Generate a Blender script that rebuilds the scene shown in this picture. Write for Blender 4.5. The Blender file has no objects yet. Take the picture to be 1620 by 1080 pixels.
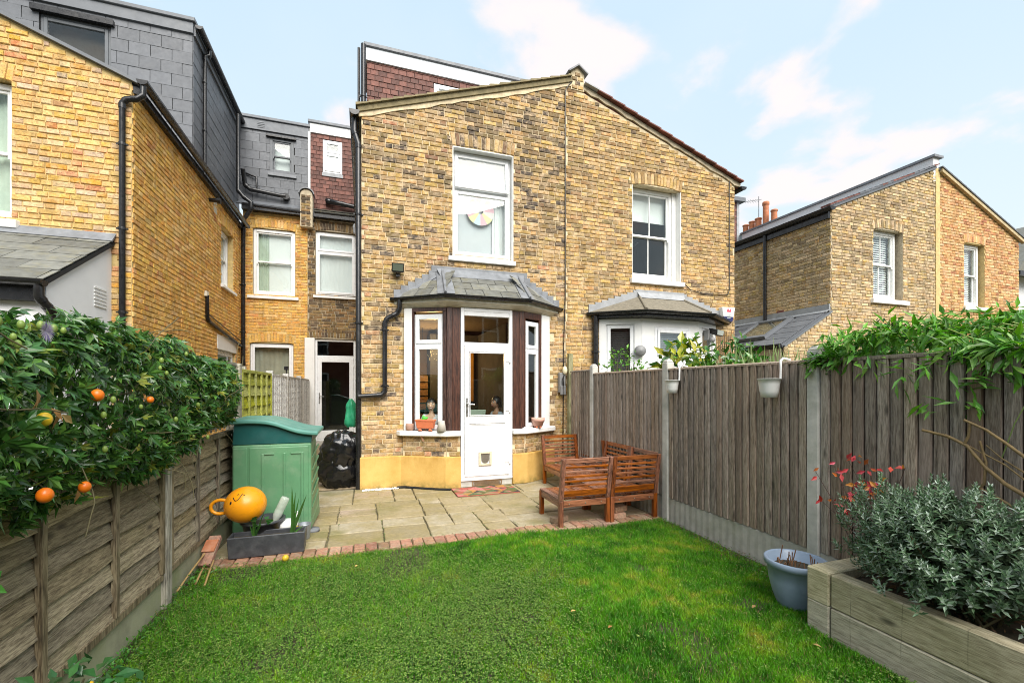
import bpy, math, random
import numpy as np
from mathutils import Matrix, Vector
R_ = math.radians
random.seed(11)
rng = np.random.default_rng(11)
SC = bpy.context.scene
COL = SC.collection

# ------------------------------------------------------------------ camera, sky, sun, exposure
YAW = R_(18.56)
EYE = 1.6
cam_d = bpy.data.cameras.new('camera')
cam_d.sensor_width = 36.0
cam_d.lens = 700.0 / 1620.0 * 36.0
cam_d.shift_y = 72.0 / 1620.0
cam_d.clip_start = 0.05
cam_d.clip_end = 2000.0
cam = bpy.data.objects.new('camera', cam_d)
cam.location = (0, 0, EYE)
cam.rotation_euler = (R_(90), 0, -YAW)
COL.objects.link(cam)
SC.camera = cam

SUN_EL, SUN_AZ = R_(46), R_(172)          # azimuth clockwise from +Y: behind the camera, a little to the right
w = bpy.data.worlds.new('World')
SC.world = w
w.use_nodes = True
wt = w.node_tree
wt.nodes.clear()
def wn(t, **k):
    n = wt.nodes.new(t)
    for a, b in k.items():
        setattr(n, a, b)
    return n
def wmath(op, a, b=None):
    n = wn('ShaderNodeMath', operation=op)
    for i, x in enumerate((a, b)):
        if x is None: continue
        if isinstance(x, (int, float)): n.inputs[i].default_value = x
        else: wt.links.new(x, n.inputs[i])
    return n.outputs[0]
def wmix(fac, a, b):
    n = wn('ShaderNodeMix', data_type='RGBA')
    for i, x in ((0, fac), (6, a), (7, b)):
        if isinstance(x, (int, float)): n.inputs[i].default_value = x
        elif isinstance(x, tuple): n.inputs[i].default_value = (*x, 1)
        else: wt.links.new(x, n.inputs[i])
    return n.outputs[2]
def wramp(x, a, b):
    n = wn('ShaderNodeMapRange', interpolation_type='SMOOTHSTEP')
    n.inputs[1].default_value = a; n.inputs[2].default_value = b
    wt.links.new(x, n.inputs[0])
    return n.outputs[0]
sky = wn('ShaderNodeTexSky', sky_type='NISHITA')
sky.sun_disc = False
sky.sun_elevation = SUN_EL
sky.sun_rotation = SUN_AZ
sky.air_density = 1.0; sky.dust_density = 1.2; sky.ozone_density = 1.0
tc = wn('ShaderNodeTexCoord')
sep = wn('ShaderNodeSeparateXYZ')
wt.links.new(tc.outputs['Generated'], sep.inputs[0])
zz = wmath('ADD', wmath('MAXIMUM', sep.outputs[2], 0.0), 0.22)
comb = wn('ShaderNodeCombineXYZ')
wt.links.new(wmath('DIVIDE', sep.outputs[0], zz), comb.inputs[0])
wt.links.new(wmath('DIVIDE', sep.outputs[1], zz), comb.inputs[1])
def wnoise(scale, detail, off, rough=.55, dist=0.0):
    m = wn('ShaderNodeMapping'); m.inputs[1].default_value = off
    wt.links.new(comb.outputs[0], m.inputs[0])
    n = wn('ShaderNodeTexNoise'); n.inputs['Scale'].default_value = scale
    n.inputs['Detail'].default_value = detail; n.inputs['Roughness'].default_value = rough
    n.inputs['Distortion'].default_value = dist
    wt.links.new(m.outputs[0], n.inputs['Vector'])
    return n.outputs['Fac']
cl = wramp(wnoise(2.6, 7, (0.4, 9.3, 0), .52, .1), .515, .645)
cl2 = wramp(wnoise(0.9, 4, (7.3, 2.2, 0)), .45, .75)
haze = wramp(sep.outputs[2], 0.80, 0.02)
SKYK = 3.75
blue = wmix(0.90, sky.outputs[0], (SKYK*.82, SKYK*1.08, SKYK*1.28))
base = wmix(wmath('MULTIPLY', haze, .75), blue, (SKYK*1.14, SKYK*1.25, SKYK*1.31))
base = wmix(wmath('MULTIPLY', cl2, .22), base, (SKYK*1.16, SKYK*1.25, SKYK*1.31))
skyc = wmix(wmath('MULTIPLY', cl, .92), base, (SKYK*1.34, SKYK*1.21, SKYK*1.19))
bg = wn('ShaderNodeBackground')
bg.inputs[1].default_value = 0.05
wo = wn('ShaderNodeOutputWorld')
wt.links.new(skyc, bg.inputs[0]); wt.links.new(bg.outputs[0], wo.inputs[0])

sun_d = bpy.data.lights.new('sun', 'SUN')
sun_d.energy = 1.5
sun_d.angle = R_(50)
sun_d.color = (1.0, .95, .88)
sun = bpy.data.objects.new('sun', sun_d)
# sun_rotation in the sky is measured clockwise from +Y
sd = Vector((math.sin(SUN_AZ)*math.cos(SUN_EL), math.cos(SUN_AZ)*math.cos(SUN_EL), math.sin(SUN_EL)))
sun.rotation_euler = sd.to_track_quat('Z', 'Y').to_euler()
sun.location = sd * 60
COL.objects.link(sun)
SC.view_settings.view_transform = 'Standard'
SC.view_settings.look = 'None'
SC.view_settings.gamma = 1.0
SC.view_settings.use_curve_mapping = False
SC.view_settings.exposure = 2.12
SC.cycles.filter_width = 1.0
SC.cycles.max_bounces = 8
SC.cycles.transparent_max_bounces = 16

# ------------------------------------------------------------------ material helpers
class NT:
    def __init__(s, name):
        s.m = bpy.data.materials.new(name); s.m.use_nodes = True
        s.t = s.m.node_tree; s.b = s.t.nodes['Principled BSDF']; s._pos = None
    def n(s, typ, **k):
        x = s.t.nodes.new(typ)
        for a, b in k.items(): setattr(x, a, b)
        return x
    def set(s, sock, v):
        if v is None: return
        if hasattr(v, 'is_output'): s.t.links.new(v, sock)
        elif isinstance(v, tuple) and len(v) == 3 and sock.type == 'RGBA': sock.default_value = (*v, 1)
        else: sock.default_value = v
    def pos(s):
        if s._pos is None: s._pos = s.n('ShaderNodeNewGeometry').outputs['Position']
        return s._pos
    def rnd(s):
        g = s.n('ShaderNodeNewGeometry').outputs['Random Per Island']
        o = s.n('ShaderNodeObjectInfo').outputs['Random']
        return s.math('FRACT', s.math('ADD', g, o))
    def math(s, op, a, b=None, c=None):
        x = s.n('ShaderNodeMath', operation=op)
        for i, v in enumerate((a, b, c)): s.set(x.inputs[i], v)
        return x.outputs[0]
    def white(s, r, k):
        x = s.n('ShaderNodeTexWhiteNoise', noise_dimensions='1D')
        s.set(x.inputs['W'], s.math('MULTIPLY_ADD', r, 91.7, k)); return x.outputs['Value']
    def scaled(s, sc, add=None, vec=None):
        x = s.n('ShaderNodeVectorMath', operation='MULTIPLY')
        s.set(x.inputs[0], vec if vec is not None else s.pos()); x.inputs[1].default_value = sc
        if add is None: return x.outputs[0]
        y = s.n('ShaderNodeVectorMath', operation='ADD')
        s.set(y.inputs[0], x.outputs[0])
        c = s.n('ShaderNodeCombineXYZ')
        k = s.math('MULTIPLY', add, 37.0)
        for i in range(3): s.set(c.inputs[i], k)
        s.set(y.inputs[1], c.outputs[0]); return y.outputs[0]
    def noise(s, scale, detail=4, rough=.55, vec=None, dist=0.0, out='Fac'):
        x = s.n('ShaderNodeTexNoise')
        x.inputs['Scale'].default_value = scale; x.inputs['Detail'].default_value = detail
        x.inputs['Roughness'].default_value = rough; x.inputs['Distortion'].default_value = dist
        s.set(x.inputs['Vector'], vec if vec is not None else s.pos()); return x.outputs[out]
    def ramp(s, fac, stops, interp='LINEAR'):
        x = s.n('ShaderNodeValToRGB'); r = x.color_ramp; r.interpolation = interp
        while len(r.elements) < len(stops): r.elements.new(.5)
        for e, (p, c) in zip(r.elements, stops):
            e.position = p; e.color = (*c, 1) if isinstance(c, tuple) else (c, c, c, 1)
        s.set(x.inputs[0], fac); return x.outputs[0]
    def rng(s, x, a, b, lo=0.0, hi=1.0):
        n = s.n('ShaderNodeMapRange'); 
        for i, v in enumerate((x, a, b, lo, hi)): s.set(n.inputs[i], v)
        return n.outputs[0]
    def mix(s, fac, a, b, blend='MIX'):
        x = s.n('ShaderNodeMix', data_type='RGBA', blend_type=blend)
        s.set(x.inputs[0], fac); s.set(x.inputs[6], a); s.set(x.inputs[7], b); return x.outputs[2]
    def hsv(s, col, h=.5, sa=1.0, v=1.0):
        x = s.n('ShaderNodeHueSaturation')
        s.set(x.inputs['Hue'], h); s.set(x.inputs['Saturation'], sa); s.set(x.inputs['Value'], v); s.set(x.inputs['Color'], col)
        return x.outputs[0]
    def bump(s, h, strength=.3, dist=.01):
        x = s.n('ShaderNodeBump'); x.inputs['Strength'].default_value = strength
        x.inputs['Distance'].default_value = dist; s.set(x.inputs['Height'], h)
        s.set(s.b.inputs['Normal'], x.outputs[0])
    def done(s, col=None, rough=.7, spec=.5, metal=0.0):
        s.set(s.b.inputs['Base Color'], col); s.set(s.b.inputs['Roughness'], rough)
        s.set(s.b.inputs['Specular IOR Level'], spec); s.set(s.b.inputs['Metallic'], metal)
        return s.m

def M_plain(name, col, rough=.6, var=.25, scale=9.0, bump=.1, bscale=90.0, dirt=None, damt=.0, dscale=3.0, spec=.5, metal=0.0, piece=0.0):
    """paint, plastic, lead, stone ... with mottling, wear and fine relief"""
    t = NT(name)
    c = t.mix(t.rng(t.noise(scale, 5, .6), .3, .7), tuple(x*(1-var) for x in col), tuple(min(1, x*(1+var*.6)) for x in col))
    if dirt: c = t.mix(t.rng(t.noise(dscale, 6, .65), .62-damt*.35, .72, 0, min(1, damt*1.6)), c, dirt)
    if piece: c = t.hsv(c, v=t.rng(t.white(t.rnd(), 3.3), 0, 1, 1-piece, 1+piece))
    if bump: t.bump(t.noise(bscale, 3, .6), bump, .004)
    r = t.rng(t.noise(scale*2.3, 3), .3, .7, max(.05, rough-.1), min(1, rough+.1))
    return t.done(c, r, spec, metal)

def M_wood(name, ca, cb, axis, rough=.8, grain=26.0, bump=.5, piece=.25, knots=True, green=0.0, gloss=None, tint=None, bands=0, soft=0.0):
    """timber: grain runs along axis 0/1/2"""
    t = NT(name)
    r = t.rnd()
    sc = [grain*1.7]*3; sc[axis] = grain*.13
    v = t.scaled(tuple(sc), t.white(r, 1.1))
    g = t.noise(1.0, 6, .65, v, .6)
    sc2 = [grain*6.5]*3; sc2[axis] = grain*.5
    g2 = t.noise(1.0, 3, .6, t.scaled(tuple(sc2), t.white(r, 2.1)))
    c = t.ramp(t.math('ADD', t.math('MULTIPLY', g, .58), t.math('MULTIPLY', g2, .42)), [(.36-soft, tuple(x*.35 for x in ca)), (.46-soft*.5, ca), (.55+soft*.5, cb), (.68+soft, tuple(min(1, x*1.25) for x in cb))])
    if knots:
        sk = [7.0]*3; sk[axis] = 2.6
        k = t.n('ShaderNodeTexVoronoi'); t.set(k.inputs['Vector'], t.scaled(tuple(sk), t.white(r, 4.1))); k.inputs['Scale'].default_value = 1.0
        kk = t.rng(k.outputs['Distance'], .05, .16, .85, 0.0)
        c = t.mix(kk, c, tuple(x*.25 for x in ca))
    if bands:
        sz = t.n('ShaderNodeSeparateXYZ'); t.set(sz.inputs[0], t.pos())
        fr_ = t.math('FRACT', t.math('MULTIPLY_ADD', t.noise(1.5, 1), .22, t.math('MULTIPLY', sz.outputs[axis], bands)))
        c = t.mix(t.math('MULTIPLY', t.rng(fr_, .022, .010, 0, .6), t.rng(t.noise(9, 3), .35, .6)), c, tuple(x*.35 for x in ca))
    if green:
        c = t.mix(t.rng(t.noise(2.2, 5, .65), .5, .72, 0, green), c, (.13, .14, .035))
    if tint:
        c = t.mix(t.rng(t.white(r, 8.8), .55, 1, 0, .55), c, tint)
    c = t.hsv(c, sa=t.rng(t.white(r, 6.1), 0, 1, .75, 1.2), v=t.rng(t.white(r, 5.1), 0, 1, 1-piece, 1+piece))
    t.bump(t.math('ADD', g, t.math('MULTIPLY', g2, .5)), bump, .004)
    return t.done(c, rough if gloss is None else t.rng(g, .3, .7, rough-.08, rough+.12), .5 if gloss is None else gloss)

def M_brick(name, palette, smear, smear_amt, dark=None, dark_amt=0.0, bump=.7, speck=.6, dscale=.9):
    """fired brick: palette by piece, cement smears, pits and soot patches"""
    t = NT(name)
    r = t.rnd()
    palette = [(p, (min(.8, q[0]*1.04), q[1]*(.985 if 'main' in name or 'pair' in name or 'buff' in name else .95), q[2]*.96)) for p, q in palette]
    smear = (smear[0]*1.04, smear[1]*.95, smear[2])
    c = t.ramp(t.white(r, 1.7), palette, 'CONSTANT')
    n1 = t.noise(34, 5, .65)
    n2 = t.noise(11, 6, .68)
    c = t.hsv(c, h=t.rng(t.white(r, 3.7), 0, 1, .488, .512), v=t.math('MULTIPLY', t.rng(n1, .3, .7, .62, 1.28), t.rng(t.white(r, 7.1), 0, 1, .78, 1.2)))
    c = t.mix(t.rng(t.noise(24, 4, .7), .44, .66, 0, .40), c, t.mix(.5, c, smear))
    c = t.mix(t.rng(n2, .60-smear_amt*.28, .68, 0, min(1, .35+smear_amt)), c, smear)
    if dark:
        sz = t.n('ShaderNodeSeparateXYZ'); t.set(sz.inputs[0], t.pos())
        dk = t.math('MULTIPLY', t.rng(t.math('ADD', t.noise(dscale, 4, .6), t.rng(sz.outputs[2], 3.2, 5.8, -.05, .12)), .40, .58), t.rng(t.white(r, 12.1), .50, .62))
        dk = t.math('MULTIPLY', dk, t.rng(n1, .3, .7, .65, 1.0))
        c = t.mix(t.math('MULTIPLY', dk, dark_amt), c, dark)
    st = t.noise(1.0, 4, .6, t.scaled((7, 7, .55)))
    c = t.hsv(c, v=t.rng(st, .52, .70, 1.0, .74))
    pits = t.noise(120, 2, .5)
    c = t.mix(t.rng(pits, .62, .70, 0, speck), c, (.06, .04, .025))
    t.bump(t.math('ADD', n1, t.math('MULTIPLY', pits, -.5)), bump, .008)
    return t.done(c, .88, .25)

def M_leaf(name, cols, rough=.45, trans=.0, vein=.0, spec=.4):
    t = NT(name)
    r = t.rnd()
    c = t.ramp(t.white(r, 1.7), [(i/len(cols), x) for i, x in enumerate(cols)], 'CONSTANT')
    c = t.hsv(c, h=t.rng(t.white(r, 2.2), 0, 1, .485, .515), v=t.rng(t.white(r, 5.2), 0, 1, .7, 1.3))
    c = t.mix(t.rng(t.noise(30, 3), .35, .65, 0, .35), c, tuple(x*.6 for x in cols[0]))
    t.done(c, rough, spec)
    if trans:
        tr = t.n('ShaderNodeBsdfTranslucent'); t.set(tr.inputs[0], t.hsv(c, sa=1.1, v=1.2))
        mx = t.n('ShaderNodeMixShader'); mx.inputs[0].default_value = trans
        t.t.links.new(t.b.outputs[0], mx.inputs[1]); t.t.links.new(tr.outputs[0], mx.inputs[2])
        t.t.links.new(mx.outputs[0], t.t.nodes['Material Output'].inputs[0])
    return t.m

def M_glass(name, tint=(.93, .96, .95), ior=1.5, mul=1.0):
    t = NT(name)
    fr = t.n('ShaderNodeFresnel'); bf = t.n('ShaderNodeNewGeometry').outputs['Backfacing']
    t.set(fr.inputs[0], t.rng(bf, 0.0, 1.0, ior, 1/ior))
    gl = t.n('ShaderNodeBsdfGlossy'); gl.inputs['Roughness'].default_value = .01
    gl.inputs[0].default_value = (1, 1, 1, 1)
    tr = t.n('ShaderNodeBsdfTransparent'); tr.inputs[0].default_value = (*tint, 1)
    nb = t.n('ShaderNodeBump'); nb.inputs['Strength'].default_value = .03; nb.inputs['Distance'].default_value = .02
    t.set(nb.inputs['Height'], t.noise(2.5, 1)); t.t.links.new(nb.outputs[0], gl.inputs['Normal'])
    mx = t.n('ShaderNodeMixShader')
    t.set(mx.inputs[0], t.math('MINIMUM', t.math('MULTIPLY', fr.outputs[0], mul), 1.0))
    t.t.links.new(tr.outputs[0], mx.inputs[1]); t.t.links.new(gl.outputs[0], mx.inputs[2])
    t.t.links.new(mx.outputs[0], t.t.nodes['Material Output'].inputs[0])
    return t.m

def M_emit(name, col, k):
    t = NT(name); t.done(col, .5)
    t.set(t.b.inputs['Emission Color'], col); t.b.inputs['Emission Strength'].default_value = k
    return t.m

# ------------------------------------------------------------------ mesh helpers
WL = {}                                   # world location of every object built
def link(o):
    COL.objects.link(o); return o
def tag(o, label=None, cat=None, group=None, kind=None):
    if label: o['label'] = label
    if cat: o['category'] = cat
    if group: o['group'] = group
    if kind: o['kind'] = kind
    return o
def thing(name, loc, label, cat, group=None):
    o = bpy.data.objects.new(name, None); o.empty_display_size = .2
    o.location = loc; link(o); WL[o.name] = Vector(loc)
    return tag(o, label, cat, group)
def np_mesh(name, V, F, mats=None, mi=None, smooth=False):
    """V (n,3); F list of equal-length index arrays [(m,k), ...]"""
    V = np.asarray(V, dtype=np.float32)
    if isinstance(F, np.ndarray): F = [F]
    me = bpy.data.meshes.new(name)
    me.vertices.add(len(V)); me.vertices.foreach_set('co', V.ravel())
    loops = np.concatenate([f.ravel() for f in F]).astype(np.int32)
    tot = np.concatenate([np.full(len(f), f.shape[1], dtype=np.int32) for f in F])
    start = np.concatenate([[0], np.cumsum(tot)[:-1]]).astype(np.int32)
    me.loops.add(len(loops)); me.loops.foreach_set('vertex_index', loops)
    me.polygons.add(len(tot)); me.polygons.foreach_set('loop_start', start); me.polygons.foreach_set('loop_total', tot)
    if mi is not None: me.polygons.foreach_set('material_index', np.asarray(mi, dtype=np.int32))
    me.polygons.foreach_set('use_smooth', np.full(len(tot), smooth, dtype=bool))
    me.update(calc_edges=True); me.validate()
    for m in (mats or []): me.materials.append(m)
    return me
def place(o, parent, wloc):
    link(o)
    o.location = Vector(wloc) - (WL[parent.name] if parent else Vector((0, 0, 0)))
    if parent: o.parent = parent
    WL[o.name] = Vector(wloc)
    return o
def inst(name, me, mat4, parent):
    """one more object sharing a mesh, placed by a world matrix (parents carry no rotation while building)"""
    o = bpy.data.objects.new(name, me); link(o)
    m = mat4.copy()
    if parent:
        o.parent = parent; m = Matrix.Translation(-WL[parent.name]) @ m
    o.matrix_basis = m
    WL[o.name] = mat4.to_translation()
    return o

class MB:
    """collects shapes; build() links them as one mesh object"""
    def __init__(s, frame=None):
        s.v = []; s.f = []; s.mi = []; s.cur = 0; s.fr = frame; s.sm = []
    def add(s, V, F, smooth=False):
        b = len(s.v)
        for p in V:
            p = tuple(p)
            s.v.append(s.fr(p) if s.fr else p)
        for f in F:
            s.f.append([b+i for i in f]); s.mi.append(s.cur); s.sm.append(smooth)
        return s
    def box(s, x0, x1, y0, y1, z0, z1):
        if x0 > x1: x0, x1 = x1, x0
        if y0 > y1: y0, y1 = y1, y0
        if z0 > z1: z0, z1 = z1, z0
        return s.add([(x0,y0,z0),(x1,y0,z0),(x1,y1,z0),(x0,y1,z0),(x0,y0,z1),(x1,y0,z1),(x1,y1,z1),(x0,y1,z1)],
                     [(0,3,2,1),(4,5,6,7),(0,1,5,4),(1,2,6,5),(2,3,7,6),(3,0,4,7)])
    def hexa(s, p):
        """8 points: bottom loop then top loop"""
        return s.add(p, [(0,3,2,1),(4,5,6,7),(0,1,5,4),(1,2,6,5),(2,3,7,6),(3,0,4,7)])
    def bar(s, a, b, wx, wy, up=(0,0,1)):
        """square bar from a to b"""
        a, b = Vector(a), Vector(b); d = (b-a).normalized(); u = Vector(up)
        if abs(d.dot(u)) > .99: u = Vector((0,1,0))
        x = d.cross(u).normalized()*wx/2; y = x.cross(d).normalized()*wy/2
        return s.hexa([a-x-y, a+x-y, a+x+y, a-x+y, b-x-y, b+x-y, b+x+y, b-x+y])
    def tube(s, pts, r, n=10, caps=True, smooth=True):
        P = [Vector(p) for p in pts]; rs = r if isinstance(r, (list, tuple)) else [r]*len(P)
        rings = []; prev = None
        for i, p in enumerate(P):
            d = ((P[i+1]-p) if i+1 < len(P) else Vector((0,0,0)))
            e = ((p-P[i-1]) if i else Vector((0,0,0)))
            t = (d.normalized()+e.normalized())
            t = t.normalized() if t.length > 1e-6 else (d if d.length else e).normalized()
            if prev is None:
                u = Vector((0,0,1)) if abs(t.z) < .9 else Vector((1,0,0))
                prev = t.cross(u).normalized()
            x = (prev - t*prev.dot(t)).normalized(); prev = x; y = t.cross(x)
            k = 1.0
            if d.length and e.length: k = 1/max(.5, math.cos(d.angle(e)/2))
            rings.append([p + (x*math.cos(a)+y*math.sin(a))*rs[i]*k for a in [2*math.pi*j/n for j in range(n)]])
        V = [q for rg in rings for q in rg]; F = []
        for i in range(len(P)-1):
            for j in range(n):
                F.append((i*n+j, i*n+(j+1)%n, (i+1)*n+(j+1)%n, (i+1)*n+j))
        s.add(V, F, smooth)
        if caps:
            s.add(rings[0], [tuple(range(n))[::-1]]); s.add(rings[-1], [tuple(range(n))])
        return s
    def lathe(s, prof, c=(0,0,0), n=20, smooth=True):
        V = []; F = []
        for (r, z) in prof:
            for j in range(n):
                a = 2*math.pi*j/n; V.append((c[0]+r*math.cos(a), c[1]+r*math.sin(a), c[2]+z))
        for i in range(len(prof)-1):
            for j in range(n):
                F.append((i*n+j, i*n+(j+1)%n, (i+1)*n+(j+1)%n, (i+1)*n+j))
        return s.add(V, F, smooth)
    def prism(s, poly, axis, a, b):
        """poly of 2D points extruded along axis from a to b"""
        def P(p, t):
            if axis == 0: return (t, p[0], p[1])
            if axis == 1: return (p[0], t, p[1])
            return (p[0], p[1], t)
        n = len(poly)
        V = [P(p, a) for p in poly]+[P(p, b) for p in poly]
        F = [tuple(range(n))[::-1], tuple(range(n, 2*n))]+[(i, (i+1)%n, n+(i+1)%n, n+i) for i in range(n)]
        return s.add(V, F)
    def slab(s, quad, t):
        """quad of 4 points thickened downwards along its normal by t"""
        q = [Vector(p) for p in quad]
        n = (q[1]-q[0]).cross(q[3]-q[0]).normalized()*t
        return s.hexa([p-n for p in q]+q)
    def sphere(s, c, r, nu=16, nv=10, sc=(1,1,1), warp=None, smooth=True):
        V = []; F = []
        for i in range(nv+1):
            th = math.pi*i/nv
            for j in range(nu):
                ph = 2*math.pi*j/nu
                d = Vector((math.sin(th)*math.cos(ph), math.sin(th)*math.sin(ph), math.cos(th)))
                k = warp(d) if warp else 1.0
                V.append((c[0]+d.x*r*sc[0]*k, c[1]+d.y*r*sc[1]*k, c[2]+d.z*r*sc[2]*k))
        for i in range(nv):
            for j in range(nu):
                F.append((i*nu+j, (i+1)*nu+j, (i+1)*nu+(j+1)%nu, i*nu+(j+1)%nu))
        return s.add(V, F, smooth)
    def build(s, name, mats, parent=None, bevel=0.0, fix=True, origin=None, seg=1):
        V = np.array([tuple(p) for p in s.v], dtype=float)
        lo, hi = V.min(0), V.max(0)
        o = np.array(origin) if origin is not None else np.array([(lo[0]+hi[0])/2, (lo[1]+hi[1])/2, lo[2]])
        me = bpy.data.meshes.new(name)
        me.from_pydata((V-o).tolist(), [], s.f)
        for m in (mats if isinstance(mats, (list, tuple)) else [mats]): me.materials.append(m)
        me.polygons.foreach_set('material_index', s.mi)
        me.polygons.foreach_set('use_smooth', s.sm)
        if fix:
            import bmesh
            bm = bmesh.new(); bm.from_mesh(me); bmesh.ops.recalc_face_normals(bm, faces=bm.faces); bm.to_mesh(me); bm.free()
        me.update()
        ob = place(bpy.data.objects.new(name, me), parent, o.tolist())
        if bevel:
            b = ob.modifiers.new('edge', 'BEVEL'); b.width = bevel; b.segments = seg; b.limit_method = 'ANGLE'; b.angle_limit = R_(40)
        return ob

def copy_tree(o, parent=None):
    c = o.copy(); link(c)
    if parent is not None: c.parent = parent
    for ch in list(o.children): copy_tree(ch, c)
    return c

class Frame:
    """wall frame: s along the wall, d inward, z up  (world = O + S*s + I*d)"""
    def __init__(s, O, S, I):
        s.O = Vector(O); s.S = Vector(S); s.I = Vector(I)
    def __call__(s, p):
        return s.O + s.S*p[0] + s.I*p[1] + Vector((0, 0, p[2]))
    def mat(s, p, sc=(1,1,1), tilt=0.0):
        w_ = s(p)
        m = Matrix(((s.S.x, s.I.x, 0), (s.S.y, s.I.y, 0), (0, 0, 1))).to_4x4()
        return Matrix.Translation(w_) @ m @ Matrix.Rotation(tilt, 4, 'Y') @ Matrix.Diagonal((*sc, 1))

cY, sY = math.cos(YAW), math.sin(YAW)
def project(p):
    fw = p[0]*sY+p[1]*cY; ri = p[0]*cY-p[1]*sY
    if fw < .1: return None
    return 810+700*ri/fw, 612-700*(p[2]-EYE)/fw, fw
def in_frame(p, m=0):
    q = project(p)
    return q is not None and -m < q[0] < 1620+m and -m < q[1] < 1080+m
def hidden(p):
    """behind one of the two garden fences, seen from the camera"""
    x, y, z = p
    for (fx, zt, y1) in ((3.53, 1.80, 7.3), (-1.42, 1.80, 13.1)):
        if (fx > 0 and x > fx) or (fx < 0 and x < fx):
            t = fx/x
            if t*y < y1 and EYE+(z-EYE)*t < zt: return True
    if x < -3.2 and 3.2/(-x)*y < 7.35 and 3.2/(-x)*y > 6.0 and z < 3.4: return True
    return False

# ------------------------------------------------------------------ repeated pieces gathered per thing: 300 as parts, the rest as one
PIECES = {}
def piece(key, name, stuffname, area, me, mat4, matl, whole=True):
    PIECES.setdefault((key.name, name), dict(o=key, stuff=stuffname, L=[]))['L'].append((area if whole else area*1e-3, me, mat4, matl))
def flush_pieces(limit=300):
    for (k, name), D in PIECES.items():
        L = sorted(D['L'], key=lambda a: -a[0])
        vis = [x for x in L[:limit] if x[0] > 0]; rest = L[len(vis):]
        for a, me, m4, matl in vis: inst(name, me, m4, D['o'])
        if rest:
            mats = []; V = []; F = []; MI = []; b = 0
            cache = {}
            for a, me, m4, matl in rest:
                if me.name not in cache:
                    co = np.empty(len(me.vertices)*3, dtype=np.float32); me.vertices.foreach_get('co', co)
                    co = np.c_[co.reshape(-1, 3), np.ones(len(me.vertices))]
                    cache[me.name] = (co, [list(p.vertices) for p in me.polygons])
                co, fs = cache[me.name]
                if matl not in mats: mats.append(matl)
                mi = mats.index(matl)
                V.append((co @ np.array(m4).T)[:, :3])
                for f in fs: F.append([b+i for i in f]); MI.append(mi)
                b += len(co)
            V = np.concatenate(V); o = np.array(WL[D['o'].name])
            ks = sorted(set(len(f) for f in F)); Fs = []; mm = []
            for kk in ks:
                idx = [i for i, f in enumerate(F) if len(f) == kk]
                Fs.append(np.array([F[i] for i in idx])); mm += [MI[i] for i in idx]
            ob = place(bpy.data.objects.new(D['stuff'], np_mesh(D['stuff'], V-o, Fs, mats, mm)), D['o'], o.tolist())
            ob['kind'] = 'stuff'
def psize(p, wdt, hgt, nrm):
    """rough pixel area a piece shows; 0 outside the frame or hidden"""
    q = project(p)
    if q is None or not (-5 < q[0] < 1625 and -5 < q[1] < 1085) or hidden(p): return 0.0
    v = Vector((0, 0, EYE)) - Vector(p); c = v.normalized().dot(nrm)
    return max(0.0, c)*wdt*hgt/v.length_squared*1e5

def brick_mesh(L, H, mat, seed, D=.04, j=.0025):
    r = random.Random(seed)
    def jt(k=1): return r.uniform(-j, j)*k
    x, z = L/2, H/2; c = .006
    back = [(-x, D, -z), (x, D, -z), (x, D, z), (-x, D, z)]
    mid = [(-x+jt(), .007+jt(), -z+jt()), (x+jt(), .007+jt(), -z+jt()), (x+jt(), .007+jt(), z+jt()), (-x+jt(), .007+jt(), z+jt())]
    fr = [(-x+c+jt(), jt(1.5), -z+c+jt()), (x-c+jt(), jt(1.5), -z+c+jt()), (x-c+jt(), jt(1.5), z-c+jt()), (-x+c+jt(), jt(1.5), z-c+jt())]
    V = back+mid+fr
    F = [(8, 9, 10, 11)]
    for a, b in ((0, 4), (4, 8)):
        for i in range(4): F.append((a+i, a+(i+1)%4, b+(i+1)%4, b+i))
    me = bpy.data.meshes.new('brick'); me.from_pydata(V, [], F); me.materials.append(mat); me.update()
    return me
BM = {}
def brick_var(mat, kind):
    k = (mat.name, kind)
    if k not in BM:
        L, H = {'s': (.215, .065), 'h': (.1025, .065), 'v': (.065, .215), 'vh': (.065, .1025)}[kind]
        BM[k] = [(brick_mesh(L, H, mat, i*7+len(BM)), L, H) for i in range(5 if kind in 'sh' else 3)]
    return random.choice(BM[k])

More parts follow.
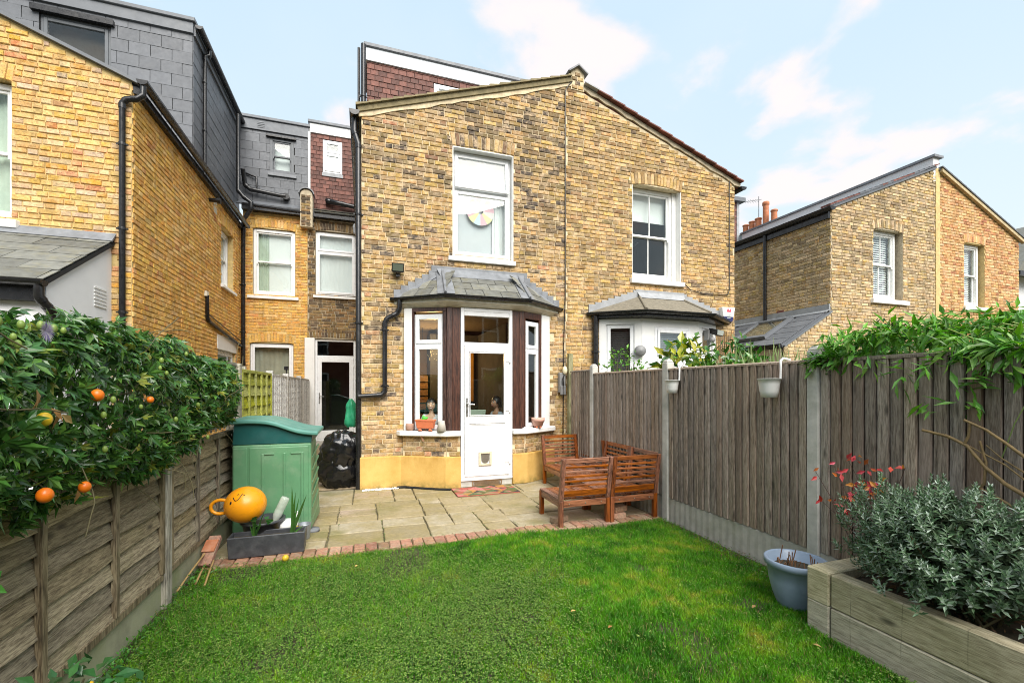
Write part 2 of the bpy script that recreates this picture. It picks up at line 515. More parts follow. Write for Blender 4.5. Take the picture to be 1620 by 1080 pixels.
def brick_wall(house, fr, s0, s1, z0, z1, mat, mortar, top=None, openings=(), bond='flemish', proud=.012, thick=.22, seed=0, apex=None, name='wall', skip=None):
    """mortar wall with recessed joints plus every brick.  openings: dicts s0,s1,z0,z1 [arch=True]; top(s) gives the gable line"""
    rr = random.Random(seed)
    nrm = -fr.I
    # --- backing
    sb = sorted({s0, s1}|{o['s0'] for o in openings}|{o['s1'] for o in openings})
    zb = sorted({z0, z1}|{min(z1, max(z0, o['z0'])) for o in openings}|{min(z1, o['z1']) for o in openings})
    mb = MB(fr)
    for i in range(len(sb)-1):
        for j in range(len(zb)-1):
            a, b, c, d = sb[i], sb[i+1], zb[j], zb[j+1]
            cs, cz = (a+b)/2, (c+d)/2
            if any(o['s0'] < cs < o['s1'] and o['z0'] < cz < o['z1'] for o in openings): continue
            mb.add([(a,0,c),(b,0,c),(b,0,d),(a,0,d)], [(0,1,2,3)])
            mb.add([(a,thick,c),(b,thick,c),(b,thick,d),(a,thick,d)], [(3,2,1,0)])
    for o in openings:
        a, b, c, d = o['s0'], o['s1'], max(z0, o['z0']), o['z1']
        mb.add([(a,0,c),(a,thick,c),(a,thick,d),(a,0,d)], [(0,1,2,3)])
        mb.add([(b,0,c),(b,thick,c),(b,thick,d),(b,0,d)], [(3,2,1,0)])
        mb.add([(a,0,d),(b,0,d),(b,thick,d),(a,thick,d)], [(3,2,1,0)])
        mb.add([(a,0,c),(b,0,c),(b,thick,c),(a,thick,c)], [(0,1,2,3)])
    if top:
        poly = [(s0, 0, z1)]
        if top(s0) > z1: poly.append((s0, 0, top(s0)))
        if apex is not None: poly.append((apex, 0, top(apex)))
        if top(s1) > z1: poly.append((s1, 0, top(s1)))
        poly.append((s1, 0, z1))
        if len(poly) > 2: mb.add(poly, [tuple(range(len(poly)))[::-1]])
    mb.build(name, mortar, house, fix=False)
    # --- bricks
    zmax = max(z1, max(top(s0), top(s1), top(apex) if apex is not None else 0)) if top else z1
    nc = int((zmax-z0)/.075)
    for k in range(nc):
        zc = z0+.075*k+.0375+.003; lo, hi = zc-.0325, zc+.0325
        a0, a1 = s0, s1
        if top:
            ss = np.linspace(s0, s1, 160); ok = [x for x in ss if top(x) > hi+.01 or hi < z1]
            if not ok: continue
            a0, a1 = min(ok), max(ok)
        iv = [(a0+.004, a1-.004)]
        for o in openings:
            if o['z0'] < zc < o['z1']+(.2 if o.get('arch') else 0):
                e = .06*min(1, max(0, (zc-o['z1'])/.2)) if o.get('arch') else 0
                n2 = []
                for (x, y) in iv:
                    if o['s1']+e <= x or o['s0']-e >= y: n2.append((x, y)); continue
                    if o['s0']-e-x > .03: n2.append((x, o['s0']-e-.004))
                    if y-o['s1']-e > .03: n2.append((o['s1']+e+.004, y))
                iv = n2
        x = s0-(.06 if k % 2 else .17)-rr.uniform(0, .12)
        i = k % 2
        while x < a1:
            kind = ('h' if i % 2 else 's') if bond == 'flemish' else ('s' if rr.random() < .85 else 'h')
            L = .1025 if kind == 'h' else .215
            L *= rr.uniform(.96, 1.03)
            b0, b1 = x, x+L
            x += L+.010; i += 1
            for (p, q) in iv:
                c0, c1 = max(b0, p), min(b1, q)
                if c1-c0 < .035: continue
                if skip and skip((c0+c1)/2, zc): continue
                full = (c1-c0) > .9*L
                me, l0, h0 = brick_var(mat, kind)
                d = -proud+rr.uniform(-.004, .003)
                pos = ((c0+c1)/2, d, zc+rr.uniform(-.0025, .0025))
                wp = fr(pos)
                m4 = fr.mat(pos, ((c1-c0)/l0, 1, rr.uniform(.93, 1.04)), rr.uniform(-.008, .008))
                piece(house, 'brick', 'brickwork', psize(wp, c1-c0, .065, nrm), me, m4, mat, full)
    # --- soldier arches
    for o in openings:
        if o.get('arch'):
            n = int((o['s1']-o['s0']+.12)/.076); rise = o.get('rise', .05); drop = o.get('drop', .03)
            for i in range(n):
                u = (i+.5)/n*2-1
                s = (o['s0']+o['s1'])/2+u*(o['s1']-o['s0']+.06)/2
                z = o['z1']-drop+.1075+rise*(1-u*u)
                me, l0, h0 = brick_var(mat, 'v')
                m4 = fr.mat((s, -proud-.003, z), (1, 1, rr.uniform(.97, 1.02)), u*.16)
                piece(house, 'brick', 'brickwork', psize(fr((s, 0, z)), .065, .215, nrm)*1.5, me, m4, mat)
# ------------------------------------------------------------------ materials
m_mortar_main = M_plain('mortar_main', (.66, .545, .355), .95, .3, 14, .8, 60, (.16, .13, .09), .25, 2.0)
m_mortar_yel = M_plain('mortar_yellow', (.62, .46, .20), .95, .25, 14, .8, 60, (.3, .22, .1), .2, 2.0)
m_mortar_pale = M_plain('mortar_pale', (.52, .44, .31), .95, .3, 14, .8, 60, (.2, .16, .1), .2, 1.4)
m_brick_main = M_brick('stock_brick_main', [(0, (.38, .265, .095)), (.18, (.47, .315, .10)), (.36, (.24, .18, .09)), (.48, (.13, .10, .07)), (.55, (.07, .06, .055)), (.62, (.44, .29, .11)), (.78, (.34, .215, .075)), (.88, (.50, .35, .16)), (.975, (.40, .20, .10))],
                       (.62, .50, .30), .58, (.05, .043, .036), .66, 1.0, .6, .8)
m_brick_pair = M_brick('stock_brick_pair', [(0, (.46, .31, .105)), (.25, (.54, .36, .115)), (.45, (.36, .25, .10)), (.58, (.49, .31, .115)), (.76, (.18, .13, .08)), (.80, (.54, .38, .18)), (.93, (.40, .235, .08))],
                       (.63, .495, .275), .56, (.06, .052, .044), .50, 1.0, .55, .8)
m_brick_left = M_brick('yellow_brick_left', [(0, (.60, .415, .135)), (.28, (.64, .47, .185)), (.50, (.59, .375, .085)), (.64, (.62, .48, .27)), (.80, (.52, .42, .28)), (.87, (.60, .34, .16)), (.93, (.60, .35, .05)), (.975, (.52, .20, .08))],
                       (.64, .49, .23), .50, None, 0, .9, .7)
m_brick_side = M_brick('yellow_brick_side', [(0, (.70, .41, .085)), (.35, (.74, .47, .11)), (.6, (.64, .36, .07)), (.8, (.74, .52, .20)), (.93, (.60, .30, .09))],
                       (.70, .52, .22), .50, (.17, .10, .04), .18, .7, .45, 1.3)
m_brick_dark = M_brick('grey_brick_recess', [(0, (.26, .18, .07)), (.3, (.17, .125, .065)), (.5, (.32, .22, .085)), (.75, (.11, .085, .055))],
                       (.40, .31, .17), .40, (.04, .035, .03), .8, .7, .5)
m_brick_buff = M_brick('buff_brick_right', [(0, (.52, .39, .20)), (.3, (.57, .45, .26)), (.55, (.47, .33, .13)), (.8, (.38, .28, .15)), (.92, (.54, .35, .11))],
                       (.62, .52, .33), .55, (.05, .045, .035), .5, .9, .5, .55)
m_brick_orange = M_brick('orange_brick_right', [(0, (.58, .36, .15)), (.4, (.62, .43, .22)), (.65, (.54, .28, .115)), (.84, (.38, .17, .08)), (.9, (.62, .45, .24))],
                         (.55, .41, .22), .40, None, 0, .7, .4)
m_brick_edge = M_brick('edging_brick', [(0, (.36, .205, .125)), (.4, (.40, .245, .16)), (.7, (.32, .165, .10)), (.88, (.37, .26, .18))], (.36, .31, .21), .45, (.08, .08, .04), .5, .7, .5, 2.0)
m_white = M_plain('white_paint', (.80, .80, .78), .45, .06, 5, .06, 60, (.45, .42, .36), .12, 4)
m_upvc = M_plain('white_upvc', (.82, .83, .84), .28, .03, 5, 0, 60, (.6, .6, .56), .05, 3)
m_render = M_plain('white_render', (.80, .80, .80), .85, .05, 4, .25, 160, (.55, .54, .52), .10, 2)
m_cream = M_plain('cream_fascia', (.62, .58, .47), .6, .2, 6, .2, 60, (.25, .22, .15), .35, 5)
m_grey_frame = M_plain('grey_frame', (.11, .12, .13), .4, .1, 5, .05)
m_black = M_plain('black_plastic', (.012, .012, .013), .30, .2, 6, .03, 60, (.06, .055, .05), .22, 5)
m_dark = M_plain('dark_void', (.02, .02, .02), .9, .2, 5, 0)
m_lead = M_plain('lead_sheet', (.20, .21, .225), .55, .28, 7, .35, 40, (.10, .10, .10), .3, 5)
m_lead_pale = M_plain('pale_lead', (.33, .34, .35), .55, .2, 7, .3, 40, (.2, .2, .2), .3, 5)
m_slate_moss = M_plain('mossy_slate', (.165, .165, .145), .75, .30, 10, .5, 70, (.19, .17, .09), .35, 6, piece=.28)
m_slate = M_plain('dark_slate', (.115, .122, .135), .50, .16, 8, .3, 80, (.17, .175, .18), .22, 3, piece=.14)
m_slate_lean = M_plain('lean_to_slate', (.13, .135, .145), .55, .2, 8, .3, 80, (.2, .2, .2), .2, 3, piece=.12)
m_slate_fascia = M_plain('grey_fascia', (.14, .15, .165), .45, .12, 5, .1, 80, (.2, .2, .2), .2, 3)
m_felt = M_plain('mineral_felt', (.20, .175, .13), .95, .3, 20, .8, 160, (.10, .09, .06), .3, 6)
m_tile = M_plain('clay_tile', (.155, .062, .045), .75, .30, 12, .5, 80, (.09, .05, .04), .35, 5, piece=.35)
m_tile_verge = M_plain('verge_tile', (.17, .055, .040), .75, .3, 12, .5, 80, (.06, .05, .04), .4, 6, piece=.3)
m_coping = M_plain('mossy_coping', (.27, .22, .12), .95, .4, 18, .9, 70, (.10, .095, .05), .4, 9)
def M_plinth():
    t = NT('ochre_render'); sz = t.n('ShaderNodeSeparateXYZ'); t.set(sz.inputs[0], t.pos()); z = sz.outputs[2]
    c = t.mix(t.rng(t.noise(2.6, 6, .65), .35, .68), (.68, .44, .14), (.55, .33, .085))
    c = t.mix(t.math('MULTIPLY', t.rng(z, .30, .50, 0, 1), t.rng(t.noise(5, 5, .65, t.scaled((1, 1, .35))), .42, .66, 0, .75)), c, (.40, .20, .03))
    c = t.mix(t.math('MULTIPLY', t.rng(z, .14, .0, 0, 1), t.rng(t.noise(7, 5, .65), .40, .62, 0, .8)), c, (.17, .15, .04))
    c = t.mix(t.rng(t.noise(40, 4, .7), .60, .72, 0, .3), c, (.78, .56, .25))
    t.bump(t.noise(60, 4, .6), .4, .006); return t.done(c, .82, .3)
m_ochre = M_plinth()
m_conc = M_plain('concrete', (.52, .505, .46), .92, .18, 10, .6, 90, (.22, .23, .16), .30, 4)
m_brown = M_wood('brown_stained_wood', (.042, .016, .010), (.090, .036, .022), 2, .42, 22, .25, .12, False)
m_glass = M_glass('window_glass', (.93, .96, .95), 1.5, 1.0)
m_glass_hi = M_glass('bright_glass', (.90, .93, .93), 1.5, 2.2)
m_blind = M_plain('pale_blind', (.82, .82, .83), .8, .04, 4, 0)
m_blind_w = M_plain('white_blind', (.82, .82, .82), .8, .03, 4, 0)
m_net = M_plain('green_net_curtain', (.52, .58, .48), .85, .12, 6, 0)
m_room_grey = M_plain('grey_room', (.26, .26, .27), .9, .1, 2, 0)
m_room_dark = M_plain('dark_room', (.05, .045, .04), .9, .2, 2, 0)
m_chrome = M_plain('worn_chrome', (.55, .55, .55), .3, .1, 8, 0, metal=.9)
m_terra = M_plain('terracotta', (.48, .17, .075), .75, .2, 12, .3, 80, (.55, .40, .30), .25, 9)

# ------------------------------------------------------------------ builders for openings, pipes and tiles
def ring(mb, s0, s1, z0, z1, wd, y0, y1, wb=None, wt=None):
    wb = wb or wd; wt = wt or wd
    mb.box(s0, s0+wd, y0, y1, z0, z1); mb.box(s1-wd, s1, y0, y1, z0, z1)
    mb.box(s0+wd, s1-wd, y0, y1, z0, z0+wb); mb.box(s0+wd, s1-wd, y0, y1, z1-wt, z1)
def add_pane(win, fr, s0, s1, z0, z1, y, glass=None):
    return MB(fr).box(s0, s1, y, y+.008, z0, z1).build('pane', glass or m_glass, win)
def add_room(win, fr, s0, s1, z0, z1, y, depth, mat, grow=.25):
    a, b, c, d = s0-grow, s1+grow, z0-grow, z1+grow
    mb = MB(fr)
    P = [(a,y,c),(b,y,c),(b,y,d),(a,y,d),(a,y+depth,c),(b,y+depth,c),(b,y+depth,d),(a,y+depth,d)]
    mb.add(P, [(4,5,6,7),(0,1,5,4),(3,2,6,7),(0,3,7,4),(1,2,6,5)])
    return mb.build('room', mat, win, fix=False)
def add_curtain(win, fr, s0, s1, z0, z1, y, mat, name='curtain', folds=0.012, n=40):
    V = []; F = []
    for i in range(n+1):
        s = s0+(s1-s0)*i/n; yy = y+folds*math.sin(i*1.35)+folds*.6*math.sin(i*.47)
        V += [(s, yy, z0), (s, yy, z1)]
    for i in range(n): F.append((2*i, 2*i+2, 2*i+3, 2*i+1))
    return MB(fr).add(V, F, folds > 0).build(name, mat, win, fix=False)
def add_venetian(win, fr, s0, s1, z0, z1, y, mat, pitch=.045, tilt=.5):
    mb = MB(fr); z = z0
    while z < z1:
        dy, dz = .021*math.cos(tilt), .021*math.sin(tilt)
        mb.hexa([(s0,y-dy,z-dz),(s1,y-dy,z-dz),(s1,y+dy,z+dz),(s0,y+dy,z+dz),(s0,y-dy,z-dz+.003),(s1,y-dy,z-dz+.003),(s1,y+dy,z+dz+.003),(s0,y+dy,z+dz+.003)])
        z += pitch
    mb.box(s0, s1, y-.02, y+.02, z1, z1+.03)
    for k in (.2, .8): mb.box(s0+(s1-s0)*k-.002, s0+(s1-s0)*k+.002, y-.021, y-.019, z0, z1)
    return mb.build('venetian_blind', mat, win, fix=False)
def add_sill(win, fr, s0, s1, z0, z1, out=.09, back=.1, mat=None):
    mb = MB(fr)
    mb.hexa([(s0,-out,z0),(s1,-out,z0),(s1,back,z0),(s0,back,z0),(s0,-out,z1-.015),(s1,-out,z1-.015),(s1,back,z1),(s0,back,z1)])
    return mb.build('sill', mat or m_white, win, bevel=.006)

def sash(house, fr, s0, s1, z0, z1, meet, rev=.07, bars=True, mat=None, label=None, bw=.07):
    mat = mat or m_white
    mb = MB(fr)
    ring(mb, s0, s1, z0, z1, bw, rev, rev+.12, .05, bw)
    a, b, c, d = s0+bw, s1-bw, z0+.05, z1-bw
    ring(mb, a, b, meet-.02, d, .04, rev+.025, rev+.06, .04, .04)          # upper sash
    ring(mb, a, b, c, meet+.018, .04, rev+.065, rev+.10, .075, .036)       # lower sash
    if bars:
        m = (a+b)/2
        mb.box(m-.011, m+.011, rev+.03, rev+.055, meet+.02, d-.04); mb.box(m-.011, m+.011, rev+.07, rev+.095, c+.075, meet-.018)
    for x in (a-.004, b-.03): mb.box(x, x+.034, rev+.012, rev+.0245, meet-.075, meet-.022)      # sash horns
    win = mb.build('window', mat, house, bevel=.004)
    if label: win['label'] = label
    add_pane(win, fr, a+.035, b-.035, meet+.02, d-.035, rev+.04)
    add_pane(win, fr, a+.035, b-.035, c+.07, meet-.02, rev+.08)
    return win, (a, b, c, d)

def upvc(house, fr, s0, s1, z0, z1, transom, rev=.07, mat=None, fw=.055, open_top=0.0, glass=None, label=None, mull=None):
    """plastic casement: fanlight over a fixed or opening light"""
    mat = mat or m_upvc
    mb = MB(fr)
    ring(mb, s0, s1, z0, z1, fw, rev, rev+.07)
    if transom: mb.box(s0+fw, s1-fw, rev, rev+.07, transom-.03, transom+.03)
    win = mb.build('window', mat, house, bevel=.005)
    if label: win['label'] = label
    a, b = s0+fw-.012, s1-fw+.012
    lights = [(z0+fw-.012, (transom-.018) if transom else z1-fw+.012, 0)]
    if transom: lights.append((transom+.018, z1-fw+.012, open_top))
    for (c, d, op) in lights:
        sm = MB(lambda p, c=c, d=d, op=op: fr((p[0], p[1]-op*(d-p[2]), p[2])))
        ring(sm, a, b, c, d, .058, rev-.016, rev+.034)
        sh = sm.build('casement', mat, win, bevel=.006)
        MB(lambda p, d=d, op=op: fr((p[0], p[1]-op*(d-p[2]), p[2]))).box(a+.05, b-.05, rev+.006, rev+.014, c+.05, d-.05).build('pane', glass or m_glass, win)
    return win, (s0+fw, s1-fw, z0+fw, z1-fw)

def pipe(house, pts, r, name='downpipe', clips=(), mat=None, n=12, label=None, ndir=None):
    mb = MB(); mb.tube(pts, r, n)
    for i in range(1, len(pts)-1):                                   # sockets at the bends
        p, q = Vector(pts[i]), Vector(pts[i+1]); d = (q-p).normalized()
        mb.tube([p-d*.0+d*.01, p+d*min(.07, (q-p).length*.5)], r*1.16, n)
    o = mb.build(name, mat or m_black, house)
    if label: o['label'] = label
    for (c, ax) in clips:
        cb = MB(); c = Vector(c)
        cb.lathe([(r*1.22, -.018), (r*1.25, 0), (r*1.22, .018)], c, n)
        u = Vector(ax)
        cb.bar(c+u*r*1.05+Vector((0,0,-.012)), c+u*(r+.05)+Vector((0,0,-.012)), .05, .02)
        sd_ = Vector((u.y, -u.x, 0))
        cb.bar(c+sd_*r*1.1, c+sd_*(r+.03), .02, .02); cb.bar(c-sd_*r*1.1, c-sd_*(r+.03), .02, .02)
        cb.build('pipe_clip', mat or m_black, o)
    return o
def gutter(house, pts, r=.055, name='gutter', mat=None):
    """half-round trough along pts"""
    P = [Vector(p) for p in pts]; n = 9; mb = MB(); rings = []
    for i, p in enumerate(P):
        d0 = (P[i]-P[i-1]).normalized() if i else (P[1]-P[0]).normalized()
        d1 = (P[i+1]-P[i]).normalized() if i+1 < len(P) else d0
        t = (d0+d1).normalized(); x = t.cross(Vector((0,0,1))).normalized()*(1/max(.5, t.dot(d0)))
        out = [p+x*r*math.cos(a)+Vector((0,0,r*math.sin(a))) for a in [math.pi+math.pi*j/(n-1) for j in range(n)]]
        inn = [p+x*(r-.006)*math.cos(a)+Vector((0,0,(r-.006)*math.sin(a))) for a in [2*math.pi-math.pi*j/(n-1) for j in range(n)]]
        rings.append(out+inn)
    m = 2*n; V = [q for g in rings for q in g]; F = []
    for i in range(len(P)-1):
        for j in range(m): F.append((i*m+j, i*m+(j+1)%m, (i+1)*m+(j+1)%m, (i+1)*m+j))
    F += [tuple(range(m))[::-1], tuple(range((len(P)-1)*m, len(P)*m))]
    mb.add(V, F)
    # stop-end discs
    for p, q in ((P[0], P[1]), (P[-1], P[-2])):
        d = (q-p).normalized(); x = d.cross(Vector((0,0,1))).normalized()
        disc = [p-d*.002+x*r*1.06*math.cos(a)+Vector((0,0,r*1.06*math.sin(a))) for a in [math.pi+math.pi*j/10 for j in range(11)]]
        mb.add(disc+[q_+d*.012 for q_ in disc], [tuple(range(11)), tuple(range(11, 22))[::-1]]+[(i, (i+1) % 11, 11+(i+1) % 11, 11+i) for i in range(11)])
    # union brackets
    L = (P[-1]-P[0]).length
    o = mb.build(name, mat or m_black, house)
    return o

TM = {}
def tile_mesh(name, wd, ht, t, mat, var=0):
    k = (name, wd, ht, mat.name, var)
    if k in TM: return TM[k]
    r = random.Random(hash((round(wd*1000), var)) % 9999); j = lambda s=.003: r.uniform(-s, s)
    x = wd/2
    lo = [(-x+.0025, j(), t*1.9), (x-.0025, j(), t*1.9), (x-.0025, ht, t*.9), (-x+.0025, ht, t*.9)]
    bk = [(p[0], p[1], p[2]-t) for p in lo]
    me = bpy.data.meshes.new(name)
    me.from_pydata(bk+lo, [], [(0,3,2,1),(4,5,6,7),(0,1,5,4),(1,2,6,5),(2,3,7,6),(3,0,4,7)]); me.materials.append(mat); me.update()
    TM[k] = me; return me
def tile_field(house, O, U, V, lo, hi, length, row, wd, t, mat, name='slate', stuff='slating', openings=(), seed=1, v0=0.0, gap=.004, limitvis=True):
    """courses of slates or tiles on a plane: O corner, U along, V up the slope; lo(v), hi(v) bound each course"""
    rr = random.Random(seed); O = Vector(O); U = Vector(U).normalized(); V = Vector(V).normalized(); N = U.cross(V)
    R3 = Matrix((U, V, N)).transposed().to_4x4()
    k = 0; v = v0
    while v < length-.02:
        h = min(row, length-v); vm = v+h*.5
        a, b = lo(vm), hi(vm)
        iv = [(a, b)]
        for (p, q, c, d) in openings:
            if c < vm < d:
                n2 = []
                for (x, y) in iv:
                    if q <= x or p >= y: n2.append((x, y)); continue
                    if p-x > .03: n2.append((x, p))
                    if y-q > .03: n2.append((q, y))
                iv = n2
        x = a-wd*(.5 if k % 2 else 0)-rr.uniform(0, .02)
        while x < b:
            for (p, q) in iv:
                c0, c1 = max(x+gap/2, p), min(x+wd-gap/2, q)
                if c1-c0 < .03: continue
                me = tile_mesh(name, wd, row*1.12, t, mat, rr.randrange(4))
                wp = O+U*((c0+c1)/2)+V*v+N*(rr.uniform(0, t*.35))
                m4 = Matrix.Translation(wp) @ R3 @ Matrix.Rotation(rr.uniform(-.012, .012), 4, 'X') @ Matrix.Diagonal(((c1-c0)/wd, h*1.12/(row*1.12), 1, 1))
                piece(house, name, stuff, psize(wp, c1-c0, row, N), me, m4, mat, c1-c0 > wd*.6)
            x += wd
        v += row; k += 1
# ================================================================== SETTING: ground
def ground_sheet(name, x0, x1, y0, y1, z, mat, n=1, bumpy=0.0):
    V = []; F = []
    for i in range(n+1):
        for j in range(n+1):
            x, y = x0+(x1-x0)*i/n, y0+(y1-y0)*j/n
            V.append((x, y, z+(bumpy*(math.sin(x*2.1+y)*.5+math.sin(y*3.3-x*1.7)*.5) if bumpy else 0)))
    for i in range(n):
        for j in range(n): F.append((i*(n+1)+j, (i+1)*(n+1)+j, (i+1)*(n+1)+j+1, i*(n+1)+j+1))
    o = MB().add(V, F, bumpy > 0).build(name, mat, None, fix=False)
    return tag(o, kind='structure')
m_soil = M_plain('dark_soil', (.060, .045, .028), .95, .5, 16, .9, 60, (.035, .05, .012), .4, 5)
m_earth = M_plain('earth', (.10, .095, .05), .95, .4, 5, .6, 40, (.05, .07, .02), .4, 1.5)
m_sand = M_plain('bedding_sand', (.16, .135, .075), .95, .45, 18, .8, 80, (.05, .06, .015), .45, 4)
ground_sheet('ground', -600, 600, -600, 600, -.06, m_earth)
LAWN = ground_sheet('lawn', -1.40, 3.50, -1.5, 4.57, -.025, m_soil, 40, .012)
PATIO = ground_sheet('patio', -1.40, 3.50, 4.56, 7.45, -.022, m_sand, 1)
SIDE = ground_sheet('side_passage', -1.42, .0, 7.46, 13.2, -.022, m_sand, 1)

m_slabs = NT('sandstone_paving')
_r = m_slabs.rnd()
_c = m_slabs.ramp(m_slabs.white(_r, 1.3), [(0, (.36, .295, .185)), (.3, (.40, .345, .245)), (.55, (.285, .235, .14)), (.78, (.38, .295, .215)), (.9, (.31, .275, .205))], 'CONSTANT')
_c = m_slabs.mix(m_slabs.rng(m_slabs.noise(3.2, 6, .65), .35, .66, 0, .8), _c, (.28, .22, .09))
_c = m_slabs.hsv(_c, v=m_slabs.rng(m_slabs.noise(22, 5, .7), .3, .7, .78, 1.2))
_c = m_slabs.mix(m_slabs.rng(m_slabs.noise(1.3, 5, .6), .54, .68, 0, .6), _c, (.15, .145, .04))
m_slabs.bump(m_slabs.noise(30, 5, .65), .6, .01)
m_slabs = m_slabs.done(_c, .72, .4)
def paving():
    rr = random.Random(5)
    bands = [(4.78, 5.58, (-1.36, -.80, -.36, .21, .70, 1.33, 1.68, 2.20, 2.80, 3.44)), (5.58, 6.42, (-1.36, -.95, -.30, .16, .74, 1.02, 1.62, 2.28, 2.72, 3.44)), (6.42, 7.36, (-1.36, -.72, -.14, .42, .72, 1.30, 1.88, 2.35, 2.95, 3.44))]
    slabs = []
    for (ya, yb, ed) in bands:
        for a, b in zip(ed[:-1], ed[1:]):
            r_ = rr.random(); k = rr.uniform(.35, .65)
            ya_, yb_ = ya+rr.uniform(-.02, .02)*0, yb
            if b-a > .5 and r_ < .45: slabs += [(a, b, ya, ya+(yb-ya)*k), (a, b, ya+(yb-ya)*k, yb)]
            elif r_ < .7: slabs += [(a, b, ya, ya+(yb-ya)*k), (a, a+(b-a)*.5, ya+(yb-ya)*k, yb), (a+(b-a)*.5, b, ya+(yb-ya)*k, yb)] if b-a > .55 else [(a, b, ya, ya+(yb-ya)*k), (a, b, ya+(yb-ya)*k, yb)]
            else: slabs += [(a, b, ya, ya+(yb-ya)*.3), (a, b, ya+(yb-ya)*.3, ya+(yb-ya)*.68), (a, b, ya+(yb-ya)*.68, yb)]
    for (p, q, y, y1) in slabs:
        gx, gy = rr.uniform(.004, .010), rr.uniform(.010, .017)
        mb = MB(); z = rr.uniform(-.005, .005)
        c = lambda: rr.uniform(-.007, .007)
        P = [(p+gx+c(), y+gy+c()), (q-gx+c(), y+gy+c()), (q-gx+c(), y1-gy+c()), (p+gx+c(), y1-gy+c())]
        n = []
        for i in range(4):          # ragged riven edges
            u, w_ = P[i], P[(i+1) % 4]
            for k in (0, .2, .4, .6, .8):
                n.append((u[0]+(w_[0]-u[0])*k+(rr.uniform(-.005, .005) if k else 0), u[1]+(w_[1]-u[1])*k+(rr.uniform(-.005, .005) if k else 0)))
        m = len(n); ins = [((x-(p+q)/2)*.97+(p+q)/2, (yy-(y+y1)/2)*.97+(y+y1)/2) for x, yy in n]
        tilt = rr.uniform(-.010, .010)
        V = [(x, yy, -.02) for x, yy in n]+[(x, yy, -.007+z) for x, yy in n]+[(x, yy, z+(x-(p+q)/2)*tilt) for x, yy in ins]
        F = [(i, (i+1) % m, m+(i+1) % m, m+i) for i in range(m)]+[(m+i, m+(i+1) % m, 2*m+(i+1) % m, 2*m+i) for i in range(m)]+[tuple(range(2*m, 3*m))]
        mb.add(V, F).build('paving_slab', m_slabs, PATIO)
    # header course of bricks along the lawn
    me = [brick_mesh(.205, .104, m_brick_edge, 50+i, .06, .004) for i in range(6)]
    x = -1.35
    while x < 3.40:
        m4 = Matrix.Translation((x+.054, 4.66+rr.uniform(-.006, .006), .004+rr.uniform(-.004, .004))) @ Matrix.Rotation(math.pi/2+rr.uniform(-.02, .02), 4, 'Z') @ Matrix.Rotation(-math.pi/2, 4, 'X')
        inst('edging_brick', rr.choice(me), m4, PATIO); x += .1145
    # slabs of the side passage
    y = 7.5
    while y < 13:
        for (a, b) in ((-1.36, -.72), (-.70, -.06)):
            MB().box(a, b, y+.01, y+.59, -.02, rr.uniform(-.003, .004)).build('paving_slab', m_slabs, SIDE)
        y += .6
paving()

# ================================================================== OUR HOUSE
YF, YR = 7.35, 13.2
FA = Frame((0, YF, 0), (1, 0, 0), (0, 1, 0))
FR = Frame((0, YR, 0), (1, 0, 0), (0, 1, 0))
H1 = thing('terraced_house', (1.7, YF, 0), 'central brown brick house with slated bay and white glazed door', 'house')
topL = lambda s: 5.93+(s+.03)*.345
topR = lambda s: 7.12-(s-3.62)*.334
W1 = dict(s0=1.417, s1=2.491, z0=3.80, z1=5.64, arch=True, rise=.012, drop=-.01)
BAYO = dict(s0=.66, s1=3.12, z0=.15, z1=3.0)
brick_wall(H1, FA, -.03, 3.50, .02, 5.95, m_brick_main, m_mortar_main, topL, [W1, BAYO], seed=1, apex=None,
           skip=lambda s, z: (z < .5 and s < 3.25) or (.6 < s < 3.2 and z < 3.25))
# rest of the shell: hidden walls and roof
MB().box(-.03, .0, 7.58, 13.2, 0, 5.85).build('wall', m_mortar_main, H1)
MB().slab([(-.16, 7.36, 5.90), (3.50, 7.36, 7.16), (3.50, 13.4, 7.16), (-.16, 13.4, 5.90)], .06).build('roof', m_slate_moss, H1)
# mossy cement coping with a ragged row of tiles along the left verge
def coping():
    rr = random.Random(3)
    a, b = Vector((-.07, 0, 5.90)), Vector((3.62, 0, 7.175))
    d = (b-a).normalized(); n = Vector((-d.z, 0, d.x))
    mb = MB(); k = 26
    for i in range(k):
        p, q = a+(b-a)*(i/k), a+(b-a)*((i+1)/k)
        w0 = .085+rr.uniform(-.008, .008)
        P = [p, q, q+n*w0, p+n*w0]
        mb.hexa([(P[0].x, 7.30, P[0].z), (P[1].x, 7.30, P[1].z), (P[1].x, 7.42, P[1].z), (P[0].x, 7.42, P[0].z),
                 (P[3].x, 7.295, P[3].z), (P[2].x, 7.295, P[2].z), (P[2].x, 7.42, P[2].z), (P[3].x, 7.42, P[3].z)])
    mb.build('coping', m_coping, H1)
    i = 0; L = (b-a).length; t = 0.0
    while t < L-.05:
        w0 = rr.uniform(.16, .21); w0 = min(w0, L-t)
        p, q = a+d*(t-.02)+n*.083, a+d*(t+w0)+n*.083
        li = rr.uniform(.02, .035)
        MB().hexa([(p.x, 7.26, p.z), (q.x, 7.26, q.z), (q.x, 7.5, q.z), (p.x, 7.5, p.z),
                   (p.x, 7.262, p.z+li+.012), (q.x, 7.262, q.z+.016), (q.x, 7.5, q.z+.016), (p.x, 7.5, p.z+li+.012)]).build('verge_tile', m_coping, H1)
        t += w0
    # cement fillet below the coping
    mb = MB(); m = 20
    pts = [(p.x, p.z) for p in [a+(b-a)*(i/m) for i in range(m+1)]]
    low = [(x, z-.06-rr.uniform(0, .035)) for x, z in pts][::-1]
    mb.prism(pts+low, 1, 7.325, 7.36)
    mb.build('cement_fillet', m_mortar_main, H1)
coping()
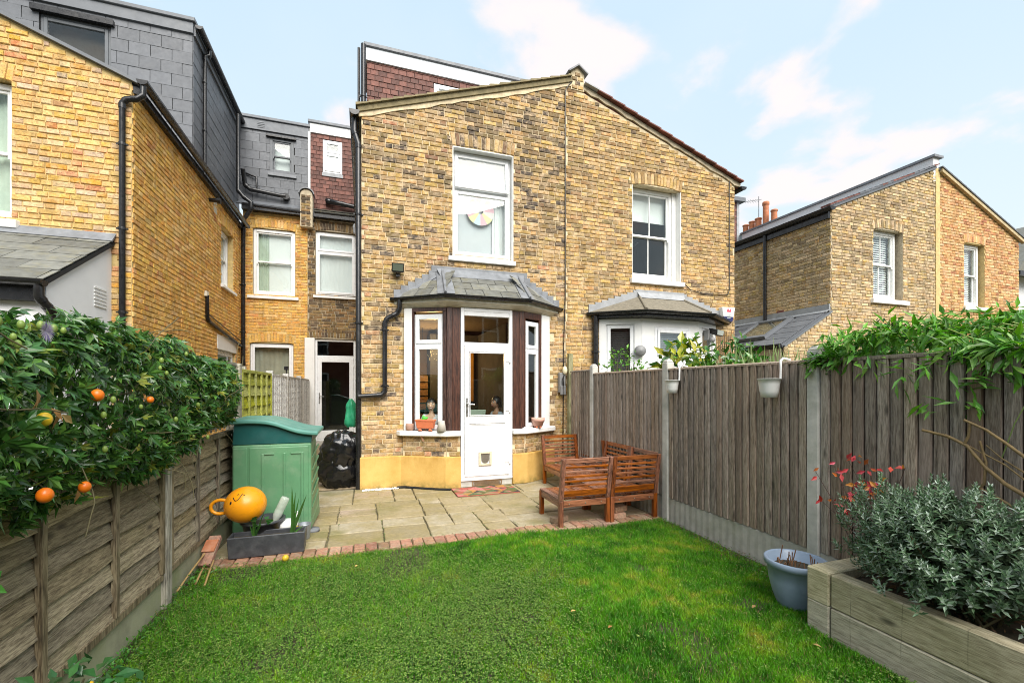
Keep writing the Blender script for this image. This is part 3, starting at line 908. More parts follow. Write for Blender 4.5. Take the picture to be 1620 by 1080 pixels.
# pier on the party line with a little lead roof
PIER = [(3.60, 7.05), (3.87, 7.05), (3.87, 7.38), (3.735, 7.475), (3.60, 7.40)]
MB().prism(PIER, 1, 7.33, 7.62).build('parapet_pier', m_mortar_main, H1)
for k in range(4):
    for q in range(2 if k % 2 == 0 else 1):
        me, l0, h0 = brick_var(m_brick_main, 'h')
        inst('brick', me, FA.mat((3.672+q*.118 if k % 2 == 0 else 3.735, -.032, 7.10+k*.078), (1, 1, 1)), H1)
c_ = MB(); c_.prism([(3.545, 7.335), (3.735, 7.475), (3.92, 7.345), (3.935, 7.365), (3.735, 7.505), (3.53, 7.355)], 1, 7.27, 7.64)
c_.build('pier_cap', m_lead, H1)

def white_reveal(win, fr, o, rev, mat=None):
    mb = MB(fr); t = .012
    mb.box(o['s0'], o['s0']+t, -.004, rev-.002, o['z0'], o['z1']-t); mb.box(o['s1']-t, o['s1'], -.004, rev-.002, o['z0'], o['z1']-t)
    mb.box(o['s0'], o['s1'], -.004, rev-.002, o['z1']-t, o['z1'])
    return mb.build('reveal', mat or m_white, win)

# upper window with the pale blind
w1, ins = upvc(H1, FA, 1.43, 2.478, 3.82, 5.625, 4.975, rev=.13, open_top=.10, label='white casement over the bay with a pale blind and its fanlight ajar')
white_reveal(w1, FA, W1, .13)
add_sill(w1, FA, 1.34, 2.52, 3.71, 3.80, .06, .14)
add_curtain(w1, FA, 1.42, 2.49, 3.8, 5.64, .30, M_plain('grey_blind_w', (.60, .60, .63), .8, .04, 4, 0), 'blind', 0.0)
add_curtain(w1, FA, 2.18, 2.46, 3.85, 4.95, .27, m_blind_w, 'curtain', .015)
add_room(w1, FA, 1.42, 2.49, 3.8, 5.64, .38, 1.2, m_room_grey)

# ---- bay: frames of its three faces
BL = Frame((.62, 7.30, 0), Vector((.63, -.35, 0)).normalized(), Vector((.35, .63, 0)).normalized())
BF = Frame((0, 6.95, 0), (1, 0, 0), (0, 1, 0))
BR = Frame((2.55, 6.95, 0), Vector((.60, .35, 0)).normalized(), Vector((-.35, .60, 0)).normalized())
P1 = [(-.05, 7.37), (-.055, 7.285), (.57, 7.285), (1.22, 6.905), (1.466, 6.905), (1.466, 7.10), (.72, 7.37)]
P2 = [(2.334, 7.10), (2.334, 6.905), (2.59, 6.905), (3.23, 7.27), (3.30, 7.37), (3.0, 7.37)]
for P in (P1, P2): MB().prism(P, 2, 0, .5).build('plinth', m_ochre, H1, bevel=.012, seg=2)
for fr, a, b, sd_ in ((BL, -.02, .715, 21), (BF, 1.25, 1.462, 22), (BF, 2.338, 2.55, 23), (BR, .0, .70, 24)):
    brick_wall(H1, fr, a, b, .5, .822, m_brick_main, m_mortar_main, seed=sd_, thick=.1, name='bay_wall')
MB().prism([(.50, 7.33), (.545, 7.225), (1.215, 6.855), (1.466, 6.855), (1.466, 7.0), (1.27, 7.0), (.66, 7.36)], 2, .824, .905).build('sill', m_white, H1, bevel=.012)
MB().prism([(2.334, 6.855), (2.58, 6.855), (3.25, 7.235), (3.28, 7.33), (3.1, 7.36), (2.53, 7.0), (2.334, 7.0)], 2, .824, .905).build('sill', m_white, H1, bevel=.012)
MB(BL).box(-.0, .135, -.015, .12, .905, 2.86).build('bay_pilaster', m_white, H1, bevel=.008)
MB(BR).box(.47, .70, -.015, .12, .905, 2.86).build('bay_pilaster', m_white, H1, bevel=.008)
b_ = MB(BL); b_.box(.137, .168, -.002, .09, .905, 2.80); b_.box(.647, .712, -.004, .09, .905, 2.80); b_.box(.137, .712, -.003, .09, 2.80, 2.862)
b_.build('bay_frame', m_brown, H1, bevel=.004)
b_ = MB(BF); b_.box(1.252, 1.33, -.012, .09, .905, 2.862); b_.box(1.333, 1.464, -.004, .09, .905, 2.862)
b_.build('corner_post', m_brown, H1, bevel=.004)
b_ = MB(BF); b_.box(2.336, 2.455, -.004, .09, .905, 2.862); b_.box(2.458, 2.548, -.012, .09, .905, 2.862)
b_.build('corner_post', m_brown, H1, bevel=.004)
b_ = MB(BR); b_.box(.006, .036, -.002, .09, .905, 2.80); b_.box(.415, .466, -.004, .09, .905, 2.80); b_.box(.006, .466, -.003, .09, 2.755, 2.862)
b_.build('bay_frame', m_brown, H1, bevel=.004)
wl, _ = upvc(H1, BL, .17, .645, .915, 2.76, 2.275, rev=.02, fw=.035, label='tall narrow bay window left of the door')
wr, _ = upvc(H1, BR, .038, .413, .915, 2.715, 2.235, rev=.02, fw=.035, label='tall narrow bay window right of the door')
# door frame with fanlight, and the door itself
DF = MB(BF); ring(DF, 1.468, 2.332, .15, 2.862, .055, -.03, .05)
DF.box(1.523, 2.277, -.03, .05, 2.255, 2.315); DF.box(1.523, 2.277, -.026, .046, 2.74, 2.807)
DF = DF.build('door_frame', m_upvc, H1, bevel=.006)
MB(BF).box(1.52, 2.28, 0, .008, 2.31, 2.745).build('pane', m_glass, DF)
D = MB(BF); ring(D, 1.526, 2.274, .17, 2.252, .072, -.045, .015, .10, .09); D.box(1.598, 2.202, -.045, .015, 1.01, 1.13)
D = D.build('door', m_upvc, H1, bevel=.007); D['label'] = 'white half glazed door with a cat flap'
MB(BF).box(1.59, 2.21, -.012, -.004, 1.12, 2.17).build('pane', m_glass, D)
pm = MB(BF); pm.box(1.598, 2.202, -.028, 0, .27, 1.01); pm.build('panel', m_upvc, D)
ring_ = MB(BF); ring(ring_, 1.604, 2.196, .276, 1.004, .014, -.036, -.0285); ring_.build('panel_moulding', m_upvc, D, bevel=.004)
ring_ = MB(BF); ring(ring_, 1.604, 2.196, 1.136, 2.156, .014, -.052, -.0125); ring_.build('glazing_bead', m_upvc, D, bevel=.004)
cf = MB(BF); ring(cf, 1.757, 1.972, .335, .560, .035, -.055, -.029)
CF = cf.build('cat_flap', M_plain('aged_plastic', (.62, .55, .40), .5, .15, 8, .05), D, bevel=.006)
fl = MB(BF); P = [(1.80, .545)]+[(1.865+.062*math.cos(a), .43+.055*math.sin(a)) for a in [math.pi+math.pi*i/10 for i in range(11)]]+[(1.927, .52), (1.80, .52)]
fl.add([(x, -.042, z) for x, z in P[1:]]+[(x, -.034, z) for x, z in P[1:]], [tuple(range(13)), tuple(range(13, 26))[::-1]]+[(i, (i+1) % 13, 13+(i+1) % 13, 13+i) for i in range(13)])
fl.build('flap', M_plain('smoky_flap', (.16, .14, .11), .25, .1, 8, 0), D)
hd = MB(BF); hd.box(1.545, 1.580, -.060, -.046, 1.13, 1.43)
hd.build('handle_plate', m_chrome, D, bevel=.006)
hm = MB(); hm.tube([(1.562, 6.89, 1.335), (1.562, 6.855, 1.335), (1.60, 6.85, 1.33), (1.675, 6.855, 1.322)], .011, 8); hm.build('handle', m_chrome, D)
for z in (2.03, 1.22, .38):
    q = MB(BF); q.box(2.262, 2.30, -.062, -.046, z-.035, z+.035); q.box(2.21, 2.262, -.058, -.046, z-.012, z+.006)
    q.build('hinge', m_upvc, D, bevel=.004)
# step with the mesh vent
st = MB(BF); st.box(1.468, 2.332, -.035, .10, .10, .148); st.build('threshold', m_upvc, H1, bevel=.006)
MB(BF).box(1.47, 2.33, -.01, .10, 0, .098).build('step', m_conc, H1, bevel=.005)
vb = MB(BF)
for i in range(22):
    s = 1.69+i*.020
    for k in (-1, 1):
        vb.bar((s-k*.035, -.022, .022), (s+k*.035, -.022, .092), .004, .006, (0, 1, 0))
ring(vb, 1.655, 2.15, .015, .098, .008, -.026, -.012)
vb.build('vent_grille', M_plain('brass_mesh', (.32, .20, .10), .5, .3, 12, 0, metal=.3), H1)
# fascia, soffit and gutter round the bay
fa = MB()
EV = [(.47, 7.33), (1.20, 6.78), (2.565, 6.78), (3.34, 7.33)]
IN = [(.60, 7.34), (1.245, 6.95), (2.555, 6.95), (3.17, 7.34)]
for i in range(3):
    a, b, c, d = EV[i], EV[i+1], IN[i+1], IN[i]
    fa.hexa([(*a, 2.93), (*b, 2.93), (*c, 2.864), (*d, 2.864), (*a, 2.985), (*b, 2.985), (*c, 2.985), (*d, 2.985)])
fa.build('fascia', m_cream, H1)
gutter(H1, [(.43, 7.34, 3.02), (1.18, 6.735, 3.02), (2.585, 6.735, 3.02), (3.40, 7.34, 3.02)], .052, 'gutter')
# roof of the bay
RB = [Vector(p) for p in ((.46, 7.33, 3.01), (1.19, 6.745, 3.01), (2.575, 6.745, 3.01), (3.36, 7.33, 3.01))]
RT = [Vector((1.24, 7.345, 3.50)), Vector((2.57, 7.345, 3.50))]
rb = MB(); rb.add([RB[0], RB[1], RB[2], RB[3], RT[0], RT[1]], [(1, 2, 5, 4), (0, 1, 4), (2, 3, 5), (0, 3, 2, 1)]); rb.build('bay_roof', m_lead, H1)
def facet(P, Q, top, row, wd, lo, hi, seed):
    U = (Q-P).normalized(); V = (top-P); V = (V-U*V.dot(U)); L = V.length; V = V/L
    tile_field(H1, P+U.cross(V)*.006, U, V, lo, hi, L, row, wd, .007, m_slate_moss, seed=seed)
W_ = (RB[2]-RB[1]).length
facet(RB[1], RB[2], RT[0], .215, .29, lambda v: .05, lambda v: W_-.05, 4)
d = (RB[1]-RB[0]).length
facet(RB[0], RB[1], RT[0], .215, .27, lambda v: min(d-.1, v*1.15), lambda v: d-.03-v*.10, 5)
d2 = (RB[3]-RB[2]).length
facet(RB[2], RB[3], RT[1], .215, .27, lambda v: .03+v*.1, lambda v: max(.1, d2-v*1.25), 6)
def lead_strip(pts, wdt, up, name='lead_flashing', roll=.018, key=H1):
    mb = MB(); a, b = Vector(pts[0]), Vector(pts[1]); mb.bar(a, b, wdt, .008, up)
    if roll: mb.tube([a+Vector(up)*.012, b+Vector(up)*.012], roll, 8)
    return mb.build(name, m_lead, key)
for (p, q, sgn) in ((RB[1], RT[0], -1), (RB[2], RT[1], 1)):
    lf = MB(); o = Vector((0, -.012, .030))
    nf = Vector((0, -.62, .78)); ns = Vector((sgn*.55, -.3, .78)).normalized()
    a, b = p+o, q+o+Vector((0, -.01, .0))
    for dv, nn in ((Vector((-sgn*.15, 0, 0)), nf), (None, ns)):
        if dv is None:
            e = (RB[0]-RB[1] if sgn < 0 else RB[3]-RB[2]).normalized()*.14
            dv = e
        lf.slab([a, a+dv, b+dv*.8, b] if nn.dot((dv).cross(b-a)) > 0 else [b, b+dv*.8, a+dv, a], .006)
    lf.tube([a+Vector((0, -.005, .012)), b+Vector((0, -.005, .012))], .02, 8)
    lf.build('hip_flashing', m_lead, H1)
tf = MB(); tf.slab([(1.14, 7.325, 3.57), (1.19, 7.20, 3.408), (2.63, 7.20, 3.408), (2.68, 7.325, 3.57)], .008)
tf.box(1.06, 2.74, 7.315, 7.348, 3.50, 3.60); tf.build('lead_flashing', m_lead, H1)
for sgn, P0, P1_ in ((-1, RB[0], RT[0]), (1, RB[3], RT[1])):
    sf = MB(); n = 7
    for i in range(n):
        t0, t1 = i/n, (i+1)/n
        a, b = P0.lerp(P1_, t0), P0.lerp(P1_, t1)
        sf.box(a.x, b.x+sgn*.004*(-1), 7.318, 7.342, a.z-.03, b.z+.085)       # stepped into the brick joints
    e = (RB[1]-RB[0] if sgn < 0 else RB[2]-RB[3]).normalized()*.10
    sf.slab([P0+Vector((0, 0, .03)), P0+e*1.6+Vector((0, 0, .018)), P1_+e*.8+Vector((0, 0, .018)), P1_+Vector((0, 0, .03))] if sgn < 0 else
            [P1_+Vector((0, 0, .03)), P1_+e*.8+Vector((0, 0, .018)), P0+e*1.6+Vector((0, 0, .018)), P0+Vector((0, 0, .03))], .006)
    sf.build('stepped_flashing', m_lead, H1)
# room behind the bay and door
rm = MB(); X0, X1, Y0, Y1, Z0, Z1 = .25, 3.42, 7.37, 11.5, .15, 3.02
V = [(X0,Y0,Z0),(X1,Y0,Z0),(X1,Y1,Z0),(X0,Y1,Z0),(X0,Y0,Z1),(X1,Y0,Z1),(X1,Y1,Z1),(X0,Y1,Z1)]
rm.add(V, [(0,1,2,3), (4,7,6,5), (3,2,6,7), (0,3,7,4), (1,5,6,2)])
rm.add([(.62, 7.3, .15), (1.25, 6.96, .15), (2.55, 6.96, .15), (3.15, 7.3, .15), (3.15, 7.38, .15), (.62, 7.38, .15)], [tuple(range(6))])
m_kitchen = M_plain('kitchen_wall', (.11, .075, .04), .9, .15, 2, 0)
rm.build('kitchen', m_kitchen, H1, fix=False)
kb = MB(); kb.box(1.55, 3.40, 10.9, 11.48, .15, 2.9); kb.box(2.75, 3.41, 8.6, 10.88, .15, 2.9); kb.build('kitchen_cupboard', m_room_dark, H1)
kb = MB(); 
for z in (.15, .5, .8, 1.05, 1.22, 1.39, 1.56, 1.73): kb.box(.30, 1.50, 10.95, 11.45, z, z+.14)
kb.build('kitchen_drawers', M_wood('kitchen_wood', (.16, .075, .028), (.26, .13, .05), 0, .5, 14, .2, .1, False), H1)
MB().box(2.15, 2.62, 10.84, 10.895, 1.25, 2.48).build('lit_wall_patch', M_plain('lamplit_amber', (.62, .30, .05), .6, .15, 3, 0), H1)  # added panel: warm lamplight on the back wall put into its colour
ml = M_emit('lamp_disc', (1.0, .72, .35), 14.0)
for x in (1.34, 1.67):
    q = MB(); q.lathe([(0, 0), (.075, 0), (.075, .02), (0, .02)], (x, 10.7, 2.565), 14); q.build('ceiling_lamp', ml, H1); MB().tube([(x, 10.7, 2.586), (x, 10.7, 3.02)], .006, 6).build('lamp_cord', m_black, H1)
pl_ = bpy.data.lights.new('kitchen_lamp', 'POINT'); pl_.energy = 16; pl_.color = (1, .62, .25); pl_.shadow_soft_size = .15
po = link(bpy.data.objects.new('kitchen_lamp', pl_)); po.location = (1.5, 10.2, 2.3)

# ---- pipes and gutters of the main wall
gutter(H1, [(-.135, 7.27, 5.90), (-.135, 13.2, 5.90)], .075)
pipe(H1, [(-.135, 7.40, 5.84), (-.135, 7.40, 5.62), (-.075, 7.33, 5.40), (-.075, 7.33, 0)], .042, clips=[((-.075, 7.33, z), (0, 1, 0)) for z in (4.3, 2.6)], label='black downpipe at the left corner of the house')
pipe(H1, [(.545, 7.245, 2.99), (.545, 7.245, 2.84), (.505, 7.27, 2.77), (.36, 7.27, 2.69), (.32, 7.27, 2.62), (.32, 7.27, 1.53), (.27, 7.27, 1.475), (-.075, 7.27, 1.455)], .037,
     clips=[((.32, 7.27, 2.50), (0, 1, 0)), ((.32, 7.27, 1.62), (0, 1, 0))], label='black swan necked downpipe beside the bay')
cb = MB(); cb.tube([(3.62, 7.318, 7.18), (3.55, 7.318, 7.10), (3.478, 7.318, 6.98), (3.478, 7.318, 3.3), (3.45, 7.318, 2.4), (3.43, 7.318, .4)], .009, 6); cb.build('cable', m_black, H1)

# ---- recess half and rear dormer belonging to this house
RW2 = dict(s0=-1.247, s1=-.20, z0=4.12, z1=5.90, arch=True, rise=.05, drop=.02)
RD = dict(s0=-1.515, s1=-.20, z0=.10, z1=2.93, arch=True, rise=.04, drop=.0)
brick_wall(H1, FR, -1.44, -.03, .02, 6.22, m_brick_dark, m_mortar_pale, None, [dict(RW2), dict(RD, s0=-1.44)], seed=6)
wv, _ = upvc(H1, FR, -1.24, -.205, 4.14, 5.87, 5.33, rev=.06, label='white casement in the recess above the back door')
add_sill(wv, FR, -1.30, -.15, 4.04, 4.12, .07, .08)
add_curtain(wv, FR, -1.24, -.2, 4.1, 5.9, .17, m_blind_w, 'blind', .004)  # white sheet behind the glass: the pane's pale sky reflection as colour
add_room(wv, FR, -1.24, -.2, 4.1, 5.9, .36, 1, m_room_grey)
d_ = MB(FR); ring(d_, -1.262, -.205, .12, 2.92, .06, .05, .12); d_.box(-1.202, -.265, .05, .12, 2.40, 2.47)
d_ = d_.build('door_frame', m_upvc, H1, bevel=.006); MB(FR).box(-1.20, -.27, .08, .088, 2.46, 2.87).build('pane', m_glass, d_)
bd = MB(FR); ring(bd, -1.20, -.267, .18, 2.398, .11, .035, .09, .22, .11); bd = bd.build('door', m_upvc, H1, bevel=.006); bd['label'] = 'white full glazed back door in the recess'
MB(FR).box(-1.10, -.37, .06, .068, .38, 2.30).build('pane', m_glass, bd)
q = MB(FR); q.box(-1.165, -1.135, .018, .034, 1.15, 1.45); q.build('handle_plate', m_chrome, bd)
q = MB(FR); q.bar((-1.15, -.02, 1.35), (-1.03, -.02, 1.34), .02, .02); q.bar((-1.15, -.02, 1.35), (-1.15, .03, 1.35), .02, .02); q.build('handle', m_chrome, bd)
for z in (2.2, 1.25): MB(FR).box(-.28, -.25, .02, .034, z-.04, z+.04).build('hinge', m_upvc, bd)
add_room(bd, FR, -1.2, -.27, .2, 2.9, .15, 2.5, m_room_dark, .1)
MB(FR).box(-1.515, -1.264, -.03, .05, .02, 2.94).build('door_pilaster', m_white, H1, bevel=.006)
MB(FR).box(-1.26, -.21, -.05, .12, .0, .118).build('threshold', m_conc, H1, bevel=.006)
gutter(H1, [(-1.25, 13.05, 6.34), (-.08, 13.05, 6.34)], .06)
MB().box(-1.28, -.035, 13.02, 13.2, 6.20, 6.40).build('fascia', m_black, H1)
es = MB(); es.slab([(-1.27, 12.98, 6.36), (-.05, 12.98, 6.36), (-.05, 13.5, 6.55), (-1.27, 13.5, 6.55)], .03); es.build('eaves', m_slate_moss, H1)
tile_field(H1, (-1.27, 12.98, 6.365), (1, 0, 0), (0, .93, .36), lambda v: 0, lambda v: 1.2, .45, .14, .19, .014, m_slate_moss, 'slate', 'slating', seed=31)
# brick pier with a curved cap on the party wall
ps = [(-1.60, 5.9), (-1.30, 5.9), (-1.30, 6.75)]+[(-1.45+.15*math.cos(a), 6.75+.14*math.sin(a)) for a in [math.pi*i/8 for i in range(1, 8)]]+[(-1.60, 6.75)]
MB().prism(ps, 1, 13.0, 13.3).build('parapet_pier', m_mortar_pale, H1)
fp = Frame((0, 13.0, 0), (1, 0, 0), (0, 1, 0))
for k in range(11):
    for s, kd in (((-1.49, 's'),) if k % 2 else ((-1.54, 'h'), (-1.42, 'h'))):
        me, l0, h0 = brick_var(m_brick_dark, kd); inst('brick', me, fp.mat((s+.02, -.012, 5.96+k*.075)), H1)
mb = MB(); arc = [(-1.45+.20*math.cos(a), 6.76+.18*math.sin(a)) for a in [math.pi*(.03+.94*i/10) for i in range(11)]]
mb.prism(arc+[(x*.0+(-1.45)+(x+1.45)*.86, 6.76+(z-6.76)*.86) for x, z in arc[::-1]], 1, 12.96, 13.34); mb.build('pier_cap', m_lead, H1)

def tile_dormer(key, x0, x1, y, z0, z1, win, mat, row, wd, name, fascia, zf, trim, seed, label=None, depth=1.5, t=.012, winmat=None, kind='upvc', kf=.1):
    ops = []
    if win: ops = [(win[0]-x0, win[1]-x0, win[2]-z0, win[3]-z0)]
    tile_field(key, (x0, y, z0), (1, 0, 0), (0, 0, 1), lambda v: 0, lambda v: x1-x0, z1-z0, row, wd, t, mat, name, 'tiling', ops, seed)
    mb = MB()
    if win:
        a, b, c, d = win
        for q in ((x0, a, z0, z1), (b, x1, z0, z1), (a, b, z0, c), (a, b, d, z1)):
            if q[1]-q[0] > .01 and q[3]-q[2] > .01: mb.box(q[0], q[1], y+.012, y+.10, q[2], q[3])
        mb.box(x0, x1, y+.101, y+depth, z1-.02, z1)
    else: mb.box(x0, x1, y+.012, y+depth, z0, z1)
    mb.build('dormer_wall', m_dark, key)
    if fascia:
        MB().box(x0-.02, x1+.02, y-.05, y+.10, z1, zf).build('fascia', fascia, key, bevel=.004)
        MB().box(x0-.06, x1+.06, y-.09, y+depth, zf, zf+.08).build('roof_edge', trim, key, bevel=.01)
    if win:
        fr = Frame((0, y, 0), (1, 0, 0), (0, 1, 0))
        if kind == 'upvc': ww, _ = upvc(key, fr, win[0], win[1], win[2], win[3], win[2]+(win[3]-win[2])*.60, rev=-.03, label=label)
        elif kind == 'sash': ww, _ = sash(key, fr, win[0], win[1], win[2], win[3], (win[2]+win[3])/2, rev=.0, bars=False, mat=winmat, label=label)
        else: ww, _ = upvc(key, fr, win[0], win[1], win[2], win[3], None, rev=.03, mat=winmat, fw=.06, label=label)
        add_curtain(ww, fr, win[0], win[1], win[2], win[3], .2, m_blind_w if kind != 'fixed' else m_room_dark, 'blind', 0)
        return ww
# tile hung dormer over the recess
MB().box(-1.46, -1.40, 13.44, 13.52, 6.6, 8.69).build('corner_board', m_white, H1)
ww = tile_dormer(H1, -1.40, -.05, 13.5, 6.5, 8.69, (-1.08, -.575, 7.63, 8.54), m_tile, .115, .165, 'tile', m_white, 8.95, m_slate_fascia, 41, 'small white window in the tile hung dormer')
MB().box(-1.10, -.55, 13.46, 13.50, 7.53, 7.62).build('window_apron', m_lead_pale, H1)
pipe(H1, [(-.95, 13.5, 6.80), (-.95, 13.38, 6.80), (-.60, 13.36, 6.76), (-.10, 13.36, 6.70)], .06, 'soil_pipe')
# tile hung dormer above the main gable
ww = tile_dormer(H1, .07, 4.1, 9.8, 6.0, 8.45, (1.47, 2.6, 7.2, 8.27), m_tile, .115, .165, 'tile', M_plain('pale_fascia', (.74, .78, .82), .5, .04, 4, 0), 8.72, m_slate_fascia, 42, 'white window half hidden behind the gable coping')
pipe(H1, [(.0, 9.68, 8.70), (.0, 9.68, 6.05)], .05, clips=[((.0, 9.68, 7.62), (0, 1, 0))])
pipe(H1, [(-.09, 9.76, 8.66), (-.09, 9.76, 6.05)], .028)
pipe(H1, [(-.05, 12.95, 6.28), (-.14, 12.9, 6.15), (-.24, 12.9, 6.02), (-.24, 12.9, 5.86), (-.12, 12.9, 5.72)], .035, mat=m_lead_pale)
# ================================================================== RIGHT HALF OF THE PAIR
H2 = thing('terraced_house', (5.5, YF, 0), 'right half of the brick pair with felted bay roof and red tiled verge', 'house')
W2 = dict(s0=4.91, s1=6.046, z0=3.70, z1=5.53, arch=True, rise=.06, drop=.03)
BAY2 = dict(s0=4.25, s1=6.8, z0=.15, z1=2.95)
brick_wall(H2, FA, 3.504, 7.41, .02, 5.86, m_brick_pair, m_mortar_main, topR, [W2, BAY2], seed=2, apex=3.62,
           skip=lambda s, z: 4.2 < s < 6.85 and z < 3.1)
MB().box(7.38, 7.41, 7.58, 13.2, 0, 5.8).build('wall', m_mortar_main, H2)
MB().slab([(3.52, 7.36, 7.20), (7.56, 7.36, 5.86), (7.56, 13.4, 5.86), (3.52, 13.4, 7.20)], .06).build('roof', m_tile_verge, H2)
def verge():
    rr = random.Random(8)
    a, b = Vector((3.88, 0, 7.14)), Vector((7.56, 0, 5.865)); d = (b-a).normalized(); n = Vector((-d.z, 0, d.x))
    L = (b-a).length; t = .0; i = 0
    while t < L-.02:
        w0 = min(.285, L-t); p, q = a+d*(t-.03)+n*.02, a+d*(t+w0)+n*.02
        m = m_lead_pale if t < .25 else m_tile_verge
        MB().hexa([(p.x, 7.24, p.z), (q.x, 7.24, q.z+.018), (q.x, 7.55, q.z+.018), (p.x, 7.55, p.z),
                   (p.x, 7.242, p.z+.022), (q.x, 7.242, q.z+.045), (q.x, 7.55, q.z+.045), (p.x, 7.55, p.z+.022)]).build('verge_tile', m, H2)
        t += w0
    mb = MB(); m = 24
    pts = [(p.x, p.z+.018) for p in [a+(b-a)*(i/m) for i in range(m+1)]]
    low = [(x-.02, z-.06-rr.uniform(0, .04)) for x, z in pts][::-1]
    mb.prism(pts+low, 1, 7.322, 7.36); mb.build('cement_fillet', m_mortar_pale, H2)
verge()
w2, (a, b, c, d) = sash(H2, FA, 4.92, 5.94, 3.74, 5.52, 4.60, rev=.15, label='white two over two sash window with a half drawn white blind')
q = MB(FA); q.box(5.942, 6.046, .13, .16, 3.70, 5.54); q.box(6.034, 6.046, -.004, .129, 3.70, 5.54); q.box(4.91, 4.919, -.004, .15, 3.7, 5.54); q.build('reveal', m_white, w2)
add_sill(w2, FA, 4.86, 6.10, 3.60, 3.70, .07, .16)
MB(FA).box(4.98, 5.88, .30, .305, 4.93, 5.5).build('blind', m_blind_w, w2)
add_room(w2, FA, 4.92, 5.94, 3.74, 5.5, .34, 1.6, m_room_grey, .4)
lm = MB(); lm.tube([(5.05, 7.75, 3.8), (5.05, 7.75, 4.35)], .012, 6); lm.tube([(5.05, 7.75, 4.33), (5.32, 7.75, 4.55)], .010, 6); lm.sphere((5.08, 7.75, 4.30), .05, 8, 6); lm.build('room_lamp', m_dark, w2)
# bay of the right half: canted, white, with a felted roof
BL2 = Frame((4.20, 7.30, 0), Vector((.65, -.35, 0)).normalized(), Vector((.35, .65, 0)).normalized())
BF2 = BF
BR2 = Frame((6.10, 6.95, 0), Vector((.75, .35, 0)).normalized(), Vector((-.35, .75, 0)).normalized())
L1, L3 = math.hypot(.65, .35), math.hypot(.75, .35)
wb = MB(BL2); ring(wb, -.03, L1-.002, 0, 2.86, .13, -.01, .08, 1.0, .10); wb.build('bay_wall', m_white, H2)
wb = MB(BF2); wb.box(4.85, 5.12, -.012, .08, 0, 2.86); wb.box(5.93, 6.10, -.012, .08, 0, 2.86); wb.box(5.12, 5.93, -.012, .08, 2.72, 2.86); wb.build('bay_wall', m_white, H2)
wb = MB(BR2); ring(wb, .002, L3+.03, 0, 2.86, .16, -.01, .08, 1.0, .10); wb.build('bay_wall', m_white, H2)
wa, _ = upvc(H2, BL2, .102, L1-.134, 1.0, 2.76, None, rev=.02, fw=.03, label='bay window with a closed dark venetian blind')
add_venetian(wa, BL2, .14, L1-.17, 1.06, 2.70, .10, M_plain('dark_blind', (.075, .068, .068), .55, .1, 5, 0), .038, .9)
add_room(wa, BL2, .14, L1-.17, 1.0, 2.70, .13, .4, m_room_dark, .02)
wc, _ = upvc(H2, BR2, .162, L3-.132, 1.0, 2.76, 2.2, rev=.02, fw=.04)
add_room(wc, BR2, .2, L3-.17, 1.0, 2.7, .13, .4, m_room_grey, .02)
d_ = MB(BF2); ring(d_, 5.122, 5.928, .15, 2.718, .05, -.02, .06); d_.box(5.172, 5.878, -.02, .06, 2.10, 2.17); d_ = d_.build('door_frame', m_upvc, H2, bevel=.006)
s_ = MB(BF2); ring(s_, 5.176, 5.874, 2.172, 2.666, .055, -.034, .02); s_.build('casement', m_upvc, d_, bevel=.005)
MB(BF2).box(5.225, 5.825, .0, .008, 2.22, 2.62).build('pane', m_glass_hi, d_)
add_venetian(d_, BF2, 5.23, 5.82, 2.2, 2.6, .10, M_plain('grey_blind', (.36, .38, .37), .6, .1, 5, 0), .04, .9)
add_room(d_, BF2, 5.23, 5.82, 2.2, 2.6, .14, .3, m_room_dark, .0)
dd = MB(BF2); ring(dd, 5.178, 5.872, .2, 2.098, .09, -.03, .03); dd.box(5.268, 5.782, -.015, .02, .29, 2.008); dd = dd.build('door', m_upvc, H2, bevel=.006)
RB2 = [Vector(p) for p in ((3.96, 7.33, 2.99), (4.77, 6.70, 2.99), (6.20, 6.70, 2.99), (7.18, 7.33, 2.99))]
RT2 = [Vector((5.06, 7.34, 3.36)), Vector((6.02, 7.34, 3.36))]
rb = MB(); rb.add(RB2+RT2+[p-Vector((0, 0, .05)) for p in RB2], [(1, 2, 5, 4), (0, 1, 4), (2, 3, 5), (0, 1, 7, 6), (1, 2, 8, 7), (2, 3, 9, 8), (6, 7, 8, 9)]); rb.build('bay_roof', m_felt, H2)
for p, q in ((RB2[1], RT2[0]), (RB2[2], RT2[1])):
    m = MB(); m.tube([p+Vector((0, 0, .006)), q+Vector((0, 0, .006))], .025, 8); m.build('hip_roll', m_felt, H2)
gutter(H2, [(3.93, 7.33, 2.97), (4.755, 6.66, 2.97), (6.215, 6.66, 2.97), (7.24, 7.33, 2.97)], .055)
fb = MB()
E2 = [(4.02, 7.33), (4.79, 6.73), (6.18, 6.73), (7.12, 7.33)]; I2 = [(4.18, 7.34), (4.84, 6.96), (6.11, 6.96), (6.87, 7.34)]
for i in range(3):
    a, b, c, d = E2[i], E2[i+1], I2[i+1], I2[i]
    fb.hexa([(*a, 2.88), (*b, 2.88), (*c, 2.862), (*d, 2.862), (*a, 2.935), (*b, 2.935), (*c, 2.935), (*d, 2.935)])
fb.build('fascia', m_black, H2)
tf = MB(); tf.box(4.98, 6.10, 7.315, 7.345, 3.34, 3.48); tf.slab([(5.0, 7.32, 3.44), (5.03, 7.23, 3.31), (6.06, 7.23, 3.31), (6.1, 7.32, 3.44)], .008); tf.build('lead_flashing', m_lead_pale, H2)
for P0, P1_ in ((RB2[0], RT2[0]), (RB2[3], RT2[1])):
    sf = MB(); n = 8
    for i in range(n):
        a, b = P0.lerp(P1_, i/n), P0.lerp(P1_, (i+1)/n); sf.box(a.x, b.x, 7.318, 7.342, a.z-.04, b.z+.10)
    sf.build('stepped_flashing', m_lead_pale, H2)
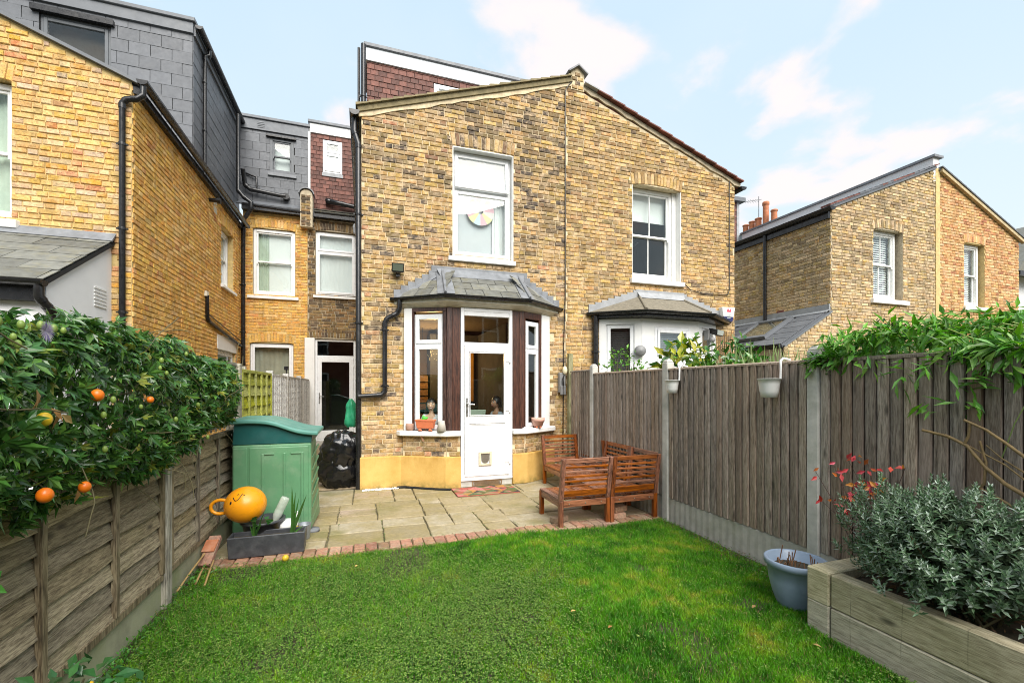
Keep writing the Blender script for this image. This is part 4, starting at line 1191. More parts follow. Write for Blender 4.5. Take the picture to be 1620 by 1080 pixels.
pipe(H2, [(4.07, 7.27, 2.95), (4.07, 7.27, 0)], .05, clips=[((4.07, 7.27, 2.25), (0, 1, 0))])
gutter(H2, [(7.60, 7.28, 5.82), (7.60, 13.2, 5.82)], .07)
cb = MB(); cb.tube([(7.25, 7.318, 5.9), (7.25, 7.318, 3.62), (7.2, 7.318, 3.52), (6.6, 7.318, 3.5), (6.25, 7.318, 3.56), (6.12, 7.318, 3.66)], .008, 6)
cb.tube([(7.2, 7.318, 2.95), (7.22, 7.318, 3.1), (7.35, 7.318, 3.12)], .008, 6); cb.build('cable', m_black, H2)
tv = MB(); tv.tube([(4.75, 9.6, 7.0), (4.75, 9.6, 8.05)], .018, 6); tv.tube([(4.55, 9.6, 7.93), (4.95, 9.6, 7.87)], .012, 6); tv.tube([(4.68, 9.5, 7.75), (4.82, 9.7, 8.1)], .012, 6); tv.build('aerial', m_lead, H2)

# ================================================================== YELLOW HOUSE ON THE LEFT
H3 = thing('terraced_house', (-3.6, YF, 0), 'yellow brick house on the left with slate dormers and white lean-to', 'house')
FS = Frame((-2.985, 0, 0), (0, 1, 0), (-1, 0, 0))
top3 = lambda s: 5.74+(-2.985-s)*.40
W3 = dict(s0=-5.2, s1=-4.235, z0=3.72, z1=5.5, arch=True)
brick_wall(H3, FA, -5.6, -2.985, 0, 5.72, m_brick_left, m_mortar_yel, top3, [W3], seed=3, skip=lambda s, z: s < -3.2 and z < 3.5)
U3 = dict(s0=11.3, s1=12.28, z0=3.86, z1=5.22, arch=True, rise=.03)
L3_ = dict(s0=11.05, s1=12.45, z0=1.3, z1=2.74)
brick_wall(H3, FS, 7.35, 13.2, 0, 5.72, m_brick_side, m_mortar_yel, None, [U3, L3_], seed=4)

# verge of the gable
vb_ = MB(); 
vb_.hexa([(-2.90, 7.29, 5.71), (-2.90, 7.5, 5.71), (-5.7, 7.5, 6.83), (-5.7, 7.29, 6.83), (-2.90, 7.29, 5.755), (-2.90, 7.5, 5.755), (-5.7, 7.5, 6.875), (-5.7, 7.29, 6.875)])
vb_.build('verge', m_slate_fascia, H3)
MB().slab([(-5.7, 7.4, 6.82), (-2.9, 7.4, 5.70), (-2.9, 13.4, 5.70), (-5.7, 13.4, 6.82)], .05).build('roof', m_slate, H3)
wq, _ = sash(H3, FA, -5.19, -4.24, 3.75, 5.48, 4.6, rev=.10); add_sill(wq, FA, -5.25, -4.15, 3.60, 3.72, .09, .12)
add_curtain(wq, FA, -5.19, -4.24, 3.75, 5.5, .26, m_net, 'curtain', .012); add_room(wq, FA, -5.19, -4.24, 3.75, 5.5, .3, .8, m_room_grey, .1)
wu, _ = sash(H3, FS, 11.31, 12.27, 3.92, 5.2, 4.58, rev=.11, bars=False, label='narrow white sash window in the side wall'); add_sill(wu, FS, 11.24, 12.36, 3.80, 3.88, .07, .12)
add_curtain(wu, FS, 11.3, 12.27, 3.9, 5.2, .28, m_blind, 'curtain', .01); add_room(wu, FS, 11.3, 12.27, 3.9, 5.2, .32, .8, m_room_grey, .1)
MB(FS).box(11.0, 12.5, -.02, .1, 2.42, 2.74).build('lintel', m_white, H3, bevel=.006)
wd, _ = upvc(H3, FS, 11.10, 12.42, 1.3, 2.416, None, rev=.05, label='white side window under a white lintel'); add_room(wd, FS, 11.1, 12.42, 1.35, 2.4, .15, 1, m_room_dark, .0)
# eaves gutter and pipes
MB().box(-2.975, -2.90, 7.36, 13.1, 5.60, 5.70).build('fascia', m_black, H3)
gutter(H3, [(-2.835, 7.25, 5.745), (-2.835, 13.0, 5.745)], .062)
pipe(H3, [(-2.84, 7.30, 5.69), (-2.84, 7.30, 5.56), (-2.90, 7.285, 5.49), (-3.02, 7.285, 5.46), (-3.065, 7.285, 5.40), (-3.065, 7.285, 0)], .036, clips=[((-3.065, 7.285, z), (0, 1, 0)) for z in (4.85, 3.72, 2.6)], label='black downpipe on the front corner')
pipe(H3, [(-2.99, 12.75, 8.45), (-2.99, 12.75, 6.55), (-2.87, 12.75, 6.40), (-2.70, 12.75, 6.28), (-2.70, 12.75, 6.12), (-2.88, 12.82, 5.85), (-2.90, 12.85, 5.7), (-2.90, 12.85, 0)], .05, clips=[((-2.90, 12.85, z), (-1, 0, 0)) for z in (4.2, 3.0, 2.2)], label='black rainwater pipe in the corner of the recess')
sp = MB(); sp.tube([(-2.99, 10.48, 5.40), (-2.80, 10.48, 5.40)], .04, 10); sp.tube([(-2.83, 10.48, 5.40), (-2.77, 10.48, 5.40)], .06, 10); sp.build('flue_pipe', m_black, H3)
MB(FS).box(10.78, 11.0, -.012, .0, 5.28, 5.55).build('air_vent', m_cream, H3)
q = MB(); q.box(-2.98, -2.93, 10.2, 10.32, 3.40, 3.50); q.build('junction_box', m_cream, H3)
pipe(H3, [(-2.94, 10.26, 3.42), (-2.94, 10.26, 2.98), (-2.94, 10.35, 2.93), (-2.92, 12.84, 2.62)], .032, 'waste_pipe')
pipe(H3, [(-2.95, 10.40, 3.06), (-2.94, 12.84, 2.76)], .012, 'waste_pipe')
# dormer over the front: slate hung, flat roofed
x0, yd = -6.6, 10.2
tile_dormer(H3, x0, -3.167, yd, 6.0, 8.49, (-5.50, -4.46, 7.2, 8.30), m_slate, .235, .345, 'slate', m_slate_fascia, 8.70, m_slate_fascia, 51, 'dark framed dormer window behind the sloping verge', depth=3.3, t=.006, winmat=m_grey_frame, kind='fixed')
MB().box(-5.60, -4.40, 10.12, 10.19, 8.30, 8.40).build('window_head', m_black, H3)
tile_field(H3, (-3.167, yd, 5.6), (0, 1, 0), (0, 0, 1), lambda v: 0, lambda v: 3.4, 2.88, .235, .5, .006, m_slate, 'slate', 'slating', seed=52)
MB().box(-3.40, -3.18, yd+.05, 13.6, 5.5, 8.49).build('dormer_wall', m_dark, H3)
MB().box(-3.17, -3.12, yd, 13.55, 8.47, 8.66).build('fascia', m_slate_fascia, H3)
gutter(H3, [(-3.05, yd-.05, 8.66), (-3.05, 13.5, 8.66)], .065)
pipe(H3, [(-3.04, 10.75, 8.60), (-3.04, 10.75, 8.50), (-3.115, 10.72, 8.44), (-3.115, 10.72, 5.8)], .036, clips=[((-3.115, 10.72, z), (-1, 0, 0)) for z in (7.9, 6.9)])
# recess half: yellow brick, two windows
S1 = dict(s0=-2.76, s1=-1.745, z0=4.02, z1=5.80, arch=True, rise=.07, drop=.03)
S2 = dict(s0=-2.83, s1=-1.79, z0=.95, z1=2.77, arch=True, rise=.05, drop=.02)
brick_wall(H3, FR, -2.985, -1.442, 0, 6.22, m_brick_side, m_mortar_yel, None, [S1, S2], seed=7)
ws, _ = sash(H3, FR, -2.75, -1.755, 4.04, 5.78, 4.93, rev=.04, bars=False, label='white sash window in the recess with the reflected sky made as pale sheets'); add_sill(ws, FR, -2.88, -1.66, 3.93, 4.02, .07, .08)
add_curtain(ws, FR, -2.40, -1.755, 4.04, 5.8, .17, m_blind_w, 'blind', 0); add_curtain(ws, FR, -2.75, -2.38, 4.04, 5.8, .18, m_net, 'curtain', .015); add_room(ws, FR, -2.75, -1.755, 4.04, 5.8, .32, .8, m_room_grey, .1)  # white and green sheets: reflected sky and opposite wall put into their colour
wt_, _ = upvc(H3, FR, -2.82, -1.80, .97, 2.75, None, rev=.04, label='white ground floor window in the recess')
add_curtain(wt_, FR, -2.82, -1.80, .97, 2.75, .22, M_plain('beige_curtain', (.42, .39, .31), .85, .15, 6, 0), 'curtain', .012); add_room(wt_, FR, -2.82, -1.8, 1, 2.75, .3, .8, m_room_grey, .1)
gutter(H3, [(-2.95, 13.06, 6.34), (-1.50, 13.06, 6.28)], .07)
MB().box(-2.98, -1.61, 13.02, 13.2, 6.20, 6.36).build('fascia', m_black, H3)
MB().slab([(-3.1, 13.0, 6.33), (-1.6, 13.0, 6.33), (-1.6, 13.5, 6.62), (-3.1, 13.5, 6.62)], .03).build('eaves', m_slate_fascia, H3)
tile_dormer(H3, -3.16, -1.46, 13.5, 6.55, 8.52, (-2.41, -1.82, 7.43, 8.38), m_slate, .235, .345, 'slate', m_slate_fascia, 8.80, m_slate_fascia, 53, 'dark sash window in the slate hung dormer', t=.006, winmat=m_grey_frame, kind='sash')
MB().box(-2.50, -1.76, 13.42, 13.49, 8.385, 8.43).build('window_head', m_black, H3)
MB().box(-2.45, -1.75, 13.44, 13.485, 7.34, 7.42).build('window_apron', m_lead, H3)
lv = MB(FR)
for i in range(4): lv.box(-2.70, -2.53, .24, .262, 8.58+i*.045, 8.605+i*.045)
lv.build('air_vent', m_lead, H3)
pipe(H3, [(-2.99, 13.2, 7.3), (-2.97, 13.36, 6.95), (-2.85, 13.36, 6.85), (-2.15, 13.36, 6.78)], .055, 'soil_pipe')
fl_ = MB(); fl_.tube([(-2.0, 13.52, 6.78), (-2.0, 13.34, 6.78)], .085, 14); fl_.tube([(-2.15, 13.36, 6.78), (-2.0, 13.36, 6.78)], .055, 10); fl_.build('flue_pipe', m_black, H3)
pipe(H3, [(-2.97, 13.45, 7.30), (-2.72, 13.42, 7.22), (-2.70, 13.42, 6.86)], .022, 'overflow_pipe')
# white rendered lean-to
xs, yf = -3.205, 6.05
ext = MB(); ext.add([(xs, yf, 0), (xs, 7.34, 0), (xs, 7.34, 3.52), (xs, yf, 2.70), (-8, yf, 0), (-8, yf, 2.70)], [(0, 1, 2, 3), (4, 0, 3, 5)])
ext.build('lean_to_wall', m_render, H3, fix=False)
rw = Vector((0, 1.42, .865)).length
tile_field(H3, (-8, 5.93, 2.715), (1, 0, 0), (0, 1.42, .865), lambda v: 3.0, lambda v: 8-3.165, rw, .29, .6, .008, m_slate_moss, 'slate', 'slating', seed=54)
MB().slab([(-8, 5.93, 2.70), (-3.17, 5.93, 2.70), (-3.17, 7.35, 3.565), (-8, 7.35, 3.565)], .05).build('lean_to_roof', m_dark, H3)
q = MB(); q.slab([(-8, 7.22, 3.53), (-3.15, 7.22, 3.53), (-3.15, 7.335, 3.66), (-8, 7.335, 3.66)], .02); q.build('lead_flashing', m_lead, H3)
gutter(H3, [(-8, 5.86, 2.70), (-3.12, 5.86, 2.70)], .062)
MB().box(-8, -3.21, 5.95, 6.04, 2.50, 2.66).build('fascia', m_black, H3)
pipe(H3, [(-3.17, 5.87, 2.66), (-3.17, 5.87, 2.53), (-3.14, 5.93, 2.45), (-3.14, 7.22, 1.55)], .042, label='black pipe slanting across the white lean-to wall')
q = MB(); q.bar((-3.14, 6.62, 1.94), (-3.20, 6.60, 1.86), .025, .025); q.build('pipe_clip', m_black, H3)
lv = MB(Frame((xs, 0, 0), (0, 1, 0), (-1, 0, 0)))
for i in range(6): lv.box(6.93, 7.20, -.012, .0, 2.62+i*.045, 2.64+i*.045)
lv.build('air_vent', m_white, H3)

# ================================================================== HOUSES ON THE RIGHT
H4 = thing('terraced_house', (12.1, YF, 0), 'pale buff brick house on the right with open blinds in its window', 'house')
FQ = Frame((10.25, 0, 0), (0, -1, 0), (1, 0, 0))
brick_wall(H4, FQ, -13.0, -7.352, 0, 5.66, m_brick_buff, m_mortar_pale, None, [], seed=9)
top4 = lambda s: 5.74+(s-10.25)*.40
W4 = dict(s0=11.66, s1=12.73, z0=3.74, z1=5.44, arch=True, rise=.06, drop=.03)
brick_wall(H4, FA, 10.25, 13.98, 0, 5.72, m_brick_buff, m_mortar_pale, top4, [W4], seed=10)
w4, _ = sash(H4, FA, 11.67, 12.64, 3.78, 5.43, 4.62, rev=.12, label='white sash window with open venetian blinds in the pale gable'); add_sill(w4, FA, 11.56, 12.88, 3.62, 3.74, .08, .13)
add_venetian(w4, FA, 11.76, 12.52, 3.86, 5.34, .25, m_blind_w, .056, 1.05); add_room(w4, FA, 11.7, 12.6, 3.8, 5.4, .33, 1, m_room_grey, .2)
MB().slab([(10.08, 7.3, 5.73), (13.95, 7.3, 7.27), (13.95, 13.4, 7.27), (10.08, 13.4, 5.73)], .06).build('roof', m_slate, H4)
rr = random.Random(4); t = 0.0
while t < 3.75:
    x = 10.12+t; z = 5.755+t*.398
    MB().hexa([(x, 7.27, z), (x+.2, 7.27, z+.08), (x+.2, 7.5, z+.08), (x, 7.5, z), (x, 7.27, z+.045), (x+.2, 7.27, z+.105), (x+.2, 7.5, z+.105), (x, 7.5, z+.045)]).build('verge_tile', m_tile_verge if rr.random() < .4 else m_slate, H4)
    t += .195
pw = MB(); pw.box(13.90, 14.12, 7.34, 13.4, 6.9, 7.50); pw.build('parapet_wall', m_render, H4)
MB().box(13.84, 14.20, 7.28, 13.45, 7.502, 7.56).build('parapet_cap', m_lead, H4)
gutter(H4, [(10.13, 7.22, 5.72), (10.13, 13.0, 5.72)], .085)
MB().box(10.17, 10.24, 7.36, 13.0, 5.50, 5.65).build('fascia', m_black, H4)
pipe(H4, [(10.16, 9.05, 5.65), (10.16, 9.05, 3.35)], .045)
MB(FQ).box(-8.75, -8.55, -.02, 0, 3.38, 3.58).build('air_brick', m_tile_verge, H4)
# side return extension with roof window
rl = Vector((1.47, 0, .85)).length; lv_ = Vector((1.47, 0, .85))
tile_field(H4, (8.78, 13.0, 2.55), (0, -1, 0), lv_, lambda v: 0, lambda v: 5.6, rl, .30, .6, .008, m_slate_lean, 'slate', 'slating', [(3.9-.02, 4.95, .33, 1.42), (2.0, 3.2, .33, 1.42)], seed=55)
MB().slab([(8.78, 13.0, 2.54), (8.78, 7.40, 2.54), (10.25, 7.40, 3.39), (10.25, 13.0, 3.39)], .08).build('lean_to_roof', m_slate_fascia, H4)
RFm = Matrix((Vector((0, -1, 0)), lv_.normalized(), Vector((0, -1, 0)).cross(lv_.normalized()))).transposed()
def rfr(p): return Vector((8.78, 13.0, 2.56))+RFm @ Vector(p)
for (a, b) in ((3.92, 4.93), (2.05, 3.15)):
    mb = MB(rfr); 
    for q in ((a, a+.09, .35, 1.40), (b-.09, b, .35, 1.40), (a+.09, b-.09, .35, .46), (a+.09, b-.09, 1.31, 1.40)): mb.box(q[0], q[1], q[2], q[3], .0, .085)
    rw_ = mb.build('roof_window', m_slate_fascia, H4)
    MB(rfr).box(a+.09, b-.09, .46, 1.31, .055, .062).build('pane', m_glass_hi, rw_)
    MB(rfr).box(a+.09, b-.09, .46, 1.31, .01, .014).build('blind', M_plain('tan_blind', (.50, .42, .28), .8, .1, 4, 0), rw_)
q = MB(); q.box(10.20, 10.244, 7.36, 13.0, 3.36, 3.52); q.slab([(10.10, 13, 3.335), (10.10, 7.36, 3.335), (10.22, 7.36, 3.40), (10.22, 13, 3.40)], .01); q.build('lead_flashing', m_lead_pale, H4)
gutter(H4, [(8.70, 7.36, 2.53), (8.70, 13.0, 2.53)], .06)
brick_wall(H4, FA, 8.80, 10.24, 0, 2.50, m_brick_buff, m_mortar_pale, lambda s: 2.50+(s-8.80)*.57, [], seed=12)
MB().box(8.78, 8.84, 7.42, 13, 0, 2.45).build('lean_to_wall', m_mortar_pale, H4)
q = MB(); q.bar((8.78, 7.33, 2.50), (10.24, 7.33, 3.345), .03, .05, (0, 1, 0)); q.build('verge', m_slate_fascia, H4)
# tile hung rear dormer and chimney beyond the eaves
tile_field(H4, (10.6, 13.6, 6.6), (1, 0, 0), (0, 0, 1), lambda v: 0, lambda v: 3.25, 2.2, .115, .165, .012, m_tile, 'tile', 'tiling', seed=56)
MB().box(10.6, 13.80, 13.62, 15.2, 6.5, 8.8).build('dormer_wall', m_tile, H4)
MB().box(13.80, 13.92, 13.56, 13.70, 6.6, 8.8).build('corner_board', m_lead_pale, H4)
MB().box(10.5, 14.1, 13.42, 15.3, 8.80, 8.95).build('roof_edge', m_slate_fascia, H4)
MB().box(13.0, 14.0, 13.9, 14.9, 8.95, 9.28).build('roof_edge', m_lead, H4)
ck = MB(); ck.box(15.75, 16.35, 13.55, 15.5, 6.9, 8.28); ck.hexa([(15.70, 13.5, 8.281), (16.40, 13.5, 8.281), (16.40, 15.55, 8.281), (15.70, 15.55, 8.281), (15.85, 13.65, 8.42), (16.25, 13.65, 8.42), (16.25, 15.4, 8.42), (15.85, 15.4, 8.42)])
CK = ck.build('chimney', m_lead_pale, H4)
for y, h, r in ((13.85, .50, .12), (14.25, .98, .12), (14.62, .42, .13), (14.95, .40, .12), (15.28, .36, .12)):
    q = MB(); q.lathe([(r, 0), (r*.92, h*.8), (r*.95, h*.84), (r*1.12, h*.86), (r*1.12, h*.97), (r*.95, h), (r*.75, h), (r*.7, h*.5)], (16.05, y, 8.40), 14); q.build('chimney_pot', m_terra, CK)
q = MB(); q.tube([(16.05, 14.6, 8.4), (16.05, 14.6, 9.75)], .015, 6); q.tube([(15.3, 14.7, 9.45), (16.15, 14.55, 9.62)], .012, 6)
for i in range(6): q.tube([(15.35+i*.14, 14.6, 9.36+i*.028), (15.35+i*.14, 14.78, 9.56+i*.028)], .007, 5)
q.build('aerial', m_lead, CK)

H5 = thing('terraced_house', (15.8, YF, 0), 'orange brick gable house at the far right beside the pale one', 'house')
top5 = lambda s: 7.23-(s-14.0)*.40
W5 = dict(s0=15.18, s1=16.08, z0=3.76, z1=5.46, arch=True, rise=.05, drop=.02)
brick_wall(H5, FA, 13.985, 17.67, 0, 5.74, m_brick_orange, m_mortar_yel, top5, [W5], seed=13, skip=lambda s, z: s < 14.16)
MB(FA).box(13.985, 14.15, -.02, .0, 0, 7.24).build('party_strip', m_mortar_yel, H5)
w5, _ = sash(H5, FA, 15.19, 16.0, 3.80, 5.45, 4.63, rev=.10, bars=False, label='white sash window with closed white blinds in the orange gable'); add_sill(w5, FA, 15.12, 16.20, 3.64, 3.76, .07, .12)
add_venetian(w5, FA, 15.26, 15.85, 3.86, 5.38, .23, m_blind_w, .050, 1.2); add_room(w5, FA, 15.2, 16.0, 3.8, 5.4, .28, 1, m_room_grey, .2)
MB().slab([(14.1, 7.3, 7.25), (17.8, 7.3, 5.77), (17.8, 13.4, 5.77), (14.1, 13.4, 7.25)], .06).build('roof', m_slate, H5)
q = MB(); q.hexa([(14.12, 7.26, 7.14), (17.80, 7.26, 5.67), (17.80, 7.34, 5.67), (14.12, 7.34, 7.14), (14.12, 7.26, 7.225), (17.80, 7.26, 5.755), (17.80, 7.34, 5.755), (14.12, 7.34, 7.225)]); q.build('verge', M_plain('verge_mortar', (.48, .38, .22), .9, .3, 12, .5), H5)
t = 0.0
while t < 3.7:
    x = 14.1+t; z = 7.245-t*.40
    MB().hexa([(x, 7.24, z), (x+.2, 7.24, z-.08), (x+.2, 7.5, z-.08), (x, 7.5, z), (x, 7.24, z+.03), (x+.2, 7.24, z-.04), (x+.2, 7.5, z-.04), (x, 7.5, z+.03)]).build('verge_tile', m_slate, H5)
    t += .195
MB().box(17.64, 17.67, 7.58, 13.2, 0, 5.7).build('wall', m_mortar_yel, H5)
H6 = thing('rendered_house', (22.5, 9, 0), 'white rendered wall with a dark roof cut off by the right edge', 'house')
MB().box(20.9, 26, 9, 16, 0, 5.45).build('wall', m_render, H6)
q = MB(); q.prism([(20.5, 5.46), (26.5, 5.46), (26.5, 6.3), (23.5, 7.6)], 1, 8.6, 16.4); q.build('roof', m_slate_moss, H6)
MB().box(20.6, 26, 8.52, 8.62, 5.32, 5.46).build('gutter', m_black, H6)

# the terrace across the gardens, behind the camera: the door glass reflects it
H7 = thing('red_brick_house', (2, -13, 0), 'red brick terrace reflected in the glass above the door', 'house')
m_red_b = M_brick('red_brick_far', [(0, (.26, .085, .045)), (.5, (.32, .11, .06)), (.8, (.20, .065, .04))], (.35, .2, .12), .2, None, 0, .4, .4)
MB().box(-14, 18, -21, -13, 0, 7.6).build('wall', m_red_b, H7)
q = MB(); q.prism([(-12.7, 7.6), (-21.3, 7.6), (-17, 10.2)], 0, -14.3, 18.3); q.build('roof', m_slate, H7)
for x in (-11, -7.4, -3.8, -.2, 3.4, 7.0, 10.6, 14.2):
    for z in (1.0, 4.2):
        q = MB(); ring(q, x, x+1.1, z, z+1.8, .12, -13.0, -12.93); q.box(x+.12, x+.98, -13.0, -12.94, z+.85, z+.95); wq_ = q.build('window', m_white, H7)
        MB().box(x+.12, x+.98, -13.0, -12.985, z+.12, z+1.68).build('pane', m_room_dark, wq_)
# ================================================================== FENCES
m_feather = M_wood('weathered_featheredge', (.19, .15, .115), (.39, .325, .265), 2, .85, 36, .4, .30, True, .12, tint=(.24, .17, .13), soft=.03)
m_waney = M_wood('weathered_waney_lap', (.14, .108, .066), (.32, .265, .172), 1, .85, 52, .4, .32, True, .25, soft=.05)
m_batten = M_wood('weathered_batten', (.12, .092, .056), (.25, .205, .135), 2, .85, 26, .5, .2, False, .2)
m_post_wood = M_wood('grey_post_wood', (.22, .20, .155), (.38, .35, .28), 2, .85, 22, .5, .12, False, .2)
m_lime = M_wood('lichen_green_wood', (.27, .29, .04), (.42, .42, .08), 1, .85, 26, .5, .2, False)
m_greyp = M_wood('silvered_wood', (.42, .41, .39), (.60, .59, .56), 1, .85, 26, .5, .18, False)
m_sleeper = M_wood('sleeper_wood', (.33, .285, .19), (.54, .48, .34), 1, .85, 46, .35, .15, True, .3, bands=3.6, soft=.05)
m_concrib = M_plain('gravel_board_concrete', (.44, .42, .37), .92, .22, 8, .5, 80, (.20, .21, .12), .35, 3)

m_shadow_gap = M_plain('shadow_gap_brown', (.045, .026, .016), .9, .3, 12, .2)  # dark brown standing for the shadow lines between the fence boards
FR1 = thing('featheredge_fence', (3.53, 3.6, 0), 'dark brown vertical board fence with concrete posts right of the lawn', 'fence')
FXR = 3.53
def board_mesh(h, wdt, seed):
    r = random.Random(seed); n = 6; V = []; F = []
    for i in range(n+1):
        z = h*i/n; e0, e1 = r.uniform(-.002, .002), r.uniform(-.002, .002)
        V += [(-.0, -wdt/2+e0, z), (-.022, -wdt/2+e0, z), (-.006, wdt/2+e1, z), (.0, wdt/2+e1, z)]
    for i in range(n):
        for j in range(4): F.append((i*4+j, i*4+(j+1) % 4, i*4+4+(j+1) % 4, i*4+4+j))
    F += [(3, 2, 1, 0), (n*4, n*4+1, n*4+2, n*4+3)]
    me = bpy.data.meshes.new('fence_board'); me.from_pydata(V, [], F); me.materials.append(m_feather); me.update(); return me
BMS = [board_mesh(1.53, .10, i) for i in range(5)]
rr = random.Random(2)
posts = [.80, 2.65, 4.52, 6.36]
def right_panel(y0, y1, zt, zb=.27):
    n = max(2, int(round((y1-y0)/.083))); st_ = (y1-y0)/n
    for i in range(n):
        y = y0+st_*(i+.5); k = (zt-zb)/1.53
        inst('fence_board', rr.choice(BMS), Matrix.Translation((FXR-.022-rr.uniform(0, .005), y, zb)) @ Matrix.Diagonal((1.1, (st_-.0075)/.1, k*rr.uniform(.997, 1.003), 1)), FR1)
    mb = MB(); mb.hexa([(FXR-.045, y0, zt), (FXR+.02, y0, zt), (FXR+.02, y1, zt), (FXR-.045, y1, zt), (FXR-.045, y0, zt+.018), (FXR+.02, y0, zt+.032), (FXR+.02, y1, zt+.032), (FXR-.045, y1, zt+.018)])
    mb.build('capping_rail', m_feather, FR1)
    MB().box(FXR-.019, FXR-.013, y0, y1, zb, zt-.002).build('shadow_gap_sheet', m_shadow_gap, FR1)  # added sheet: shadow lines of the overlapping board edges put into its colour
    for z in (zb+.12, (zb+zt)/2, zt-.15): MB().box(FXR-.0125, FXR+.02, y0, y1, z, z+.07).build('arris_rail', m_feather, FR1)
    g = MB(); n = 40; V = []; F = []
    for i in range(n+1):
        y = y0+(y1-y0)*i/n; dx = .004*(i % 2)
        V += [(FXR-.03-dx, y, -.1), (FXR-.03-dx, y, zb-.015), (FXR-.018, y, zb-.003), (FXR+.02, y, zb-.003), (FXR+.02, y, -.1)]
    for i in range(n):
        for j in range(4): F.append((i*5+j, i*5+5+j, i*5+6+j, i*5+1+j))
    g.add(V, F).build('gravel_board', m_concrib, FR1)
for a, b in zip([-1.0]+posts, posts+[7.18]): right_panel(a+.052, b-.052, 1.80 if a < 6 else 1.86)
for i, y in enumerate(posts):
    zt = 1.94 if y < 5 else 1.97
    mb = MB(); mb.box(FXR-.052, FXR+.052, y-.05, y+.05, -.15, zt-.04)
    mb.hexa([(FXR-.052, y-.05, zt-.04), (FXR+.052, y-.05, zt-.04), (FXR+.052, y+.05, zt-.04), (FXR-.052, y+.05, zt-.04), (FXR-.025, y-.03, zt), (FXR+.025, y-.03, zt), (FXR+.025, y+.03, zt), (FXR-.025, y+.03, zt)])
    mb.build('post', m_conc, FR1, bevel=.008)
MB().box(FXR-.04, FXR+.04, 7.19, 7.26, 0, 2.20).build('end_post', M_wood('green_post', (.20, .19, .06), (.33, .30, .13), 2, .85, 24, .5, .1, False, .4), FR1)

FL1 = thing('waney_lap_fence', (-1.42, 3.5, 0), 'grey brown horizontal waney lap fence left of the lawn', 'fence')
FXL = -1.42
def slat_mesh(L, h, seed, mat, wav=.012):
    r = random.Random(seed); n = 14; V = []; F = []
    ph, f1, f2 = r.uniform(0, 6), r.uniform(3, 6), r.uniform(9, 14)
    for i in range(n+1):
        y = -L/2+L*i/n; wv_ = wav*(math.sin(ph+f1*y)+.6*math.sin(f2*y+ph*2))*.6
        V += [(.0, y, h), (.007, y, h), (.045, y, wv_), (.028, y, wv_)]
    for i in range(n):
        for j in range(4): F.append((i*4+j, i*4+4+j, i*4+4+(j+1) % 4, i*4+(j+1) % 4))
    F += [(0, 1, 2, 3), (n*4+3, n*4+2, n*4+1, n*4)]
    me = bpy.data.meshes.new('fence_slat'); me.from_pydata(V, [], F); me.materials.append(mat); me.update(); return me
def lap_panel(root, fx, y0, y1, zb, zt, exp, mslat, mfr, nb, seed, frame=.045, name='fence_slat'):
    r = random.Random(seed); n = int(round((zt-zb-.09)/exp)); L = y1-y0-.01
    ms = [slat_mesh(1.8, exp*1.25, seed*10+i, mslat) for i in range(6)]
    e = (zt-zb-.09)/n
    for i in range(n):
        inst(name, r.choice(ms), Matrix.Translation((fx-.004, (y0+y1)/2, zb+.045+e*i-.006)) @ Matrix.Diagonal((1, L/1.8, e/exp, 1)), root)
    for (a, b) in ((zb, zb+.048), (zt-.042, zt)):
        MB().box(fx-.008, fx+.047, y0, y1, a, b).build('frame_rail', mfr, root, bevel=.003)
    for i in range(nb):
        y = y0+.018+(y1-y0-.036)*i/(nb-1)
        MB().box(fx+.026, fx+.056, y-.019, y+.019, zb+.049, zt-.043).build('batten', mfr, root, bevel=.003)
for a, b in ((-.05, 1.80), (1.92, 3.85), (3.97, 5.72)):
    lap_panel(FL1, FXL, a, b, .20, 1.13, .115, m_waney, m_batten, 4, int(a*7)+20)
    g = MB(); g.box(FXL-.03, FXL+.024, a-.03, b+.03, -.1, .197); g.build('gravel_board', M_plain('mossy_concrete', (.33, .33, .22), .92, .25, 6, .5, 70, (.15, .18, .06), .5, 3.0), FL1)
for y in (1.86, 3.91, 5.79): MB().box(FXL-.05, FXL+.062, y-.047, y+.047, -.1, 1.155).build('post', m_post_wood, FL1, bevel=.006)
TR = thing('trellis', (-1.44, 4, 1.1), 'square wooden trellis on the left fence, overgrown by the passion flower', 'trellis')
def trellis(root, fx, y0, y1, z0, z1, sp, mat, w0=.024):
    y = y0+.02
    while y < y1: MB().box(fx-.006, fx+.006, y-w0/2, y+w0/2, z0, z1).build('lath', mat, root); y += sp
    z = z0+.04
    while z < z1: MB().box(fx+.0065, fx+.018, y0, y1, z-w0/2, z+w0/2).build('lath', mat, root); z += sp
trellis(TR, -1.45, 0.2, 6.0, 1.14, 1.85, .15, m_post_wood)
MB().box(-1.49, -1.39, 6.01, 6.10, 0, 1.88).build('post', m_post_wood, TR, bevel=.006)
MB().box(-1.47, -1.42, 0.2, 6.0, 1.855, 1.885).build('capping_rail', m_post_wood, TR)
LP = thing('lap_fence_panel', (-1.42, 7.0, 0), 'lichen green lap panel fence behind the green box', 'fence')
lap_panel(LP, -1.44, 6.12, 7.95, .15, 1.82, .14, m_lime, m_lime, 6, 71)
MB().box(-1.47, -1.40, 6.3, 6.36, 1.82, 1.86).build('capping_rail', m_post_wood, LP)
GP = thing('lap_fence_panel', (-1.42, 10.5, 0), 'silver grey lap fence of three panels running to the recess wall', 'fence')
for a, b in ((8.03, 9.50), (9.58, 11.35), (11.43, 13.1)):
    lap_panel(GP, -1.44, a, b, .12, 1.81, .13, m_greyp, m_greyp, 9, int(a*3))
for y in (7.99, 9.54, 11.39): MB().box(-1.48, -1.38, y-.035, y+.035, 0, 1.86).build('post', m_greyp, GP, bevel=.005)
